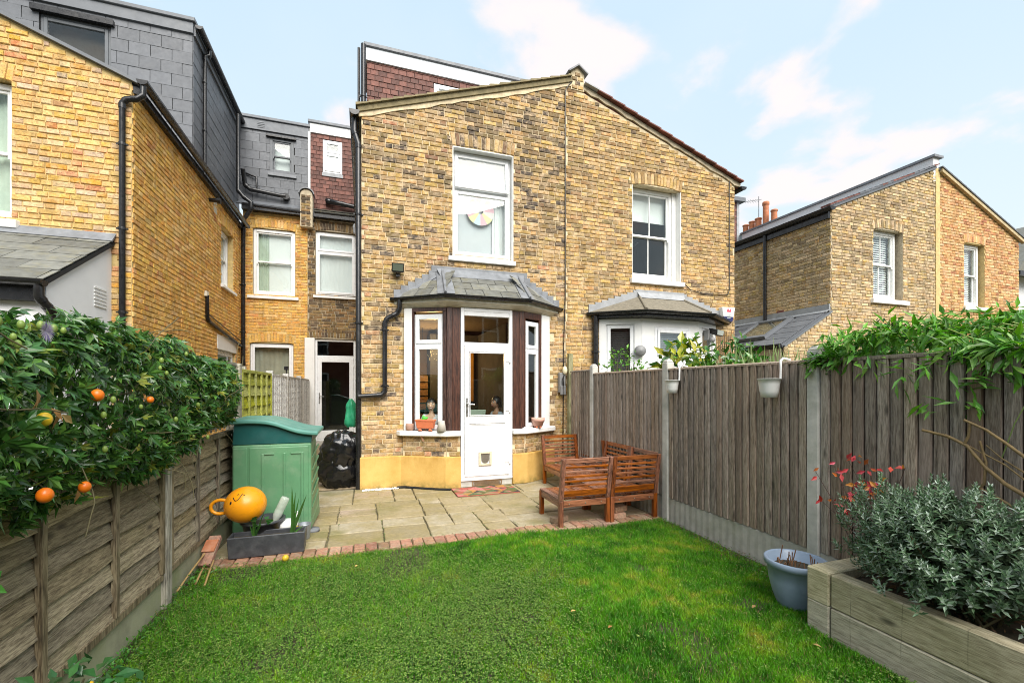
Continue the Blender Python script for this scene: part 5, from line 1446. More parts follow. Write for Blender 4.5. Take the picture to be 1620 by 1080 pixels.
q = thing('fence_lamp', (-1.42, 9.54, 1.86), 'small dark solar lamp on a grey fence post', 'lamp'); m = MB(); m.box(-1.455, -1.385, 9.50, 9.58, 1.93, 2.0); m.bar((-1.42, 9.54, 1.86), (-1.42, 9.54, 1.93), .02, .02); m.build('lamp_head', m_black, q)

# ================================================================== RAISED BED
RBD = thing('raised_bed', (3.1, 1.4, 0), 'raised bed of stacked weathered sleepers along the right fence', 'planter')
rr = random.Random(14)
for c in range(2):
    z0 = -.03+c*.215; z1 = z0+.212
    y = 2.045
    for L in ((2.5,) if c else (1.35, 1.4)):
        MB().box(2.845+rr.uniform(-.003, .003), 2.945, y-L+.004, y, z0, z1).build('sleeper', m_sleeper, RBD, bevel=.008); y -= L
    MB().box(2.838, 3.48, 2.052, 2.20, z0-.002, z1+.004).build('sleeper', m_sleeper, RBD, bevel=.008)
MB().box(2.945, 3.48, -.6, 2.05, .0, .34).build('soil', m_soil, RBD)

# ================================================================== GARDEN SOFA
m_teak = M_wood('oiled_hardwood', (.18, .054, .016), (.35, .115, .034), 0, .42, 20, .2, .18, False)
m_teak_z = M_wood('oiled_hardwood_upright', (.13, .036, .011), (.26, .078, .024), 2, .42, 20, .2, .14, False)
m_teak_y = M_wood('oiled_hardwood_seat', (.18, .062, .028), (.34, .14, .07), 1, .42, 20, .2, .2, False)
m_bolt = M_plain('bolt_zinc', (.6, .6, .58), .3, .1, 8, 0, metal=.8)
def seat_module(w_=.655, d_=.62, right_back=False):
    r = thing('garden_seat', (0, 0, 0), None, 'garden seat', 'slatted hardwood corner sofa modules')
    lean = .075
    def bx(z): return -lean*max(0, (z-.30)/.48)
    def back_side(T):
        """T maps local (along, outward depth, z)"""
        for x in (.0, w_-.05):
            mb = MB(T); mb.hexa([(x, 0, 0), (x+.05, 0, 0), (x+.05, .055, 0), (x, .055, 0), (x, 0, .30), (x+.05, 0, .30), (x+.05, .055, .30), (x, .055, .30)])
            mb.hexa([(x, 0, .301), (x+.05, 0, .301), (x+.05, .055, .301), (x, .055, .301), (x, bx(.79), .79), (x+.05, bx(.79), .79), (x+.05, bx(.79)+.04, .79), (x, bx(.79)+.04, .79)])
            mb.build('back_leg', m_teak_z, r, bevel=.004)
        for (z, h) in ((.735, .052), (.675, .026), (.620, .026), (.565, .026), (.510, .026), (.455, .026), (.345, .075)):
            y = bx(z); t = .018
            mb = MB(T); mb.hexa([(.052, y+.012, z), (w_-.052, y+.012, z), (w_-.052, y+.012+t, z), (.052, y+.012+t, z),
                                 (.052, bx(z+h)+.012, z+h), (w_-.052, bx(z+h)+.012, z+h), (w_-.052, bx(z+h)+.012+t, z+h), (.052, bx(z+h)+.012+t, z+h)])
            mb.build('back_slat', m_teak, r, bevel=.003)
        mb = MB(T); mb.box(.052, w_-.052, .006, .03, .225, .298); mb.build('apron', m_teak, r, bevel=.003)
        for x in (.12, w_/2, w_-.12):
            mb = MB(T); mb.box(x-.006, x+.006, -.0, .0055, .256, .268); mb.build('bolt', m_bolt, r)
    back_side(lambda p: p)
    for x in (0, w_-.05): MB().box(x, x+.05, d_-.05, d_, 0, .30).build('front_leg', m_teak_z, r, bevel=.004)
    MB().box(.052, w_-.052, d_-.03, d_-.008, .225, .298).build('apron', m_teak, r, bevel=.003)
    for x in (.008, w_-.032): MB().box(x, x+.024, .057, d_-.052, .225, .298).build('side_apron', m_teak_y, r, bevel=.003)
    n = 8
    for i in range(n):
        x0 = .004+(w_-.008)*i/n; MB().box(x0+.004, x0+(w_-.008)/n-.004, .058, d_+.004, .301, .319).build('seat_slat', m_teak_y, r, bevel=.003)
    if right_back:
        for (z, h) in ((.735, .052), (.675, .026), (.620, .026), (.565, .026), (.510, .026), (.455, .026), (.345, .075)):
            o = .06*max(0, (z-.30)/.48)
            MB().box(w_-.02+o, w_-.002+o, .06, d_-.052, z, z+h).build('side_slat', m_teak_y, r, bevel=.003)
        mb = MB(); x = w_-.045; mb.hexa([(x, d_-.05, .321), (x+.045, d_-.05, .321), (x+.045, d_, .321), (x, d_, .321), (x+.06, d_-.05, .79), (x+.10, d_-.05, .79), (x+.10, d_, .79), (x+.06, d_, .79)]); mb.build('side_post', m_teak_z, r, bevel=.004)
    return r
mA = seat_module()
mA.location = (2.11, 4.585, .0); mA['label'] = 'seat module nearest the lawn, end of the sofa with an open left side'
mB = seat_module(right_back=True)
mB.location = (2.772, 4.585, .0); mB['label'] = 'corner seat module nearest the lawn, right beside the concrete post'
mC = copy_tree(mA); mC.location = (3.43, 5.235, 0); mC.rotation_euler = (0, 0, R_(90)); mC['label'] = 'middle seat module with its back against the right fence'
mE = seat_module(.655, .90, True)
# far corner: its back faces the house, its side back faces the fence
mE.rotation_euler = (0, 0, math.pi); mE.location = (3.49, 6.84, 0); mE['label'] = 'far seat module beside the bay with its back to the house'
for ch in list(mE.children):          # mirror so that the side back lies along the fence
    if ch.name.split('.')[0] in ('side_slat', 'side_post'): ch.location.x = .655-ch.location.x
m_brick_loose = m_brick_edge
for i, (x, y, z, a, lab) in enumerate(((2.20, 4.80, 0, .3, 'loose red brick on the paving under the left front seat'), (2.93, 4.72, 0, -.2, 'lower red brick under the right front seat'), (2.98, 4.75, .068, .3, 'upper red brick stacked under the right front seat'))):
    o = MB().box(-.107, .107, -.05, .05, 0, .065).build('loose_brick', m_brick_loose, None, bevel=.005, origin=(0, 0, 0)); o.location = (x, y, z+.006); o.rotation_euler = (0, 0, a)
    tag(o, lab, 'brick', 'loose bricks under the sofa')

# ================================================================== GREEN STORAGE BOX
m_green = M_plain('green_plastic', (.10, .245, .125), .42, .14, 3, .08, 120, (.20, .30, .19), .38, 5)
m_teal = M_plain('teal_plastic', (.012, .085, .080), .38, .12, 4, .08, 120, (.03, .12, .11), .2, 6)
m_lid = M_plain('teal_lid', (.095, .27, .22), .40, .18, 3, .08, 120, (.14, .30, .26), .4, 3)
BX = thing('storage_box', (-.9, 5.65, 0), 'tall green plastic garden storage box with a wavy teal lid', 'storage box')
x0, x1, y0, y1 = -1.31, -.545, 5.34, 6.02
mb = MB(); mb.hexa([(x0, y0, .03), (x1, y0, .03), (x1+.03, y1, .03), (x0, y1, .03), (x0, y0, .985), (x1, y0, .985), (x1-.02, y1, .985), (x0, y1, .985)])
mb.build('body', m_green, BX, bevel=.02, seg=3)
for a, b in ((x0+.012, x0+.145), (x0+.16, x1-.03)):
    MB().box(a, b, y0-.012, y0+.004, .06, .955).build('door', m_green, BX, bevel=.008, seg=2)
for x in (x0+.29, x0+.50, x0+.675):
    mb = MB(); mb.hexa([(x-.012, y0-.026, .12), (x+.012, y0-.026, .12), (x+.016, y0-.0125, .12), (x-.016, y0-.0125, .12), (x-.012, y0-.026, .89), (x+.012, y0-.026, .89), (x+.016, y0-.0125, .89), (x-.016, y0-.0125, .89)])
    mb.build('door_rib', m_green, BX, bevel=.006, seg=2)
for a, b in ((x0+.305, x0+.40), (x0+.56, x0+.665)):
    MB().box(a, b, y0-.024, y0-.0122, .875, .89).build('door_rib', m_green, BX, bevel=.004)
for k in range(6):
    z = .10+k*.14
    mb = MB(); mb.hexa([(x1-.004, y0+.10, z), (x1+.006, y0+.10, z+.006), (x1+.026, y1-.06, z+.085), (x1+.006, y1-.06, z+.08), (x1-.004, y0+.10, z+.022), (x1+.004, y0+.10, z+.022), (x1+.020, y1-.06, z+.105), (x1+.006, y1-.06, z+.105)])
    mb.build('side_rib', m_green, BX, bevel=.005, seg=2)
mb = MB(); mb.lathe([(.0, 0), (.085, 0), (.08, .03), (.0, .03)], (x1+.0, y0+.03, .0), 16); mb.build('foot', m_lead, BX)
zl = lambda x: 1.255+.012*math.sin((x-x0)/.35)-.155*(1/(1+math.exp(-(x-(x0+.50))*11)))
n = 18; xs_ = [x0-.03+(x1-x0+.10)*i/n for i in range(n+1)]
bd_ = [(x0+.002, .986), (x1-.003, .986)]+[(min(x1+.012, max(x0-.003, x)), zl(x)-.02) for x in xs_[::-1][1:-1]]
MB().prism(bd_, 1, y0+.004, y1-.008).build('upper_band', m_teal, BX, bevel=.006)
MB().prism([(x, zl(x)) for x in xs_]+[(x, zl(x)-.045) for x in xs_[::-1]], 1, y0-.045, y1+.03).build('lid', m_lid, BX, bevel=.014, seg=3)

# ================================================================== TROUGH, POTS, BALL AND OTHER THINGS BY THE BOX
m_trough = M_plain('slate_trough', (.050, .053, .060), .45, .35, 9, .25, 70, (.12, .125, .13), .35, 7)
TRG = thing('trough_planter', (-.87, 4.8, 0), 'dark grey rectangular trough on the brick edging', 'planter')
mb = MB(); X0, X1, Y0, Y1, Z = -1.195, -.535, 4.69, 4.885, .205
o_ = [(X0+.012, Y0+.01), (X1-.012, Y0+.01), (X1-.012, Y1-.01), (X0+.012, Y1-.01)]; t_ = [(X0, Y0), (X1, Y0), (X1, Y1), (X0, Y1)]; i_ = [(X0+.022, Y0+.022), (X1-.022, Y0+.022), (X1-.022, Y1-.022), (X0+.022, Y1-.022)]
V = [(*p, .008) for p in o_]+[(*p, Z) for p in t_]+[(*p, Z) for p in i_]+[(*p, .15) for p in i_]
F = [(0, 3, 2, 1)]+[(a+i, a+(i+1) % 4, a+4+(i+1) % 4, a+4+i) for a in (0, 4, 8) for i in range(4)]+[(12, 13, 14, 15)]
mb.add(V, F).build('trough', m_trough, TRG, bevel=.006, fix=False)
MB().box(X0+.024, X1-.024, Y0+.024, Y1-.024, .10, .165).build('soil', m_soil, TRG)
m_blade = M_leaf('blade_leaf', [(.035, .11, .018), (.05, .15, .025), (.03, .09, .02)], .4, .15)
def blade(mb, base, tip, w_, bend=.0, n=7):
    a, b = Vector(base), Vector(tip); d = b-a; side = d.cross(Vector((.3, .9, 0))).normalized()
    nrm = side.cross(d).normalized(); V = []; F = []
    for i in range(n+1):
        t = i/n; p = a+d*t+Vector((0, 0, -bend*t*t))+nrm*(bend*t*(1-t)); ww = w_*(1-t**2.2)*.5+.0008
        V += [p-side*ww, p+nrm*ww*.35, p+side*ww]
    for i in range(n):
        for j in (0, 1): F.append((i*3+j, i*3+j+1, i*3+4+j, i*3+3+j))
    mb.add(V, F, True)
SPK = thing('spiky_plant', (-.66, 4.8, .16), 'upright sword leaved plant in the right end of the trough', 'plant')
for (tx, ty, tz, w_) in ((-.665, 4.80, .64, .020), (-.63, 4.78, .58, .018), (-.53, 4.76, .55, .022), (-.64, 4.82, .47, .014), (-.56, 4.77, .25, .010), (-.60, 4.8, .53, .014)):
    mb = MB(); blade(mb, (-.665+rr.uniform(-.01, .01), 4.79, .16), (tx, ty, tz), w_*1.6, .01); mb.build('leaf', m_blade, SPK, fix=False)
SP2 = thing('leafy_seedling', (-.99, 4.8, .16), 'young green plant with strappy leaves in the left end of the trough', 'plant')
for (tx, ty, tz, w_) in ((-.985, 4.80, .46, .014), (-1.0, 4.78, .38, .012), (-.90, 4.76, .42, .010), (-.93, 4.8, .30, .016), (-1.03, 4.8, .30, .010)):
    mb = MB(); blade(mb, (-.99+rr.uniform(-.01, .01), 4.79, .16), (tx, ty, tz), w_*1.6, .01); mb.build('leaf', m_blade, SP2, fix=False)
for k in range(12):
    a = rr.uniform(0, 6.28); mb = MB(); c = Vector((-.92+.05*math.cos(a), 4.77+.03*math.sin(a), .27+rr.uniform(0, .10)))
    blade(mb, c, c+Vector((.05*math.cos(a), .05*math.sin(a), .02)), .032, .012, 4); mb.build('leaf', m_blade, SP2, fix=False)

POT = thing('plant_pot', (-.985, 5.03, 0), 'wide black plastic pot of soil under the orange ball', 'plant pot')
mb = MB(); mb.lathe([(.13, .0), (.185, .25), (.20, .25), (.205, .275), (.18, .275), (.165, .22), (0, .22)], (-.96, 5.03, 0), 28)
mb.build('pot', m_trough, POT)
mb = MB(); mb.lathe([(.0, .235), (.168, .226)], (-.96, 5.03, 0), 16); mb.build('soil', m_soil, POT)
m_orange = M_plain('orange_rubber', (.86, .33, .008), .32, .10, 5, .03, 60, (.35, .12, .02), .18, 16)
BL_ = thing('hopper_ball', (-1.12, 4.98, .27), 'orange hopper ball with a loop handle resting on the black pot', 'ball')
bc = Vector((-1.085, 4.90, .46))
mb = MB(); mb.sphere(bc, .178, 28, 18, (1.03, 1, .97)); mb.build('ball', m_orange, BL_)
mb = MB(); hc = bc+Vector((-.205, -.02, .0)); pts = [hc+Vector((.082*math.cos(a), 0, .066*math.sin(a))) for a in [2*math.pi*i/20 for i in range(21)]]
mb.tube(pts, .0155, 10, False); mb.build('handle', m_orange, BL_)
def on_ball(th, ph, k=1.004): return bc+Vector((.178*1.03*k*math.cos(ph)*math.sin(th), -.178*k*math.cos(ph)*math.cos(th), .178*.97*k*math.sin(ph)))
mb = MB()
mb.tube([on_ball(-.50+.50*t, .62-.55*math.sin(math.pi*t)*.5+.25*t) for t in [i/10 for i in range(11)]], .0035, 5)
mb.tube([on_ball(-.55+.03*math.cos(a), .33+.06*math.sin(a)) for a in [i*.7 for i in range(10)]], .004, 5)
mb.tube([on_ball(-.35+.14*t, .78+.05*math.sin(3*t)) for t in [i/6 for i in range(7)]], .003, 5)
mb.tube([on_ball(.05+.12*t, .80-.05*t) for t in [i/6 for i in range(7)]], .003, 5)
mb.build('printed_face', m_black, BL_)
m_pet = M_glass('clear_plastic', (.80, .84, .80), 1.45, 2.4)
m_pet2 = M_plain('cloudy_plastic', (.62, .68, .60), .12, .15, 20, .2, 50); m_pet2.node_tree.nodes['Principled BSDF'].inputs['Alpha'].default_value = .5
BTL = thing('plastic_bottle', (-.84, 5.0, .22), 'upturned clear plastic bottle stuck in the black pot', 'bottle')
mb = MB(); prof = [(.0, 0), (.012, 0), (.014, .03), (.035, .07), (.042, .10), (.042, .15), (.039, .16), (.042, .17), (.042, .27), (.036, .285), (.0, .29)]
Tm = Matrix.Translation((-.865, 5.0, .22)) @ Matrix.Rotation(.42, 4, 'Y')
mb.fr = lambda p: Tm @ Vector(p); mb.lathe(prof, (0, 0, 0), 16); mb.build('bottle', m_pet2, BTL)
YC = thing('plastic_tub', (-.73, 5.1, 0), 'small yellow and white plastic tub behind the trough', 'tub')
mb = MB(); mb.lathe([(.0, 0), (.095, 0), (.10, .17), (.095, .17), (.09, .16), (0, .16)], (-.745, 5.06, .0), 20); mb.build('tub', M_plain('yellow_plastic', (.72, .50, .03), .4, .1, 6, 0), YC)
mb = MB(); mb.lathe([(.102, .172), (.104, .215), (.06, .235), (0, .24)], (-.745, 5.06, .0), 20); mb.hexa([(-.70, 5.02, .22), (-.64, 5.02, .22), (-.64, 5.08, .22), (-.70, 5.08, .22), (-.68, 5.03, .31), (-.645, 5.03, .315), (-.645, 5.07, .315), (-.68, 5.07, .31)]); mb.build('lid', m_white, YC)
GV = thing('metal_pot', (-.60, 5.08, 0), 'small ribbed galvanised pot beside the yellow tub', 'plant pot')
mb = MB(); pr_ = [(.0, 0), (.052, 0)]+[(.055+.012*i/9+.0025*(i % 2), .015+.15*i/9) for i in range(10)]+[(.062, .165), (.058, .12), (0, .12)]
mb.lathe(pr_, (-.592, 5.12, 0), 20); mb.build('pot', M_plain('galvanised', (.30, .32, .34), .4, .2, 9, .1, metal=.6), GV)
LB = thing('terracotta_block', (-1.3, 4.75, 0), 'red clay block leaning against the fence at the trough', 'brick')
mb = MB(); mb.bar((-1.33, 4.56, .02), (-1.30, 4.78, .21), .10, .05); mb.build('block', m_brick_edge, LB, bevel=.006)
mb = MB(); mb.bar((-1.325, 4.63, .125), (-1.31, 4.72, .20), .102, .012); mb.build('groove', m_terra, LB)
m_cane = M_plain('bamboo_cane', (.42, .28, .11), .6, .2, 14, .2)
for i, (a, b, lab) in enumerate((((-1.28, 4.18, .02), (-1.33, 4.66, .05), 'bamboo cane lying on the lawn edge nearest the fence'), ((-1.20, 4.12, .02), (-1.27, 4.60, .05), 'bamboo cane lying on the lawn edge farther from the fence'), ((-1.36, 4.05, .03), (-1.34, 4.60, .12), 'thin cane propped along the bottom of the fence'))):
    o = MB().tube([a, tuple((Vector(a)+Vector(b))/2+Vector((0, 0, .006))), b], .008, 6).build('cane', m_cane, None); tag(o, lab, 'cane', 'canes by the left fence')
o = MB().sphere((-.68, 4.52, .03), .03, 12, 8).build('apple', M_plain('yellow_apple', (.60, .42, .03), .4, .2, 20, .05), None); tag(o, 'small yellow fruit lying on the grass in front of the trough', 'fruit')

# bin bags: crumpled polythene
_t = NT('black_polythene'); _v = _t.n('ShaderNodeTexVoronoi', feature='DISTANCE_TO_EDGE'); _v.inputs['Scale'].default_value = 4.5
_t.set(_v.inputs['Vector'], _t.scaled((1, 1, .6), None)); _h = _t.math('ADD', _t.math('MULTIPLY', _v.outputs['Distance'], 1.2), _t.math('MULTIPLY', _t.noise(7, 3, .5, None, 1.5), .5))
_t.bump(_h, .35, .04); m_bag = _t.done((.008, .008, .009), .20, .6)
def bin_bag(loc, r, sc, seed, label):
    rg = np.random.default_rng(seed); D = rg.normal(size=(40, 3)); D /= np.linalg.norm(D, axis=1)[:, None]; Q = rg.normal(size=(40, 3)); ph = rg.uniform(0, 6.28, 40)
    def wp(d):
        v = np.array(d); w_ = D @ v; s_ = 1.0-.10*max(0, d.z)**3
        rid = np.abs(np.sin(3.2*(Q @ v)+ph)); s_ += .26*(rid[:12].mean()-.6)+.42*(np.abs(np.sin(5*(Q[12:20] @ v)+ph[12:20])).mean()-.6)+.02*math.sin(16*v[0]+9*v[2])*math.sin(13*v[1]-8*v[2])
        return s_
    o = MB().sphere((loc[0], loc[1], loc[2]+r*sc[2]*.96), r, 60, 44, sc, wp, True)
    o = o.build('bin_bag', m_bag, None)
    return tag(o, label, 'bin bag', 'black bin bags by the corner')
bin_bag((-.34, 7.68, -.05), .36, (1.05, .8, 1.0), 5, 'lower black bin bag on the paving by the house corner')
bin_bag((-.30, 7.62, .26), .34, (.98, .82, 1.0), 9, 'upper black bin bag slumped on the other one')
gb = MB(); V = []; F = []; nu, nv = 26, 14
for i in range(nv+1):
    t = i/nv; z = .93+.46*t; rad = (.088+.012*math.sin(t*7))*(1-.72*max(0, (t-.72)/.28)**1.5)*(1 if t > .05 else .75)
    for j in range(nu):
        a = 2*math.pi*j/nu; k = 1+.16*math.sin(5*a+3*t)+.10*math.sin(9*a-5*t)
        V.append((-.20+rad*k*math.cos(a), 7.93+rad*k*math.sin(a)*.8, z+.012*math.sin(3*a)))
for i in range(nv):
    for j in range(nu): F.append((i*nu+j, i*nu+(j+1) % nu, (i+1)*nu+(j+1) % nu, (i+1)*nu+j))
gb.add(V, F, True); gb.add(V[-nu:], [tuple(range(nu))]); gb.add(V[:nu], [tuple(range(nu))[::-1]])
GB = gb.build('green_bag', M_plain('green_polythene', (.03, .33, .16), .35, .35, 9, .3, 30), None)
tag(GB, 'green plastic bag propped above the black bin bags', 'bag')

# ================================================================== DOOR MAT, STONES, HOSE
mcols = [(.38, .10, .07), (.42, .20, .05), (.13, .12, .03), (.05, .04, .035), (.45, .16, .14), (.28, .20, .10), (.09, .13, .05)]
mm_ = [M_plain('mat_wool_%s' % n_, c, .95, .3, 22, .9, 160) for n_, c in zip(('red', 'amber', 'olive', 'charcoal', 'pink', 'tan', 'green'), mcols)]
mb = MB(); rr = random.Random(9); X0, X1, Y0, Y1 = 1.30, 2.26, 6.34, 6.84
mb.box(X0, X1, Y0, Y1, .003, .014); nx, ny = 8, 4
g = [[(X0+(X1-X0)*(i+(rr.uniform(-.25, .25) if 0 < i < nx else 0))/nx, Y0+(Y1-Y0)*(j+(rr.uniform(-.2, .2) if 0 < j < ny else 0))/ny) for j in range(ny+1)] for i in range(nx+1)]
for i in range(nx):
    for j in range(ny):
        a, b, c, d = g[i][j], g[i+1][j], g[i+1][j+1], g[i][j+1]
        for tri in (((a, b, c), (a, c, d)) if (i+j) % 2 else ((a, b, d), (b, c, d))):
            mb.cur = rr.randrange(7); cx, cy = sum(p[0] for p in tri)/3, sum(p[1] for p in tri)/3
            q = [(x+(cx-x)*.05, y+(cy-y)*.05) for x, y in tri]
            mb.add([(*p, .0142) for p in tri]+[(*p, .019) for p in q], [(0, 1, 4, 3), (1, 2, 5, 4), (2, 0, 3, 5), (3, 4, 5)])
o = mb.build('door_mat', mm_, None); tag(o, 'patchwork door mat of red, amber and olive triangles', 'door mat')
o = MB().tube([(.50, 7.22, .012), (.62, 7.20, .014), (.85, 7.04, .012), (1.1, 6.88, .012), (1.28, 6.80, .012)], .022, 8).build('hose', m_black, None); tag(o, 'black pipe lying along the foot of the ochre plinth', 'hose')
mb = MB(); rr = random.Random(19)
for i in range(260):
    x, y = rr.uniform(-.02, .52), 7.20+rr.uniform(-.05, .06); mb.sphere((x, y, .006), rr.uniform(.006, .013), 6, 4, (1, 1, .7))
o = mb.build('pebbles', m_white, None); tag(o, 'thin bed of white pebbles at the foot of the plinth', 'pebbles', kind='stuff')

# ================================================================== THINGS ON THE SILLS
TRU = thing('footed_trough', (.95, 7.0, .905), 'terracotta trough with little feet on the left bay sill', 'plant pot')
ux, uy = .874, -.4856
def TS(cx, cy): return lambda p: Vector((cx+ux*p[0]-uy*p[1], cy+uy*p[0]+ux*p[1], p[2]))
fr_ = TS(.93, 7.055)
mb = MB(fr_); mb.hexa([(-.13, -.045, .95), (.13, -.045, .95), (.13, .045, .95), (-.13, .045, .95), (-.15, -.055, 1.06), (.15, -.055, 1.06), (.15, .055, 1.06), (-.15, .055, 1.06)]); mb.hexa([(-.157, -.062, 1.061), (.157, -.062, 1.061), (.157, .062, 1.061), (-.157, .062, 1.061), (-.157, -.062, 1.09), (.157, -.062, 1.09), (.157, .062, 1.09), (-.157, .062, 1.09)])
m_terra2 = M_plain('bright_terracotta', (.62, .17, .07), .7, .15, 12, .2, 80)
mb.build('trough', m_terra2, TRU, bevel=.006)
for x in (-.085, .085):
    mb = MB(fr_); mb.sphere((x, -.03, .926), .024, 10, 7, (1.2, 1, .85)); mb.sphere((x+.025, -.035, .92), .014, 8, 6); mb.build('foot', m_terra2, TRU)
o = MB(fr_).sphere((-.02, .0, 1.10), .05, 12, 9, (1.0, .6, .95), lambda d: 1+.3*math.sin(4*math.atan2(d.z, d.x))).build('green_toy', M_plain('lime_plastic', (.08, .55, .05), .35, .1, 8, 0), None); tag(o, 'bright green toy in the terracotta trough', 'toy')
o = MB().lathe([(0, 0), (.05, 0), (.062, .02), (.066, .07), (.06, .11), (.05, .115), (.045, .06), (0, .05)], (.70, 7.205, .906), 18).build('clay_pot', M_plain('dusty_clay', (.42, .25, .18), .8, .2, 12, .2), None); tag(o, 'small round clay pot at the left end of the bay sill', 'plant pot')
o = MB().lathe([(0, .165), (.045, .165), (.05, .16), (.075, .0), (.07, 0), (.045, .15), (0, .155)], (1.16, 6.925, .906), 20).build('upturned_pot', M_plain('grey_stoneware', (.52, .49, .42), .6, .1, 12, .1), None); tag(o, 'upturned grey stoneware pot on the left sill next to the brown post', 'plant pot')
PK = thing('plant_pot', (2.86, 7.05, .905), 'round pink clay pot with orange feet on the right bay sill', 'plant pot')
m_pink = M_plain('pink_clay', (.62, .36, .28), .7, .1, 12, .1)
mb = MB(); mb.lathe([(0, .03), (.075, .03), (.105, .11), (.112, .112), (.115, .17), (.10, .17), (.095, .12), (0, .10)], (2.83, 7.03, .905), 22); mb.build('pot', m_pink, PK)
for a in (-2.3, -1.2, .5, 2.2):
    mb = MB(); mb.sphere((2.83+.06*math.cos(a), 7.03+.06*math.sin(a), .922), .02, 8, 6); mb.build('foot', m_terra2, PK)
for i, (x, y, r_, lab) in enumerate(((2.60, 6.95, .035, 'larger white stone on the right bay sill'), (2.665, 6.965, .028, 'smaller white stone next to the pink pot'), (2.545, 6.93, .022, 'pale pebble at the left end of the right sill'))):
    o = MB().sphere((x, y, .905+r_*.5), r_, 10, 7, (1.5, 1, .55), lambda d: 1+.12*math.sin(d.x*5+d.y*3)).build('sill_stone', m_white, None); tag(o, lab, 'stone', 'stones on the right sill')

# ================================================================== FITTINGS ON THE WALLS
FLD = thing('floodlight', (.52, 7.3, 3.40), 'small dark green glass floodlight high on the wall left of the bay', 'floodlight')
mb = MB(); mb.hexa([(.42, 7.20, 3.41), (.61, 7.20, 3.41), (.59, 7.30, 3.44), (.44, 7.30, 3.44), (.42, 7.17, 3.55), (.61, 7.17, 3.55), (.59, 7.30, 3.54), (.44, 7.30, 3.54)]); mb.build('lamp_housing', m_black, FLD, bevel=.006)
mb = MB(); mb.hexa([(.435, 7.188, 3.43), (.595, 7.188, 3.43), (.595, 7.195, 3.43), (.435, 7.195, 3.43), (.435, 7.166, 3.535), (.595, 7.166, 3.535), (.595, 7.175, 3.535), (.435, 7.175, 3.535)]); mb.build('lamp_glass', M_plain('lamp_glass', (.10, .12, .09), .15, .1, 8, 0), FLD)
mb = MB(); mb.box(.49, .55, 7.26, 7.335, 3.36, 3.41); mb.build('bracket', m_black, FLD)
MT = thing('socket_box', (3.40, 7.3, 1.45), 'grey weatherproof box with a cream lamp on the wall right of the bay', 'electric box')
m_grey_p = M_plain('grey_plastic', (.22, .22, .22), .5, .25, 9, .1)
MB().box(3.335, 3.45, 7.24, 7.335, 1.50, 1.86).build('back_box', m_grey_p, MT, bevel=.01)
for x in (3.34, 3.40): MB().box(x, x+.048, 7.215, 7.239, 1.46, 1.62).build('cover', m_grey_p, MT, bevel=.008)
mb = MB(); mb.sphere((3.425, 7.22, 1.90), .045, 12, 9, (1, .9, 1.7)); mb.build('bulkhead_lamp', M_plain('cream_plastic', (.68, .62, .42), .4, .1, 8, 0), MT)
mb = MB(); mb.tube([(3.40, 7.21, 1.80), (3.38, 7.205, 1.74), (3.395, 7.21, 1.62)], .012, 6); mb.build('plug', m_black, MT)
AL = thing('alarm_box', (7.13, 7.3, 2.95), 'white burglar alarm box with a navy base and red emblem on the corner', 'alarm')
mb = MB(); F_ = [(7.155, 2.955), (6.985, 3.235), (7.30, 3.235), (7.255, 2.955)]
def shield(zs, ze, y0, y1, mat, name, par, k=1.0):
    def hw(z): t = (z-2.945)/.295; return .165*(.55+.45*t**.6)
    zz = [zs+(ze-zs)*i/6 for i in range(7)]; c = 7.14
    P = [(c+hw(z)*k, z) for z in zz]+[(c-hw(z)*k, z) for z in zz[::-1]]
    return MB().prism(P, 1, y0, y1).build(name, mat, par, bevel=.006)
shield(3.045, 3.24, 7.225, 7.335, m_upvc, 'cover', AL); shield(2.945, 3.043, 7.225, 7.335, M_plain('navy_plastic', (.015, .018, .10), .3, .1, 6, 0), 'base', AL)
mr = M_plain('red_print', (.62, .06, .10), .5, .1, 8, 0); mg = M_plain('grey_print', (.45, .50, .48), .5, .1, 8, 0)
e = MB(); e.box(7.085, 7.195, 7.222, 7.2245, 3.145, 3.185)
for x in (7.085, 7.105+.022, 7.175): e.box(x, x+.020, 7.222, 7.2245, 3.186, 3.212)
e.build('emblem', mr, AL)
e = MB(); e.box(7.07, 7.21, 7.222, 7.2245, 3.112, 3.122); e.box(7.08, 7.20, 7.222, 7.2245, 3.085, 3.098); e.box(7.09, 7.19, 7.222, 7.2245, 3.062, 3.072); e.build('small_print', mg, AL)
e = MB(); e.box(7.095, 7.185, 7.222, 7.2245, 3.015, 3.028); e.build('small_print', mg, AL)
S2_ = thing('security_light', (6.5, 7.05, 2.5), 'black security floodlight with a sensor on the white bay wall', 'floodlight')
mb = MB(BR2); mb.hexa([(.34, -.22, 2.60), (.66, -.22, 2.60), (.66, -.08, 2.66), (.34, -.08, 2.66), (.32, -.24, 2.72), (.68, -.24, 2.72), (.66, -.08, 2.76), (.34, -.08, 2.76)]); mb.build('lamp_housing', m_black, S2_, bevel=.008)
mb = MB(BR2); mb.hexa([(.36, -.238, 2.62), (.64, -.238, 2.62), (.64, -.23, 2.62), (.36, -.23, 2.62), (.35, -.252, 2.71), (.65, -.252, 2.71), (.65, -.242, 2.71), (.35, -.242, 2.71)]); mb.build('lamp_glass', M_plain('lamp_glass_pale', (.35, .40, .38), .12, .1, 8, 0), S2_)
mb = MB(BR2); mb.box(.27, .36, -.10, -.012, 2.52, 2.72); mb.sphere((.33, -.15, 2.52), .055, 12, 8); mb.bar((.33, -.06, 2.60), (.33, -.14, 2.54), .03, .03); mb.build('motion_sensor', m_grey_p, S2_)
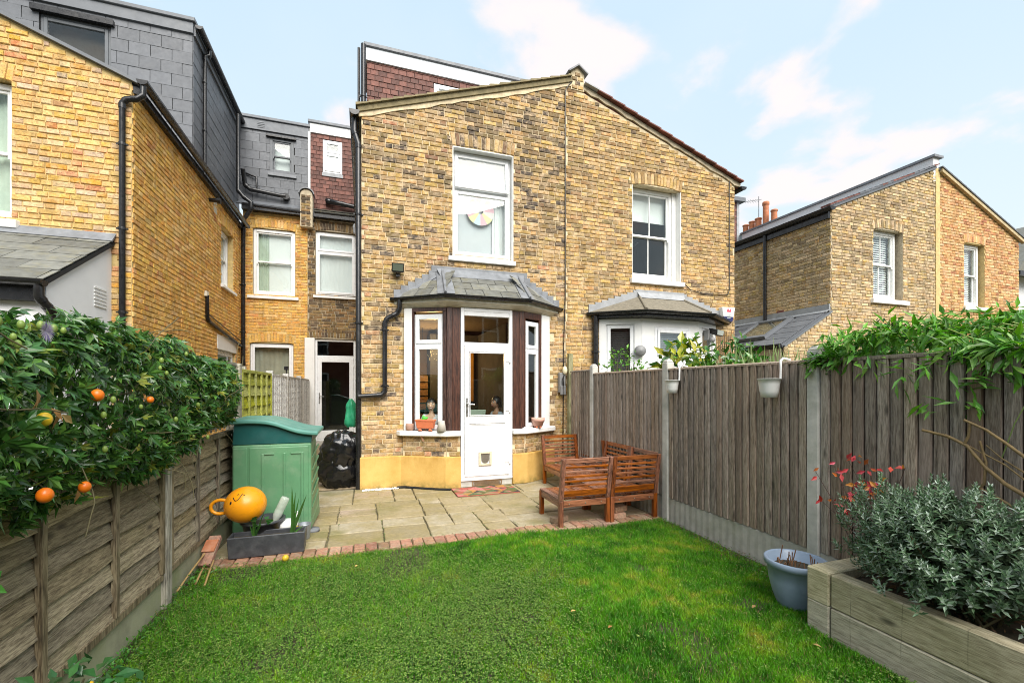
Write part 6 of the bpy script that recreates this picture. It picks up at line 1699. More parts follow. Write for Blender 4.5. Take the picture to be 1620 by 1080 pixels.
WF = MB(lambda p: Vector((4.80+p[0]*.93-p[2]*.30, 6.94-p[0]*.35-p[2]*.9, 2.26+p[1]))).lathe([(0, .10), (.03, .10), (.05, .085), (.09, .08), (.10, .06), (.10, .0), (0, 0)], (0, 0, 0), 22).build('wall_lamp', m_grey_p, None); tag(WF, 'round grey fitting on the white corner of the neighbouring bay', 'wall light')
WT = thing('wall_trellis', (7.05, 7.3, 2.0), 'small diamond lattice trellis on the corner beside the lean-to', 'trellis')
tm = M_wood('brown_lath', (.16, .10, .05), (.28, .19, .10), 2, .8, 24, .4, .2, False)
for i in range(7):
    a = 6.86+i*.055
    for k in (-1, 1): MB().bar((a+.05, 7.30+k*.005, 1.2), (a+k*.10+.05, 7.30+k*.005, 2.76), .012, .009, (0, 1, 0)).build('lath', tm, WT)

# hanging pots on the right fence
m_hang = M_plain('white_enamel', (.74, .74, .72), .4, .06, 8, .02, 60, (.4, .36, .3), .15, 10)
for i, (y, z, r_, h_, lab) in enumerate(((4.28, 1.53, .080, .15, 'small white pot hooked over the fence next to the far concrete post'), (2.97, 1.51, .092, .165, 'larger white ribbed pot hooked over the fence near the nearer post'))):
    P = thing('hanging_pot', (FXR-.14, y, z), lab, 'plant pot', 'white pots hung on the right fence')
    c = (FXR-.055-r_, y, z)
    mb = MB(); mb.lathe([(0, 0), (r_*.70, 0), (r_*.80, h_*.3), (r_*.815, h_*.32), (r_*.90, h_*.68), (r_*.915, h_*.70), (r_, h_*.97), (r_*1.04, h_*.97), (r_*1.04, h_), (r_*.94, h_), (r_*.85, h_*.6), (0, h_*.6)], c, 26); mb.build('pot', m_hang, P)
    mb = MB(); mb.lathe([(0, h_*.80), (r_*.88, h_*.74)], c, 14); mb.build('soil', m_terra if i else m_soil, P)
    x = FXR-.06
    mb = MB(); mb.tube([(x-.012, y-.05, z+h_*.96), (x-.004, y-.045, z+h_+.10), (x-.0, y-.04, 1.83), (x+.03, y-.04, 1.852), (FXR+.045, y-.04, 1.84), (FXR+.045, y-.04, 1.75)], .010, 6); mb.build('hook', m_hang, P)

# blue pot on the lawn
BP = thing('plant_pot', (3.03, 2.42, 0), 'large pale blue pot of dead stems at the corner of the raised bed', 'plant pot')
m_blue = M_plain('blue_plastic', (.25, .32, .42), .40, .12, 6, .06, 90, (.12, .15, .20), .22, 9)
bp = (3.04, 2.44, -.02)
mb = MB(); mb.lathe([(.0, 0), (.115, 0), (.125, .02), (.155, .10), (.178, .20), (.190, .30), (.207, .305), (.210, .345), (.200, .352), (.188, .345), (.18, .28), (0, .27)], bp, 36); mb.build('pot', m_blue, BP)
mb = MB(); mb.lathe([(0, .285), (.182, .278)], bp, 20); mb.build('soil', m_soil, BP)
rr = random.Random(33); md_ = M_plain('dead_stem', (.20, .10, .045), .8, .3, 20, .2)
for i in range(22):
    a, q = rr.uniform(0, 6.28), rr.uniform(0, .15); x, y = bp[0]+q*math.cos(a), bp[1]+q*math.sin(a); h_ = rr.uniform(.03, .13)
    MB().tube([(x, y, .26), (x+rr.uniform(-.03, .03), y+rr.uniform(-.03, .03), .27+h_)], .004, 5).build('stem', md_, BP)
# ================================================================== PLANTS
def lobe(cx, cy, dx, dy, L, w_, fold=.12):
    """folded pointed leaflet from (cx,cy) along (dx,dy)"""
    px, py = -dy, dx
    V = [(cx, cy, 0), (cx+dx*L*.45+px*w_/2, cy+dy*L*.45+py*w_/2, fold*w_), (cx+dx*L, cy+dy*L, -.06*L), (cx+dx*L*.45-px*w_/2, cy+dy*L*.45-py*w_/2, fold*w_), (cx+dx*L*.5, cy+dy*L*.5, -.02*L)]
    return V, [(0, 4, 1), (4, 2, 1), (0, 3, 4), (4, 3, 2)]
def template(parts):
    V = []; F = []
    for v, f in parts:
        b = len(V); V += v; F += [tuple(b+i for i in t) for t in f]
    return np.array(V, dtype=np.float32), np.array(F, dtype=np.int32)
PALM = template([lobe(0, .08, math.sin(a), math.cos(a), L, .31) for a, L in ((0, 1.0), (.75, .85), (-.75, .85), (1.65, .6), (-1.65, .6))])
LANCE = template([lobe(0, 0, 0, 1, 1.0, .19, .15)])
BLADE = template([lobe(0, 0, 0, 1, 1.0, .25, .15)])
OVAL = template([lobe(0, 0, 0, 1, 1.0, .48, .18)])
SPOON = template([lobe(0, 0, 0, 1, 1.0, .36, .25)])
NARROW = template([lobe(0, 0, 0, 1, 1.0, .30, .18), lobe(0, .1, .55, .83, .62, .26, .15), lobe(0, .1, -.55, .83, .62, .26, .15)])
CLOVER = template([lobe(0, 0, math.sin(a), math.cos(a), 1.0, .95, .12) for a in (0, 2.1, 4.2)])
def frames(axis, up):
    """rotation matrices with Y along axis and Z near up"""
    y = axis/np.linalg.norm(axis, axis=1)[:, None]
    x = np.cross(y, up); x /= np.maximum(np.linalg.norm(x, axis=1)[:, None], 1e-6)
    z = np.cross(x, y)
    return np.stack([x, y, z], axis=2)
def leaf_cloud(root, tmpl, pos, rot, scale, mats, name='leaf', stuff='foliage', nparts=300, asthing=None):
    V0, F0 = tmpl; n = len(pos); pos = np.asarray(pos); scale = np.asarray(scale)
    mats = mats if isinstance(mats, list) else [mats]
    mi = rng.integers(0, len(mats), n)
    if nparts:
        fw = pos[:, 0]*sY+pos[:, 1]*cY; ri = pos[:, 0]*cY-pos[:, 1]*sY
        u = 810+700*ri/np.maximum(fw, .05); v = 612-700*(pos[:, 2]-EYE)/np.maximum(fw, .05)
        vis = (fw > .2) & (u > 0) & (u < 1620) & (v > 0) & (v < 1080)
        dist = np.sqrt((pos[:, 0])**2+(pos[:, 1])**2+(pos[:, 2]-EYE)**2)
        key = np.where(vis, dist/scale*(np.asarray(LEAFRANK) if LEAFRANK is not None else 1), 1e9)
        order = np.argsort(key); order = order[key[order] < 1e8][:nparts]
        ms = []
        for m in mats:
            me = np_mesh(name, V0, F0, [m]); ms.append(me)
        for i in order:
            M = np.eye(4); M[:3, :3] = rot[i]*scale[i]; M[:3, 3] = pos[i]
            inst(name, ms[mi[i]], Matrix(M.tolist()), root)
        keep = np.ones(n, bool); keep[order] = False
        pos, rot, scale, mi = pos[keep], rot[keep], scale[keep], mi[keep]; n = len(pos)
    if n == 0: return None
    W = np.einsum('nij,vj->nvi', rot*scale[:, None, None], V0)+pos[:, None, :]
    Fx = (F0[None]+(np.arange(n)*len(V0))[:, None, None]).reshape(-1, F0.shape[1])
    o = np.array(WL[root.name]) if root else pos.mean(0)*np.array([1, 1, 0])
    me = np_mesh(stuff, W.reshape(-1, 3)-o, Fx, mats, np.repeat(mi, len(F0)))
    ob = place(bpy.data.objects.new(stuff, me), root, o.tolist()); ob['kind'] = 'stuff'
    return ob
LEAFRANK = None
def unit(n): 
    d = rng.normal(size=(n, 3)); return d/np.linalg.norm(d, axis=1)[:, None]

# ---- passion flower over the left fence
m_pass = M_leaf('passion_leaf', [(.040, .115, .022), (.058, .16, .026), (.028, .08, .017), (.11, .24, .036), (.046, .13, .032), (.08, .19, .034)], .26, .15, spec=.6)
m_pass_y = M_leaf('passion_leaf_yellow', [(.22, .24, .03), (.14, .20, .03)], .4, .2)
m_vine = M_plain('vine_stem', (.10, .085, .035), .7, .3, 20, .2)
PV = thing('passion_flower_vine', (-1.40, 3.8, 1.1), 'glossy dark passion flower vine with orange fruit smothering the left fence', 'climber')
def vine_env(y):
    """outer bulge (towards the lawn), top, bottom of the vine along the fence"""
    top = 1.93-.012*(y-2)+.05*math.sin(y*2.3)+.03*math.sin(y*5.1)
    bot = 1.10+.05*math.sin(y*3.1)+(.12 if y > 4.3 else 0)-(.10 if 2.3 < y < 2.7 else 0)+(.10 if y > 5.1 else 0)
    end = min(1, max(0, (5.75-y)/.7))
    return .25*end**.5+.04*math.sin(y*4.4), top-(1-end)*.15, bot+(1-end)*.25
N = 5600
ys = rng.uniform(.9, 5.72, N); P = np.zeros((N, 3)); out = np.zeros((N, 3))
for i, y in enumerate(ys):
    b, t, lo = vine_env(y); a = rng.uniform(-.5, math.pi+.3) if rng.random() < .75 else rng.uniform(0, math.pi)
    zc, rz = (t+lo)/2, (t-lo)/2
    k = rng.uniform(.55, 1.05)
    f = rng.uniform(-1, 1); f = math.copysign(abs(f)**.7, f)
    dx = b*math.sqrt(max(0, 1-f*f*.8))*k
    P[i] = (-1.43+(dx if rng.random() < .85 else -dx*.7), y, zc+rz*f*rng.uniform(.95, 1.06))
    out[i] = (1.0 if P[i, 0] > -1.45 else -1, rng.normal()*.4, f*1.2)
ax = unit(N)*.7+np.array([.25, 0, -.55]); up = out+unit(N)*.55
sc_ = rng.uniform(.045, .092, N)
LEAFRANK = 1+np.maximum(0, -1.32-P[:, 0])*20
h_ = rng.uniform(0, 1, N) < .42; LR = LEAFRANK
LEAFRANK = LR[~h_]; leaf_cloud(PV, NARROW, P[~h_], frames(ax[~h_], up[~h_]), sc_[~h_]*1.15, [m_pass]*9+[m_pass_y], nparts=170)
LEAFRANK = LR[h_]; leaf_cloud(PV, PALM, P[h_], frames(ax[h_], up[h_]), sc_[h_]*.92, nparts=130, mats=[m_pass, m_pass, m_pass, m_pass, m_pass, m_pass, m_pass, m_pass, m_pass, m_pass, m_pass, m_pass_y])
LEAFRANK = None
# inner tangle
N = 2600
ys = rng.uniform(.9, 5.6, N); P = np.array([(-1.45+rng.uniform(-.06, .10), y, rng.uniform(vine_env(y)[2]+.05, vine_env(y)[1]-.03)) for y in ys])
leaf_cloud(PV, OVAL, P, frames(unit(N), np.array([[1.0, 0, .2]])+unit(N)*.4), rng.uniform(.07, .12, N), m_pass, nparts=0, stuff='inner_foliage')
rr = random.Random(41); mb = MB()
for i in range(70):
    y = rr.uniform(1.4, 5.5); b, t, lo = vine_env(y); p = Vector((-1.42+rr.uniform(.0, b), y, rr.uniform(lo, t))); pts = [p]
    d = Vector((rr.uniform(-.2, .3), rr.uniform(-1, 1), rr.uniform(-.6, .5))).normalized()
    for k in range(6): d = (d+Vector((rr.uniform(-.3, .3), rr.uniform(-.4, .4), rr.uniform(-.5, .3)))*.5).normalized(); p = p+d*.06; p.x = min(p.x, -1.40+vine_env(p.y)[0]+.04); pts.append(p)
    mb.tube(pts, .0028, 5)
mb.build('stem', m_vine, PV)['kind'] = 'stuff'
MB().tube([(-1.36, 2.15, 1.12), (-1.30, 2.55, 1.18), (-1.33, 2.9, 1.20)], .004, 6).build('stem', M_plain('pale_stem', (.36, .34, .24), .6, .2, 20, .1), PV)
MB().tube([(-1.34, 2.9, 1.11), (-1.29, 3.06, 1.075), (-1.30, 3.22, 1.12)], .004, 6).build('stem', m_vine, PV)
m_fruit = M_plain('passion_fruit_orange', (.72, .16, .006), .35, .2, 14, .05, 60, (.45, .10, .01), .2, 20)
m_fruit_g = M_plain('passion_fruit_green', (.19, .28, .05), .45, .3, 14, .05, 60, (.35, .40, .08), .2, 20)
m_fruit_y = M_plain('passion_fruit_yellow', (.66, .44, .02), .38, .2, 14, .05)
def inv(u, v, X):          # used once to set fruit where the photograph shows them hanging
    a, b = (u-810)/700, (612-v)/700; dx, dy = a*cY+sY, -a*sY+cY; t = X/dx
    return (X, dy*t, EYE+b*t)
def surf(u, v):
    X = -1.2
    for _ in range(6):
        p = inv(u, v, X); X = -1.40+max(.02, vine_env(p[1])[0])*1.02
    return inv(u, v, X)
for (u, v, r_, m) in ((154, 625, .026, m_fruit), (238, 632, .017, m_fruit), (71, 783, .026, m_fruit), (134, 770, .023, m_fruit), (70, 663, .024, m_fruit_y)):
    p = surf(u, v); q = MB(); q.sphere(p, r_, 16, 12, (1, 1, 1.12)); q.build('fruit', m, PV)
rr = random.Random(12)
for (u, v) in ((45, 514), (75, 515), (95, 520), (110, 523), (33, 533), (40, 545), (12, 570), (8, 508), (187, 632), (172, 656), (174, 710), (262, 570), (270, 590), (310, 627), (311, 690), (333, 691), (260, 582), (322, 600), (230, 643), (284, 663), (326, 672), (300, 560), (318, 640)):
    p = surf(u, v); q = MB(); q.sphere((p[0]-.02, p[1], p[2]), rr.uniform(.009, .0135), 12, 9, (1, 1, 1.5)); q.build('fruit', m_fruit_g, PV)
q = MB()
c = Vector(surf(60, 532)); m_pur = M_leaf('passion_petal', [(.35, .30, .42), (.20, .14, .35), (.5, .48, .5)], .5, .2)
N = 26; a = np.linspace(0, 2*math.pi, N, endpoint=False); ax = np.c_[np.zeros(N)+.25, np.cos(a), np.sin(a)]
leaf_cloud(PV, LANCE, np.tile(np.array(c)+np.array([.02, 0, .02]), (N, 1)), frames(ax, np.tile(np.array([[1.0, 0, 0]]), (N, 1))), np.full(N, .045), m_pur, 'petal', 'flower', nparts=0)
m_dead = M_leaf('dead_leaf', [(.40, .22, .08), (.45, .30, .12), (.30, .15, .05)], .6, .2)
P = np.array([surf(u, v) for u, v in ((52, 615), (56, 625), (75, 645), (85, 652), (92, 655), (118, 775))]); leaf_cloud(PV, OVAL, P+np.array([.01, 0, 0]), frames(unit(6)*.4+np.array([0, .4, -.8]), np.array([[1.0, 0, 0]])+unit(6)*.3), rng.uniform(.06, .10, 6), m_dead, 'dead_leaf', 'dead_leaves')

# ---- low plant in the bottom left corner and a sprig on the fence
m_glossy = M_leaf('glossy_leaf', [(.035, .12, .030), (.05, .16, .045), (.028, .10, .03)], .28, .08, spec=.55)
BLS = thing('low_shrub', (-1.12, 2.35, 0), 'small glossy green shrub in the bottom left corner by the fence', 'shrub')
N = 90; P = np.c_[rng.normal(-1.12, .10, N), rng.normal(2.28, .14, N), np.zeros(N)]; P[:, 2] = .45-((P[:, 0]+1.12)**2+(P[:, 1]-2.28)**2)*3+rng.uniform(-.12, .02, N)
leaf_cloud(BLS, OVAL, P, frames(unit(N)+np.array([0.1, -.1, .2]), np.array([[.1, -.3, 1.0]])+unit(N)*.4), rng.uniform(.06, .09, N), m_glossy)
mb = MB()
for i in range(9): mb.tube([(-1.12, 2.3, -.02), (-1.12+rr.uniform(-.1, .1), 2.3+rr.uniform(-.12, .1), .2), (-1.12+rr.uniform(-.14, .12), 2.28+rr.uniform(-.18, .15), .36)], .004, 5)
mb.build('stem', m_vine, BLS)
mb = MB(); 
for i in range(5): mb.sphere((-1.12+rr.uniform(-.12, .1), 2.28+rr.uniform(-.12, .12), .385), .014, 8, 6)
mb.build('flower_bud', m_fruit_y, BLS)
SPG = thing('leaf_sprig', (-1.30, 2.05, .9), 'bright green leaves poking in at the left edge in front of the fence', 'plant')
N = 5; P = np.tile(np.array([[-1.25, 2.06, .90]]), (N, 1)); leaf_cloud(SPG, OVAL, P, frames(np.c_[np.full(N, .25), rng.normal(0, .5, N), rng.normal(0, .7, N)], np.array([[.4, -.8, .5]])+unit(N)*.3), np.full(N, .06), M_leaf('bright_leaf', [(.06, .26, .03), (.09, .32, .05)], .35, .2))
MB().tube([(-1.40, 2.0, .86), (-1.25, 2.06, .90)], .004, 5).build('stem', m_vine, SPG)

# ---- plants beyond the right fence
m_bamb = M_leaf('bamboo_leaf', [(.13, .36, .028), (.09, .26, .024), (.20, .46, .06), (.05, .14, .016), (.15, .34, .08), (.07, .19, .02), (.24, .44, .09)], .36, .3)
BB = thing('bamboo', (3.85, 1.9, 1.7), 'fresh green bamboo like foliage spilling over the top of the right fence', 'bamboo')
def spray(n, cx, cy, cz, sx, sy, sz):
    return np.c_[rng.normal(cx, sx, n), rng.normal(cy, sy, n), rng.normal(cz, sz, n)]
P = []
for i in range(330):
    y = rng.uniform(.9, 2.66); x = FXR+rng.uniform(-.03, .5); z = 1.84+rng.uniform(0, .13)+.07*math.sin(y*4+x*5)+(x-FXR)*.10-max(0, y-2.5)*.3
    P.append((x, y, z))
for (u, v) in ((1480, 575), (1465, 650), (1530, 605), (1540, 640), (1590, 580), (1600, 600), (1500, 570), (1560, 575), (1440, 600), (1610, 560), (1545, 600), (1520, 640), (1475, 570), (1420, 580), (1375, 575)): P.append(np.array(inv(u, v, 3.46)))
P = np.array(P); n = len(P); L = 8
C = np.repeat(P, L, 0)+rng.normal(0, .035, (n*L, 3)); ax = unit(n*L)*.8+np.array([-.25, 0, -.28]); 
C[:, 0] = np.where(C[:, 2] < 1.86, np.minimum(C[:, 0], FXR-.035), C[:, 0])
leaf_cloud(BB, BLADE, C, frames(ax, np.array([[-.2, -.2, 1.0]])+unit(n*L)*.5), rng.uniform(.055, .15, n*L), m_bamb)
mb = MB(); rr = random.Random(44)
for i in range(26):
    y = rr.uniform(.9, 2.6); x = FXR+.15+rr.uniform(-.05, .3); z = 1.9; mb.tube([(x, y, .0), (x, y+.03, 1.2), (x-.08, y+rr.uniform(-.1, .1), z), (x-.22, y+rr.uniform(-.2, .2), z+.06)], .0035, 5)
mb.build('cane', M_plain('bamboo_stem', (.20, .26, .05), .5, .2, 15, .1), BB)['kind'] = 'stuff'
m_laurel = M_leaf('laurel_leaf', [(.05, .16, .02), (.08, .22, .025), (.035, .11, .018)], .25, .15, spec=.6)
m_laurel_y = M_leaf('spotted_laurel_leaf', [(.42, .42, .04), (.10, .22, .02), (.50, .50, .07), (.07, .17, .02), (.30, .36, .04)], .25, .2, spec=.6)
def bush(name, label, c, r, n, tmpl, mats, size, nparts=300, cat='shrub', droop=-.1, shell=.6):
    t = thing(name, (c[0], c[1], 0), label, cat)
    d = unit(n); k = rng.uniform(shell, 1.0, n)[:, None]*(1+.14*np.sin(d[:, :1]*5+c[0])*np.sin(d[:, 1:2]*6)+.10*np.sin(d[:, 2:3]*9))
    P = np.array(c)+d*np.array(r)*k
    leaf_cloud(t, tmpl, P, frames(d*.5+unit(n)*.8+np.array([0, 0, droop]), d+unit(n)*.4+np.array([0, 0, .5])), rng.uniform(size*.7, size*1.3, n), mats, nparts=nparts)
    mb = MB(); rr = random.Random(n)
    for i in range(12):
        e = Vector(c)+Vector((rr.uniform(-.5, .5)*r[0], rr.uniform(-.5, .5)*r[1], rr.uniform(0, .6)*r[2])); mb.tube([(c[0]+rr.uniform(-.08, .08), c[1]+rr.uniform(-.08, .08), -.03), ((c[0]+e.x)/2+rr.uniform(-.05, .05), (c[1]+e.y)/2, e.z*.55), tuple(e)], [.014, .010, .004], 6)
    mb.build('stem', m_vine, t); return t
bush('spotted_laurel', 'yellow splashed laurel showing over the right fence beside the concrete post', (4.22, 5.05, 1.82), (.36, .38, .46), 260, OVAL, [m_laurel_y, m_laurel_y, m_laurel], .17, 200)
bush('laurel_bush', 'plain dark green leafy bush between the yellow laurel and the spiky plant', (4.35, 4.35, 1.74), (.45, .5, .42), 600, OVAL, m_laurel, .11, 250)
bush('leafy_climber', 'loose light green shoots over the fence in front of the dark blind', (4.15, 6.45, 1.86), (.42, .30, .44), 260, OVAL, M_leaf('light_leaf', [(.11, .28, .03), (.16, .36, .05), (.08, .20, .02)], .4, .25), .085, 190, 'climber')
YU = thing('spiky_plant', (4.2, 3.6, 1.2), 'clump of pale strap leaves fanning above the right fence', 'plant')
m_yuc = M_leaf('pale_blade', [(.24, .33, .12), (.30, .38, .17), (.18, .27, .09)], .45, .3)
rr = random.Random(51)
for i in range(90):
    y0 = rr.choice((3.25, 3.55, 3.85, 4.05))+rr.uniform(-.12, .12); x0 = 4.1+rr.uniform(-.12, .2); a = rr.uniform(-1, 1)
    mb = MB(); blade(mb, (x0, y0, .9), (x0+rr.uniform(-.15, .15), y0+a*.45, 2.12+rr.uniform(-.14, .10)-abs(a)*.16), .034, .05, 6); mb.build('leaf', m_yuc, YU, fix=False)
m_hedge = M_leaf('hedge_leaf', [(.030, .085, .016), (.045, .12, .02), (.022, .06, .014)], .45, .1)
HG = bush('hedge', 'dark clipped hedge behind the bamboo in front of the pale gable', (8.6, 4.9, 1.45), (1.5, .55, 1.12), 3600, OVAL, m_hedge, .10, 300, 'hedge', 0, .75)
HG2 = bush('hedge', 'dark hedge at the right edge in front of the orange gable', (11.6, 4.9, 1.55), (1.35, .6, 1.20), 3200, OVAL, m_hedge, .10, 300, 'hedge', 0, .75)

# ---- silver shrub, red leaved shrub and pruned branches in the raised bed
m_silver = M_leaf('silver_leaf', [(.16, .25, .14), (.25, .34, .24), (.09, .17, .075), (.42, .50, .42), (.06, .13, .05), (.14, .23, .12)], .5, .08)
SS = thing('silver_shrub', (3.12, 1.55, .34), 'dense silvery grey green shrub filling the raised bed', 'shrub')
S = 900; d = unit(S*2); d = d[d[:, 2] > -.55][:S]; S = len(d)
k = rng.uniform(.70, 1.10, S)[:, None]*(1+.13*np.sin(d[:, :1]*7)*np.sin(d[:, 1:2]*5+1)+.08*np.sin(d[:, 2:3]*11+d[:, :1]*6))
T = np.array([3.10, 1.55, .68])+d*np.array([.36, .52, .385])*k
T[:, 0] = np.minimum(T[:, 0], 3.48)
L = 14; C = np.repeat(T, L, 0); dd = np.repeat(d, L, 0); tt = np.tile(np.arange(L)/L, S)
az = np.tile(np.arange(L)*2.4, S)+np.repeat(rng.uniform(0, 6, S), L)
sd_ = dd*.6+np.array([0, 0, .8]); sd_ /= np.linalg.norm(sd_, axis=1)[:, None]
e1 = np.cross(sd_, np.array([.3, .9, .1])); e1 /= np.linalg.norm(e1, axis=1)[:, None]; e2 = np.cross(sd_, e1)
rad = e1*np.cos(az)[:, None]+e2*np.sin(az)[:, None]
C = C-sd_*(tt*.075)[:, None]
ax = rad*(.35+.75*tt)[:, None]+sd_*(1.0-.75*tt)[:, None]
leaf_cloud(SS, SPOON, C, frames(ax, sd_+rad*-.2), (.026+.018*tt)*rng.uniform(.75, 1.25, S*L), m_silver)
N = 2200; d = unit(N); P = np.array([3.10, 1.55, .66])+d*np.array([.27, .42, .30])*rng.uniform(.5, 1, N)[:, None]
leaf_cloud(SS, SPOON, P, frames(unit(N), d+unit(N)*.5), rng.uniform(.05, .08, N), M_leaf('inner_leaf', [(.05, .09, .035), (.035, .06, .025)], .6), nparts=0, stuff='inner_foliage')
mb = MB()
for i in range(26):
    q = T[rng.integers(0, S)]; mb.tube([(3.1+rr.uniform(-.1, .1), 1.55+rr.uniform(-.18, .18), .33), tuple((np.array([3.1, 1.55, .4])+q)/2), tuple(q)], [.008, .006, .003], 5)
mb.build('stem', m_vine, SS)
RS = thing('red_leaved_shrub', (3.28, 2.0, .34), 'thin twiggy shrub with a few red and orange autumn leaves', 'shrub')
m_red = M_leaf('red_leaf', [(.62, .06, .06), (.70, .12, .10), (.55, .14, .04), (.66, .09, .12), (.60, .25, .05)], .45, .25)
m_twig = M_plain('dark_twig', (.07, .035, .025), .7, .3, 20, .2)
tips = [(1290, 745), (1318, 733), (1342, 728), (1345, 745), (1371, 724), (1386, 743), (1432, 740), (1404, 755), (1352, 765), (1362, 760), (1378, 770), (1392, 775), (1338, 785), (1350, 790), (1298, 790), (1315, 790), (1340, 802), (1382, 788), (1365, 745), (1395, 768), (1328, 750), (1345, 775)]
Lp = []; 
for i, (u, v) in enumerate(tips):
    X = 3.28+rr.uniform(-.08, .08); p = Vector(inv(u, v, X)); b0 = Vector((3.25+rr.uniform(-.06, .06), 2.02+rr.uniform(-.08, .08), .36)); mid = b0.lerp(p, .55)+Vector((rr.uniform(-.03, .03), rr.uniform(-.03, .03), .05))
    MB().tube([b0, mid, p], [.004, .003, .0018], 5).build('twig', m_twig, RS)
    for k in range(3 if i % 3 else 2): Lp.append(np.array(p)+rng.normal(0, .016, 3))
n = len(Lp); leaf_cloud(RS, OVAL, np.array(Lp), frames(unit(n)+np.array([-.2, .3, -.25]), np.array([[-.6, -.8, .4]])+unit(n)*.5), rng.uniform(.045, .075, n), m_red)
PB = thing('pruned_shrub', (3.4, 1.5, .34), 'bare pruned brown branches in front of the right fence', 'shrub')
m_bark = M_plain('olive_bark', (.20, .135, .055), .75, .35, 30, .5, 60, (.10, .075, .035), .4, 14)
for name, pts, r0, r1 in (('branch', [(1459, 680), (1500, 690), (1530, 705), (1560, 740), (1590, 765), (1620, 783), (1690, 830)], .008, .013), ('branch', [(1525, 664), (1560, 680), (1590, 700), (1620, 722), (1690, 770)], .007, .010),
                         ('branch', [(1535, 668), (1532, 690), (1525, 703)], .007, .008), ('branch', [(1550, 697), (1560, 730), (1557, 765), (1545, 775)], .006, .008), ('branch', [(1540, 767), (1575, 785), (1620, 812), (1690, 850)], .006, .010),
                         ('twig', [(1532, 705), (1590, 735), (1625, 762)], .004, .005), ('twig', [(1560, 704), (1585, 725), (1625, 750)], .003, .005), ('twig', [(1495, 686), (1502, 694)], .004, .006)):
    P = [inv(u, v, 3.36) for u, v in pts]; MB().tube(P, [r0+(r1-r0)*i/(len(P)-1) for i in range(len(P))], 8).build(name, m_bark, PB)
MB().tube([inv(1690, 770, 3.36), (3.36, 1.15, .8), (3.34, 1.1, .3)], .014, 8).build('trunk', m_bark, PB); MB().tube([inv(1690, 840, 3.36), (3.36, 1.18, .7), (3.34, 1.12, .3)], .014, 8).build('trunk', m_bark, PB)
MB().tube([inv(1585, 724, 3.37), inv(1605, 670, 3.40), inv(1622, 640, 3.42)], .003, 5).build('twig', M_plain('green_twig', (.12, .18, .04), .5, .2, 20, .1), PB)

# ================================================================== LAWN
m_grass = NT('lawn_grass')
_r = m_grass.rnd(); _p = m_grass.noise(1.5, 4, .6); _q = m_grass.noise(6, 4, .65)
_c = m_grass.ramp(m_grass.math('ADD', m_grass.math('MULTIPLY', _p, .6), m_grass.math('MULTIPLY', _q, .4)), [(.36, (.028, .13, .004)), (.44, (.056, .225, .005)), (.52, (.10, .31, .007)), (.60, (.21, .37, .012)), (.67, (.38, .36, .05))])
_c = m_grass.mix(m_grass.rng(m_grass.white(_r, 3.1), .90, .97), _c, (.30, .25, .09))
_c = m_grass.hsv(_c, v=m_grass.rng(m_grass.white(_r, 1.3), 0, 1, .6, 1.45))
m_grass.done(_c, .5, .35)
_t = m_grass.n('ShaderNodeBsdfTranslucent'); m_grass.set(_t.inputs[0], _c); _m = m_grass.n('ShaderNodeMixShader'); _m.inputs[0].default_value = .25
m_grass.t.links.new(m_grass.b.outputs[0], _m.inputs[1]); m_grass.t.links.new(_t.outputs[0], _m.inputs[2]); m_grass.t.links.new(_m.outputs[0], m_grass.t.nodes['Material Output'].inputs[0])
m_grass = m_grass.m
def vnoise(x, y, s, seed):
    r = np.random.default_rng(seed); v = np.zeros_like(x)
    for k in range(7):
        a = r.uniform(0, 6.28); f = s*r.uniform(.6, 1.9); v += np.sin((x*math.cos(a)+y*math.sin(a))*f+r.uniform(0, 6.28))
    return v/7**.5
def lawn_points(n, fn):
    x = rng.uniform(-1.38, 3.46, n); y = 4.615-(rng.uniform(0, 1, n))**.85*3.6
    fw = x*sY+y*cY; ri = x*cY-y*sY
    ok = (fw > .6) & (np.abs(ri/np.maximum(fw, .01)) < 1.35) & ~((x > 2.82) & (y < 2.22)) & (rng.uniform(0, 1, n) < fn(x, y))
    return x[ok], y[ok]
def soilz(x, y): return -.025+.012*(np.sin(x*2.1+y)*.5+np.sin(y*3.3-x*1.7)*.5)
def bare(x, y):
    """thin, worn ground along the edges and in a few spots"""
    e = np.clip((3.45-x)/.35, 0, 1)*np.clip((x+1.36)/.30, 0, 1)*np.clip((4.62-y)/.10, .25, 1)
    n = vnoise(x, y, 3.0, 4)
    sp = sum(np.exp(-((x-a)**2+(y-b)**2*1.3)/r_**2) for a, b, r_ in ((2.35, 3.35, .16), (2.75, 2.55, .18), (.55, 3.75, .10), (1.9, 2.5, .10), (-.6, 2.9, .13), (2.0, 4.1, .10), (1.1, 2.9, .08)))
    return np.clip(e*1.1+.15, 0, 1)*np.clip(1.15-np.clip(n-.65, 0, 1)*1.5, .18, 1)*np.clip(1-.85*sp, .1, 1)
def clov(x, y): return np.clip(.5*(vnoise(x, y, 1.3, 8)+.1)+.9*np.exp(-((x+.2)**2/1.3+(y-4.0)**2/.55))+.6*np.exp(-((x+1.0)**2/.16+(y-3.3)**2/2.0)), 0, 1)
x, y = lawn_points(520000, lambda x, y: bare(x, y)*(1-.72*clov(x, y)))
n = len(x); h = rng.uniform(.022, .052, n)*(1+.35*vnoise(x, y, 2.5, 6)); w2_ = rng.uniform(.0012, .0024, n)
az = rng.uniform(0, 6.283, n); le = rng.uniform(.15, .8, n)*h; lean_az = rng.uniform(0, 6.283, n)
z = soilz(x, y); dx, dy = np.cos(az)*w2_, np.sin(az)*w2_; lx, ly = np.cos(lean_az)*le, np.sin(lean_az)*le
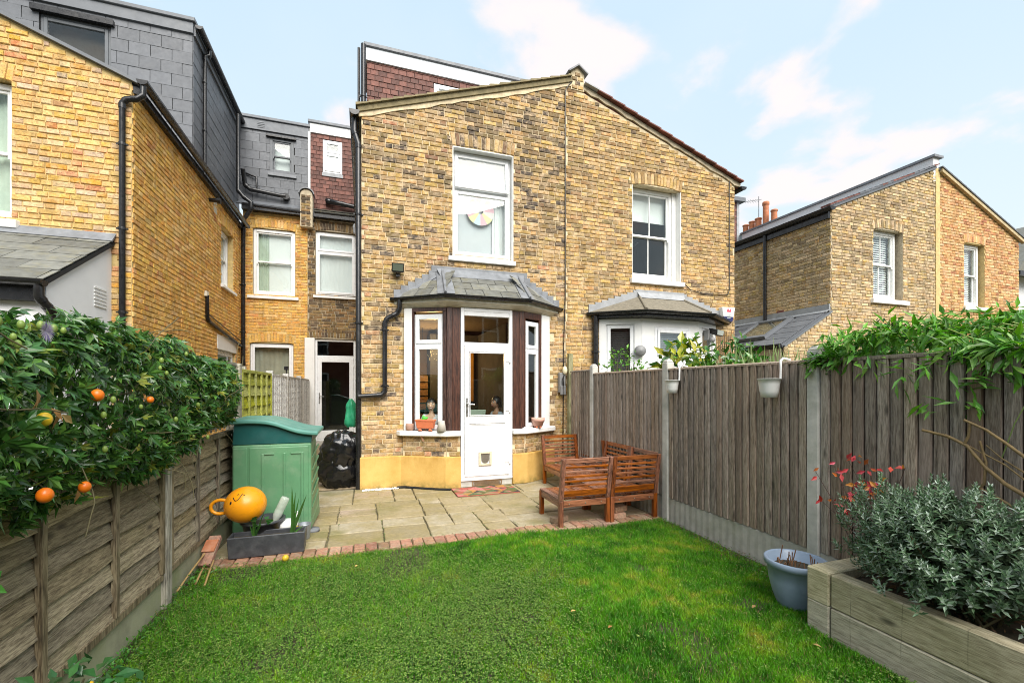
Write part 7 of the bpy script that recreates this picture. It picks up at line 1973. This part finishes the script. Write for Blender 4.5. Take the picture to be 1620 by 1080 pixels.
V = np.stack([np.c_[x-dx, y-dy, z], np.c_[x+dx, y+dy, z], np.c_[x+dx*.8+lx*.35, y+dy*.8+ly*.35, z+h*.6], np.c_[x-dx*.8+lx*.35, y-dy*.8+ly*.35, z+h*.6], np.c_[x+lx, y+ly, z+h*.95]], 1).reshape(-1, 3)
b = np.arange(n)[:, None]*5
GR = place(bpy.data.objects.new('grass', np_mesh('grass', V, [b+np.array([[0, 1, 2, 3]]), b+np.array([[3, 2, 4]])], [m_grass])), None, (0, 0, 0))
tag(GR, 'short bright green lawn grass, patchy and mossy', 'grass', kind='stuff')
m_clover = M_leaf('clover_leaf', [(.13, .25, .035), (.20, .34, .05), (.09, .185, .025), (.25, .36, .08), (.055, .12, .018), (.07, .17, .02)], .45, .25)
x, y = lawn_points(210000, lambda x, y: np.clip(clov(x, y)*1.05, .04, 1)*np.clip(bare(x, y)+.5, 0, 1)); n = len(x)
up = unit(n)*.35+np.array([0, 0, 1.0])
o = leaf_cloud(None, CLOVER, np.c_[x, y, soilz(x, y)+rng.uniform(.018, .042, n)], frames(np.cross(up, unit(n)), up), rng.uniform(.0045, .0112, n), m_clover, nparts=0, stuff='clover')
tag(o, 'small leaved clover and weeds spreading through the lawn', 'clover')
# weeds along the left fence, litter along the right one
m_weed = M_leaf('weed_leaf', [(.06, .20, .02), (.09, .27, .03), (.05, .15, .02)], .4, .2)
n = 520; yy = rng.uniform(2.3, 4.5, n); P = np.c_[-1.37+np.abs(rng.normal(0, .075, n)), yy, .0+rng.uniform(0, .06, n)]
o = leaf_cloud(None, OVAL, P, frames(unit(n)+np.array([.3, 0, .1]), np.array([[.2, -.1, 1.0]])+unit(n)*.4), rng.uniform(.015, .038, n), m_weed, nparts=0, stuff='weeds'); tag(o, 'low green weeds along the foot of the left fence', 'weeds')
n = 900; yy = rng.uniform(2.2, 4.58, n); P = np.c_[3.47-np.abs(rng.normal(0, .16, n)), yy, -.012+rng.uniform(0, .03, n)]
o = leaf_cloud(None, OVAL, P, frames(unit(n)*np.array([1, 1, .3]), np.array([[0, 0, 1.0]])+unit(n)*.4), rng.uniform(.012, .030, n), [M_leaf('litter', [(.13, .075, .03), (.20, .12, .05), (.08, .05, .025), (.05, .09, .02)], .8), m_weed], nparts=0, stuff='leaf_litter'); tag(o, 'dead leaves and weeds along the foot of the right fence', 'leaf litter')
n = 420; P = np.c_[rng.uniform(2.95, 3.46, n), rng.uniform(.9, 2.04, n), .345+rng.uniform(0, .02, n)]
o = leaf_cloud(RBD, OVAL, P, frames(unit(n)*np.array([1, 1, .3]), np.array([[0, 0, 1.0]])+unit(n)*.4), rng.uniform(.015, .04, n), M_leaf('bed_litter', [(.16, .09, .04), (.09, .05, .025), (.22, .13, .06)], .8), nparts=0, stuff='leaf_litter')
rr = random.Random(77)
for i, (u, v, c, lab) in enumerate(((1195, 957, 0, 'curled brown leaf lying on the lawn near the blue pot'), (903, 967, 1, 'orange brown leaf in the middle of the lawn'), (565, 893, 1, 'pale yellow leaf on the lawn near the patio edge'), (1285, 1018, 0, 'brown leaf on the grass below the raised bed'), (345, 940, 1, 'pale leaf on the grass by the left fence'), (962, 993, 0, 'small dark leaf on the right part of the lawn'))):
    a, b_ = (u-810)/700, (612-v)/700; t = (.02-EYE)/b_; p = ((a*cY+sY)*t, (-a*sY+cY)*t, .022)
    o = MB(lambda q, p=p, s=rr.uniform(.04, .06), k=rr.uniform(0, 6): Vector((p[0]+s*(q[0]*math.cos(k)-q[1]*math.sin(k)), p[1]+s*(q[0]*math.sin(k)+q[1]*math.cos(k)), p[2]+s*q[2]))).add([tuple(v_) for v_ in OVAL[0]], [tuple(int(j) for j in f) for f in OVAL[1]]).build('fallen_leaf', (m_dead, M_leaf('yellow_dead_leaf', [(.55, .36, .12), (.5, .3, .1)], .6))[c], None, fix=False); tag(o, lab, 'leaf', 'fallen leaves on the lawn')
# moss and weeds in the paving joints
n = 2600; P = []
edges = [-.82, -.27, .21, .70, 1.33, 1.70, 2.25, 2.80]
for i in range(n):
    P.append((rng.choice(edges)+rng.normal(0, .008), rng.uniform(4.75, 7.2), rng.uniform(-.014, .006)) if rng.random() < .7 else (rng.uniform(-1.3, 3.3), 4.765+rng.normal(0, .008), rng.uniform(-.012, .008)))
P = np.array(P); keep = vnoise(P[:, 0], P[:, 1], 6, 3) > -.1; P = P[keep]; n = len(P)
o = leaf_cloud(PATIO, OVAL, P, frames(unit(n), np.array([[0, 0, 1.0]])+unit(n)*.5), rng.uniform(.006, .018, n), [m_weed, M_leaf('moss', [(.07, .085, .015), (.05, .06, .012)], .8)], nparts=0, stuff='joint_moss')

# ================================================================== THE TWO CHILDREN INDOORS
m_skin = M_plain('skin', (.58, .34, .22), .5, .06, 8, .0)
m_skin2 = M_plain('skin_tan', (.54, .30, .19), .5, .06, 8, .0)
m_hair = M_plain('dark_hair', (.014, .010, .008), .4, .3, 40, .2)
m_eye = M_plain('eye_white', (.75, .74, .72), .3, .02, 8, 0); m_lip = M_plain('lip', (.35, .09, .08), .5, .05, 8, 0)
def skin_body(name, joints, edges, radii, mat, root_i=0, sub=2):
    me = bpy.data.meshes.new(name); me.from_pydata(joints, edges, []); ob = bpy.data.objects.new(name, me); COL.objects.link(ob)
    sk = ob.modifiers.new('skin', 'SKIN'); sk.use_smooth_shade = True
    for i, r_ in enumerate(radii): me.skin_vertices[0].data[i].radius = (r_, r_)
    me.skin_vertices[0].data[root_i].use_root = True
    s_ = ob.modifiers.new('sub', 'SUBSURF'); s_.levels = sub; s_.render_levels = sub
    dg = bpy.context.evaluated_depsgraph_get(); out = bpy.data.meshes.new_from_object(ob.evaluated_get(dg))
    COL.objects.unlink(ob); bpy.data.objects.remove(ob); return out
def merge_mesh(dst, me):
    dst.add([tuple(v.co) for v in me.vertices], [tuple(p.vertices) for p in me.polygons], True)
def hand(mb, w_, d, side, palm):
    """palm with four bent fingers and a thumb; w_ wrist, d pointing direction, side towards the thumb"""
    w_, d, side, palm = Vector(w_), Vector(d).normalized(), Vector(side).normalized(), Vector(palm).normalized()
    mb.tube([w_, w_+d*.025, w_+d*.062], [.017, .024, .021], 10)
    for k, L in enumerate((.044, .050, .047, .036)):
        o = w_+d*.058+side*(.020-.0125*k); mb.tube([o-d*.01, o+d*L*.45, o+d*L*.75+palm*.008, o+d*L*.9+palm*.02], [.0068, .0065, .006, .0045], 7)
    o = w_+d*.018+side*.02; mb.tube([o-side*.006, o+side*.016+d*.016, o+side*.02+d*.036+palm*.008], [.0085, .0075, .0055], 7)
def child(name, label, base, face, skin, sitting, zhead, shirt, long_hair, lean=(0, 0)):
    """base: point on the floor; face: unit direction of the gaze; zhead: height of the head centre"""
    f = Vector((face[0], face[1], 0)).normalized(); l = Vector((-f.y, f.x, 0))     # l: the child's left
    T = thing(name, base, label, 'person')
    bx, by, bz = base; hip = .50 if sitting else zhead-.70
    def W(a, b, z): return tuple(Vector((bx, by, 0))+f*a+l*b+Vector((lean[0]*(z-hip), lean[1]*(z-hip), z)) if z > hip else Vector((bx, by, 0))+f*a+l*b+Vector((0, 0, z)))
    nk = zhead-.115; sh = zhead-.19
    J = [W(0, 0, hip), W(-.005, 0, hip+.16), W(0, 0, sh-.05), W(0, 0, nk), W(.005, 0, zhead-.05)]
    E = [(0, 1), (1, 2), (2, 3), (3, 4)]; R = [.085, .078, .082, .036, .038]
    for s_ in (1, -1):
        b = len(J); J += [W(0, .115*s_, sh), W(-.02, .165*s_, sh-.16), W(.09, .14*s_, sh-.30)]; R += [.038, .030, .021]; E += [(2, b), (b, b+1), (b+1, b+2)]
    for s_ in (1, -1):
        b = len(J)
        if sitting: J += [W(.05, .06*s_, hip-.01), W(.32, .07*s_, hip), W(.33, .07*s_, .12+bz), W(.41, .07*s_, .03+bz)]
        else: J += [W(.0, .055*s_, hip-.08), W(.015, .06*s_, (hip+bz)/2), W(-.005, .06*s_, .06+bz), W(.09, .065*s_, .03+bz)]
        R += [.062, .045, .030, .024]; E += [(0, b), (b, b+1), (b+1, b+2), (b+2, b+3)]
    mb = MB(); me = skin_body('body', [tuple(p) for p in J], E, R, skin); merge_mesh(mb, me)
    hc = Vector(W(.015, 0, zhead))
    def H(a, b, z): return hc+f*a+l*b+Vector((0, 0, z))
    hv = MB(lambda p: H(p[0], p[1], p[2]))
    def hw(d):       # chin and cheeks
        k = 1.0
        if d.z < 0: k -= .16*(-d.z)*(1-max(0, d.x))
        return k
    mb.fr = lambda p: H(p[0], p[1], p[2])
    mb.sphere((0, 0, 0), .088, 20, 16, (1.0, .84, 1.18), hw)
    mb.hexa([(.082, -.010, -.022), (.104, -.011, -.024), (.104, .011, -.024), (.082, .010, -.022), (.082, -.005, .018), (.088, -.004, .016), (.088, .004, .016), (.082, .005, .018)])
    for s_ in (1, -1): mb.sphere((-.005, .074*s_, -.008), .02, 8, 6, (.7, .35, 1.1))
    mb.fr = None
    for s_, b in ((1, 5), (-1, 8)):
        w_ = Vector(J[b+2]); dd = (w_-Vector(J[b+1])).normalized(); hand(mb, w_, dd, Vector((0, 0, 1)), l*-s_)
    mb.build('body', skin, T)
    for s_ in (1, -1):
        e = MB(lambda p: H(p[0], p[1], p[2])); e.sphere((.076, .030*s_, .012), .0115, 10, 8, (.6, 1.2, .8)); e.build('eye', m_eye, T)
        e = MB(lambda p: H(p[0], p[1], p[2])); e.sphere((.082, .030*s_, .011), .0062, 8, 6, (.5, 1, 1)); e.tube([(.080, .016*s_, .030), (.083, .030*s_, .036), (.076, .045*s_, .031)], .003, 5); e.build('eye', m_hair, T)
    e = MB(lambda p: H(p[0], p[1], p[2])); e.tube([(.074, -.030, -.043), (.083, -.012, -.053), (.083, .012, -.053), (.074, .030, -.043)], [.003, .009, .009, .003], 8); e.build('mouth', m_lip, T)
    e = MB(lambda p: H(p[0], p[1], p[2])); e.hexa([(.086, -.017, -.053), (.091, -.013, -.053), (.091, .013, -.053), (.086, .017, -.053), (.085, -.019, -.045), (.0915, -.014, -.044), (.0915, .014, -.044), (.085, .019, -.045)]); e.build('teeth', m_eye, T)
    # hair: a cap open over the face, longer for the girl
    V = []; F = []; nu, nv = 24, 14
    for i in range(nv+1):
        for j in range(nu+1):
            ph = math.pi*2*j/nu; c_ = math.cos(ph)                       # c_=1 towards the face
            zl_ = (.045 if c_ > .55 else (-.02 if c_ > .1 else -.085))
            if long_hair and c_ < .45: zl_ = -.19
            t = i/nv; z = .118-(.118-zl_)*t
            zz = min(1, max(-1, z/.112)); r_ = .101*math.sqrt(max(0, 1-zz*zz)) if z > -.02 else .10
            if z <= -.02: r_ = .098-.02*max(0, -z-.05)
            V.append((r_*1.0*c_*(1 if c_ < 0 else .97)-.006, r_*.90*math.sin(ph), z))
    for i in range(nv):
        for j in range(nu): F.append((i*(nu+1)+j, i*(nu+1)+j+1, (i+1)*(nu+1)+j+1, (i+1)*(nu+1)+j))
    MB(lambda p: H(p[0], p[1], p[2])).add(V, F, True).build('hair', m_hair, T)
    # T-shirt and trousers grown on the same joints, a little fatter
    ii = [1, 2, 5, 6, 8, 9]; J2 = [J[0], J[1], J[2], J[5], tuple(Vector(J[5]).lerp(Vector(J[6]), .85)), J[8], tuple(Vector(J[8]).lerp(Vector(J[9]), .85))]
    sm = skin_body('shirt', [tuple(p) for p in J2], [(0, 1), (1, 2), (2, 3), (3, 4), (2, 5), (5, 6)], [.098, .094, .098, .050, .046, .050, .046], shirt)
    q = MB(); merge_mesh(q, sm); q.build('shirt', shirt, T)
    b = 11; J3 = [J[0]]+J[b:b+3]+J[b+4:b+7]; tm_ = skin_body('trousers', [tuple(p) for p in J3], [(0, 1), (1, 2), (2, 3), (0, 4), (4, 5), (5, 6)], [.10, .074, .056, .044, .074, .056, .044], m_dark)
    q = MB(); merge_mesh(q, tm_); q.build('trousers', M_plain('dark_cloth', (.03, .03, .05), .8, .1, 9, .1), T)
    return T, W, sh, f, l
m_shirt = M_plain('pale_shirt', (.62, .66, .68), .8, .05, 9, .1); m_shirt_b = M_plain('pale_blue_shirt', (.48, .56, .64), .8, .05, 9, .1)
G, W_, sh, f_, l_ = child('person', 'laughing child in a pale shirt with a star, standing at the left bay window', (1.045, 7.22, .15), (-.25, -1), m_skin, False, 1.315, m_shirt, True)
st = MB(); c = Vector(W_(.118, -.0, sh-.10)); pts = []
for i in range(10):
    a = math.pi/2+math.pi*i/5; r_ = .055 if i % 2 == 0 else .024; pts.append(c+l_*(r_*math.cos(a))+Vector((0, 0, r_*math.sin(a))))
pts2 = [c+(p-c)*.72 for p in pts]
st.add([p-f_*.004 for p in pts]+[p+f_*.004 for p in pts]+[p+f_*.004 for p in pts2]+[p-f_*.004 for p in pts2], [(i, (i+1) % 10, 10+(i+1) % 10, 10+i) for i in range(10)]+[(10+i, 10+(i+1) % 10, 20+(i+1) % 10, 20+i) for i in range(10)]); st.build('shirt_print', m_hair, G)
child('person', 'smiling child in a blue shirt seen in profile through the door glass', (2.21, 7.42, .15), (-1, -.35), m_skin2, True, 1.33, m_shirt_b, False)
CH = thing('chair', (1.86, 7.75, .15), 'pale green chair back showing through the door glass', 'chair')
m_chair = M_plain('pale_green_plastic', (.42, .52, .42), .5, .08, 8, 0)
mb = MB(); mb.hexa([(1.64, 7.60, .92), (2.02, 7.60, .92), (2.02, 7.63, .92), (1.64, 7.63, .92), (1.60, 7.56, 1.20), (2.06, 7.56, 1.20), (2.06, 7.585, 1.20), (1.60, 7.585, 1.20)]); mb.build('backrest', m_chair, CH, bevel=.01)
MB().box(1.62, 2.04, 7.62, 8.02, .60, .63).build('seat', m_chair, CH, bevel=.01)
for x, y in ((1.64, 7.62), (2.0, 7.62), (1.64, 7.98), (2.0, 7.98)): MB().box(x, x+.025, y, y+.025, .15, .92 if y < 7.7 else .60).build('leg', m_chair, CH)
SC_ = thing('suncatcher', (1.93, 7.56, 4.62), 'pale rainbow disc hanging in the upper window', 'ornament')
cols = [(.78, .44, .50), (.80, .72, .36), (.58, .70, .78), (.78, .68, .67)]; ms_ = [M_plain('film_%s' % n_, c, .5, .02, 5, 0) for n_, c in zip(('pink', 'yellow', 'blue', 'white'), cols)]
mb = MB(); cx, cz, r_ = 1.96, 4.70, .25
for i in range(12):
    mb.cur = (0, 1, 2, 0, 1, 3)[i % 6]; a0, a1 = 2*math.pi*i/12, 2*math.pi*(i+1)/12
    P = [(cx+.05*math.cos(a), cz+.05*math.sin(a)) for a in (a0, a1)]+[(cx+r_*math.cos(a1-(a1-a0)*k/3), cz+r_*math.sin(a1-(a1-a0)*k/3)) for k in range(4)]
    mb.prism(P[:1]+[P[1]]+P[2:], 1, 7.590, 7.593)
mb.build('disc', ms_, SC_)
flush_pieces()
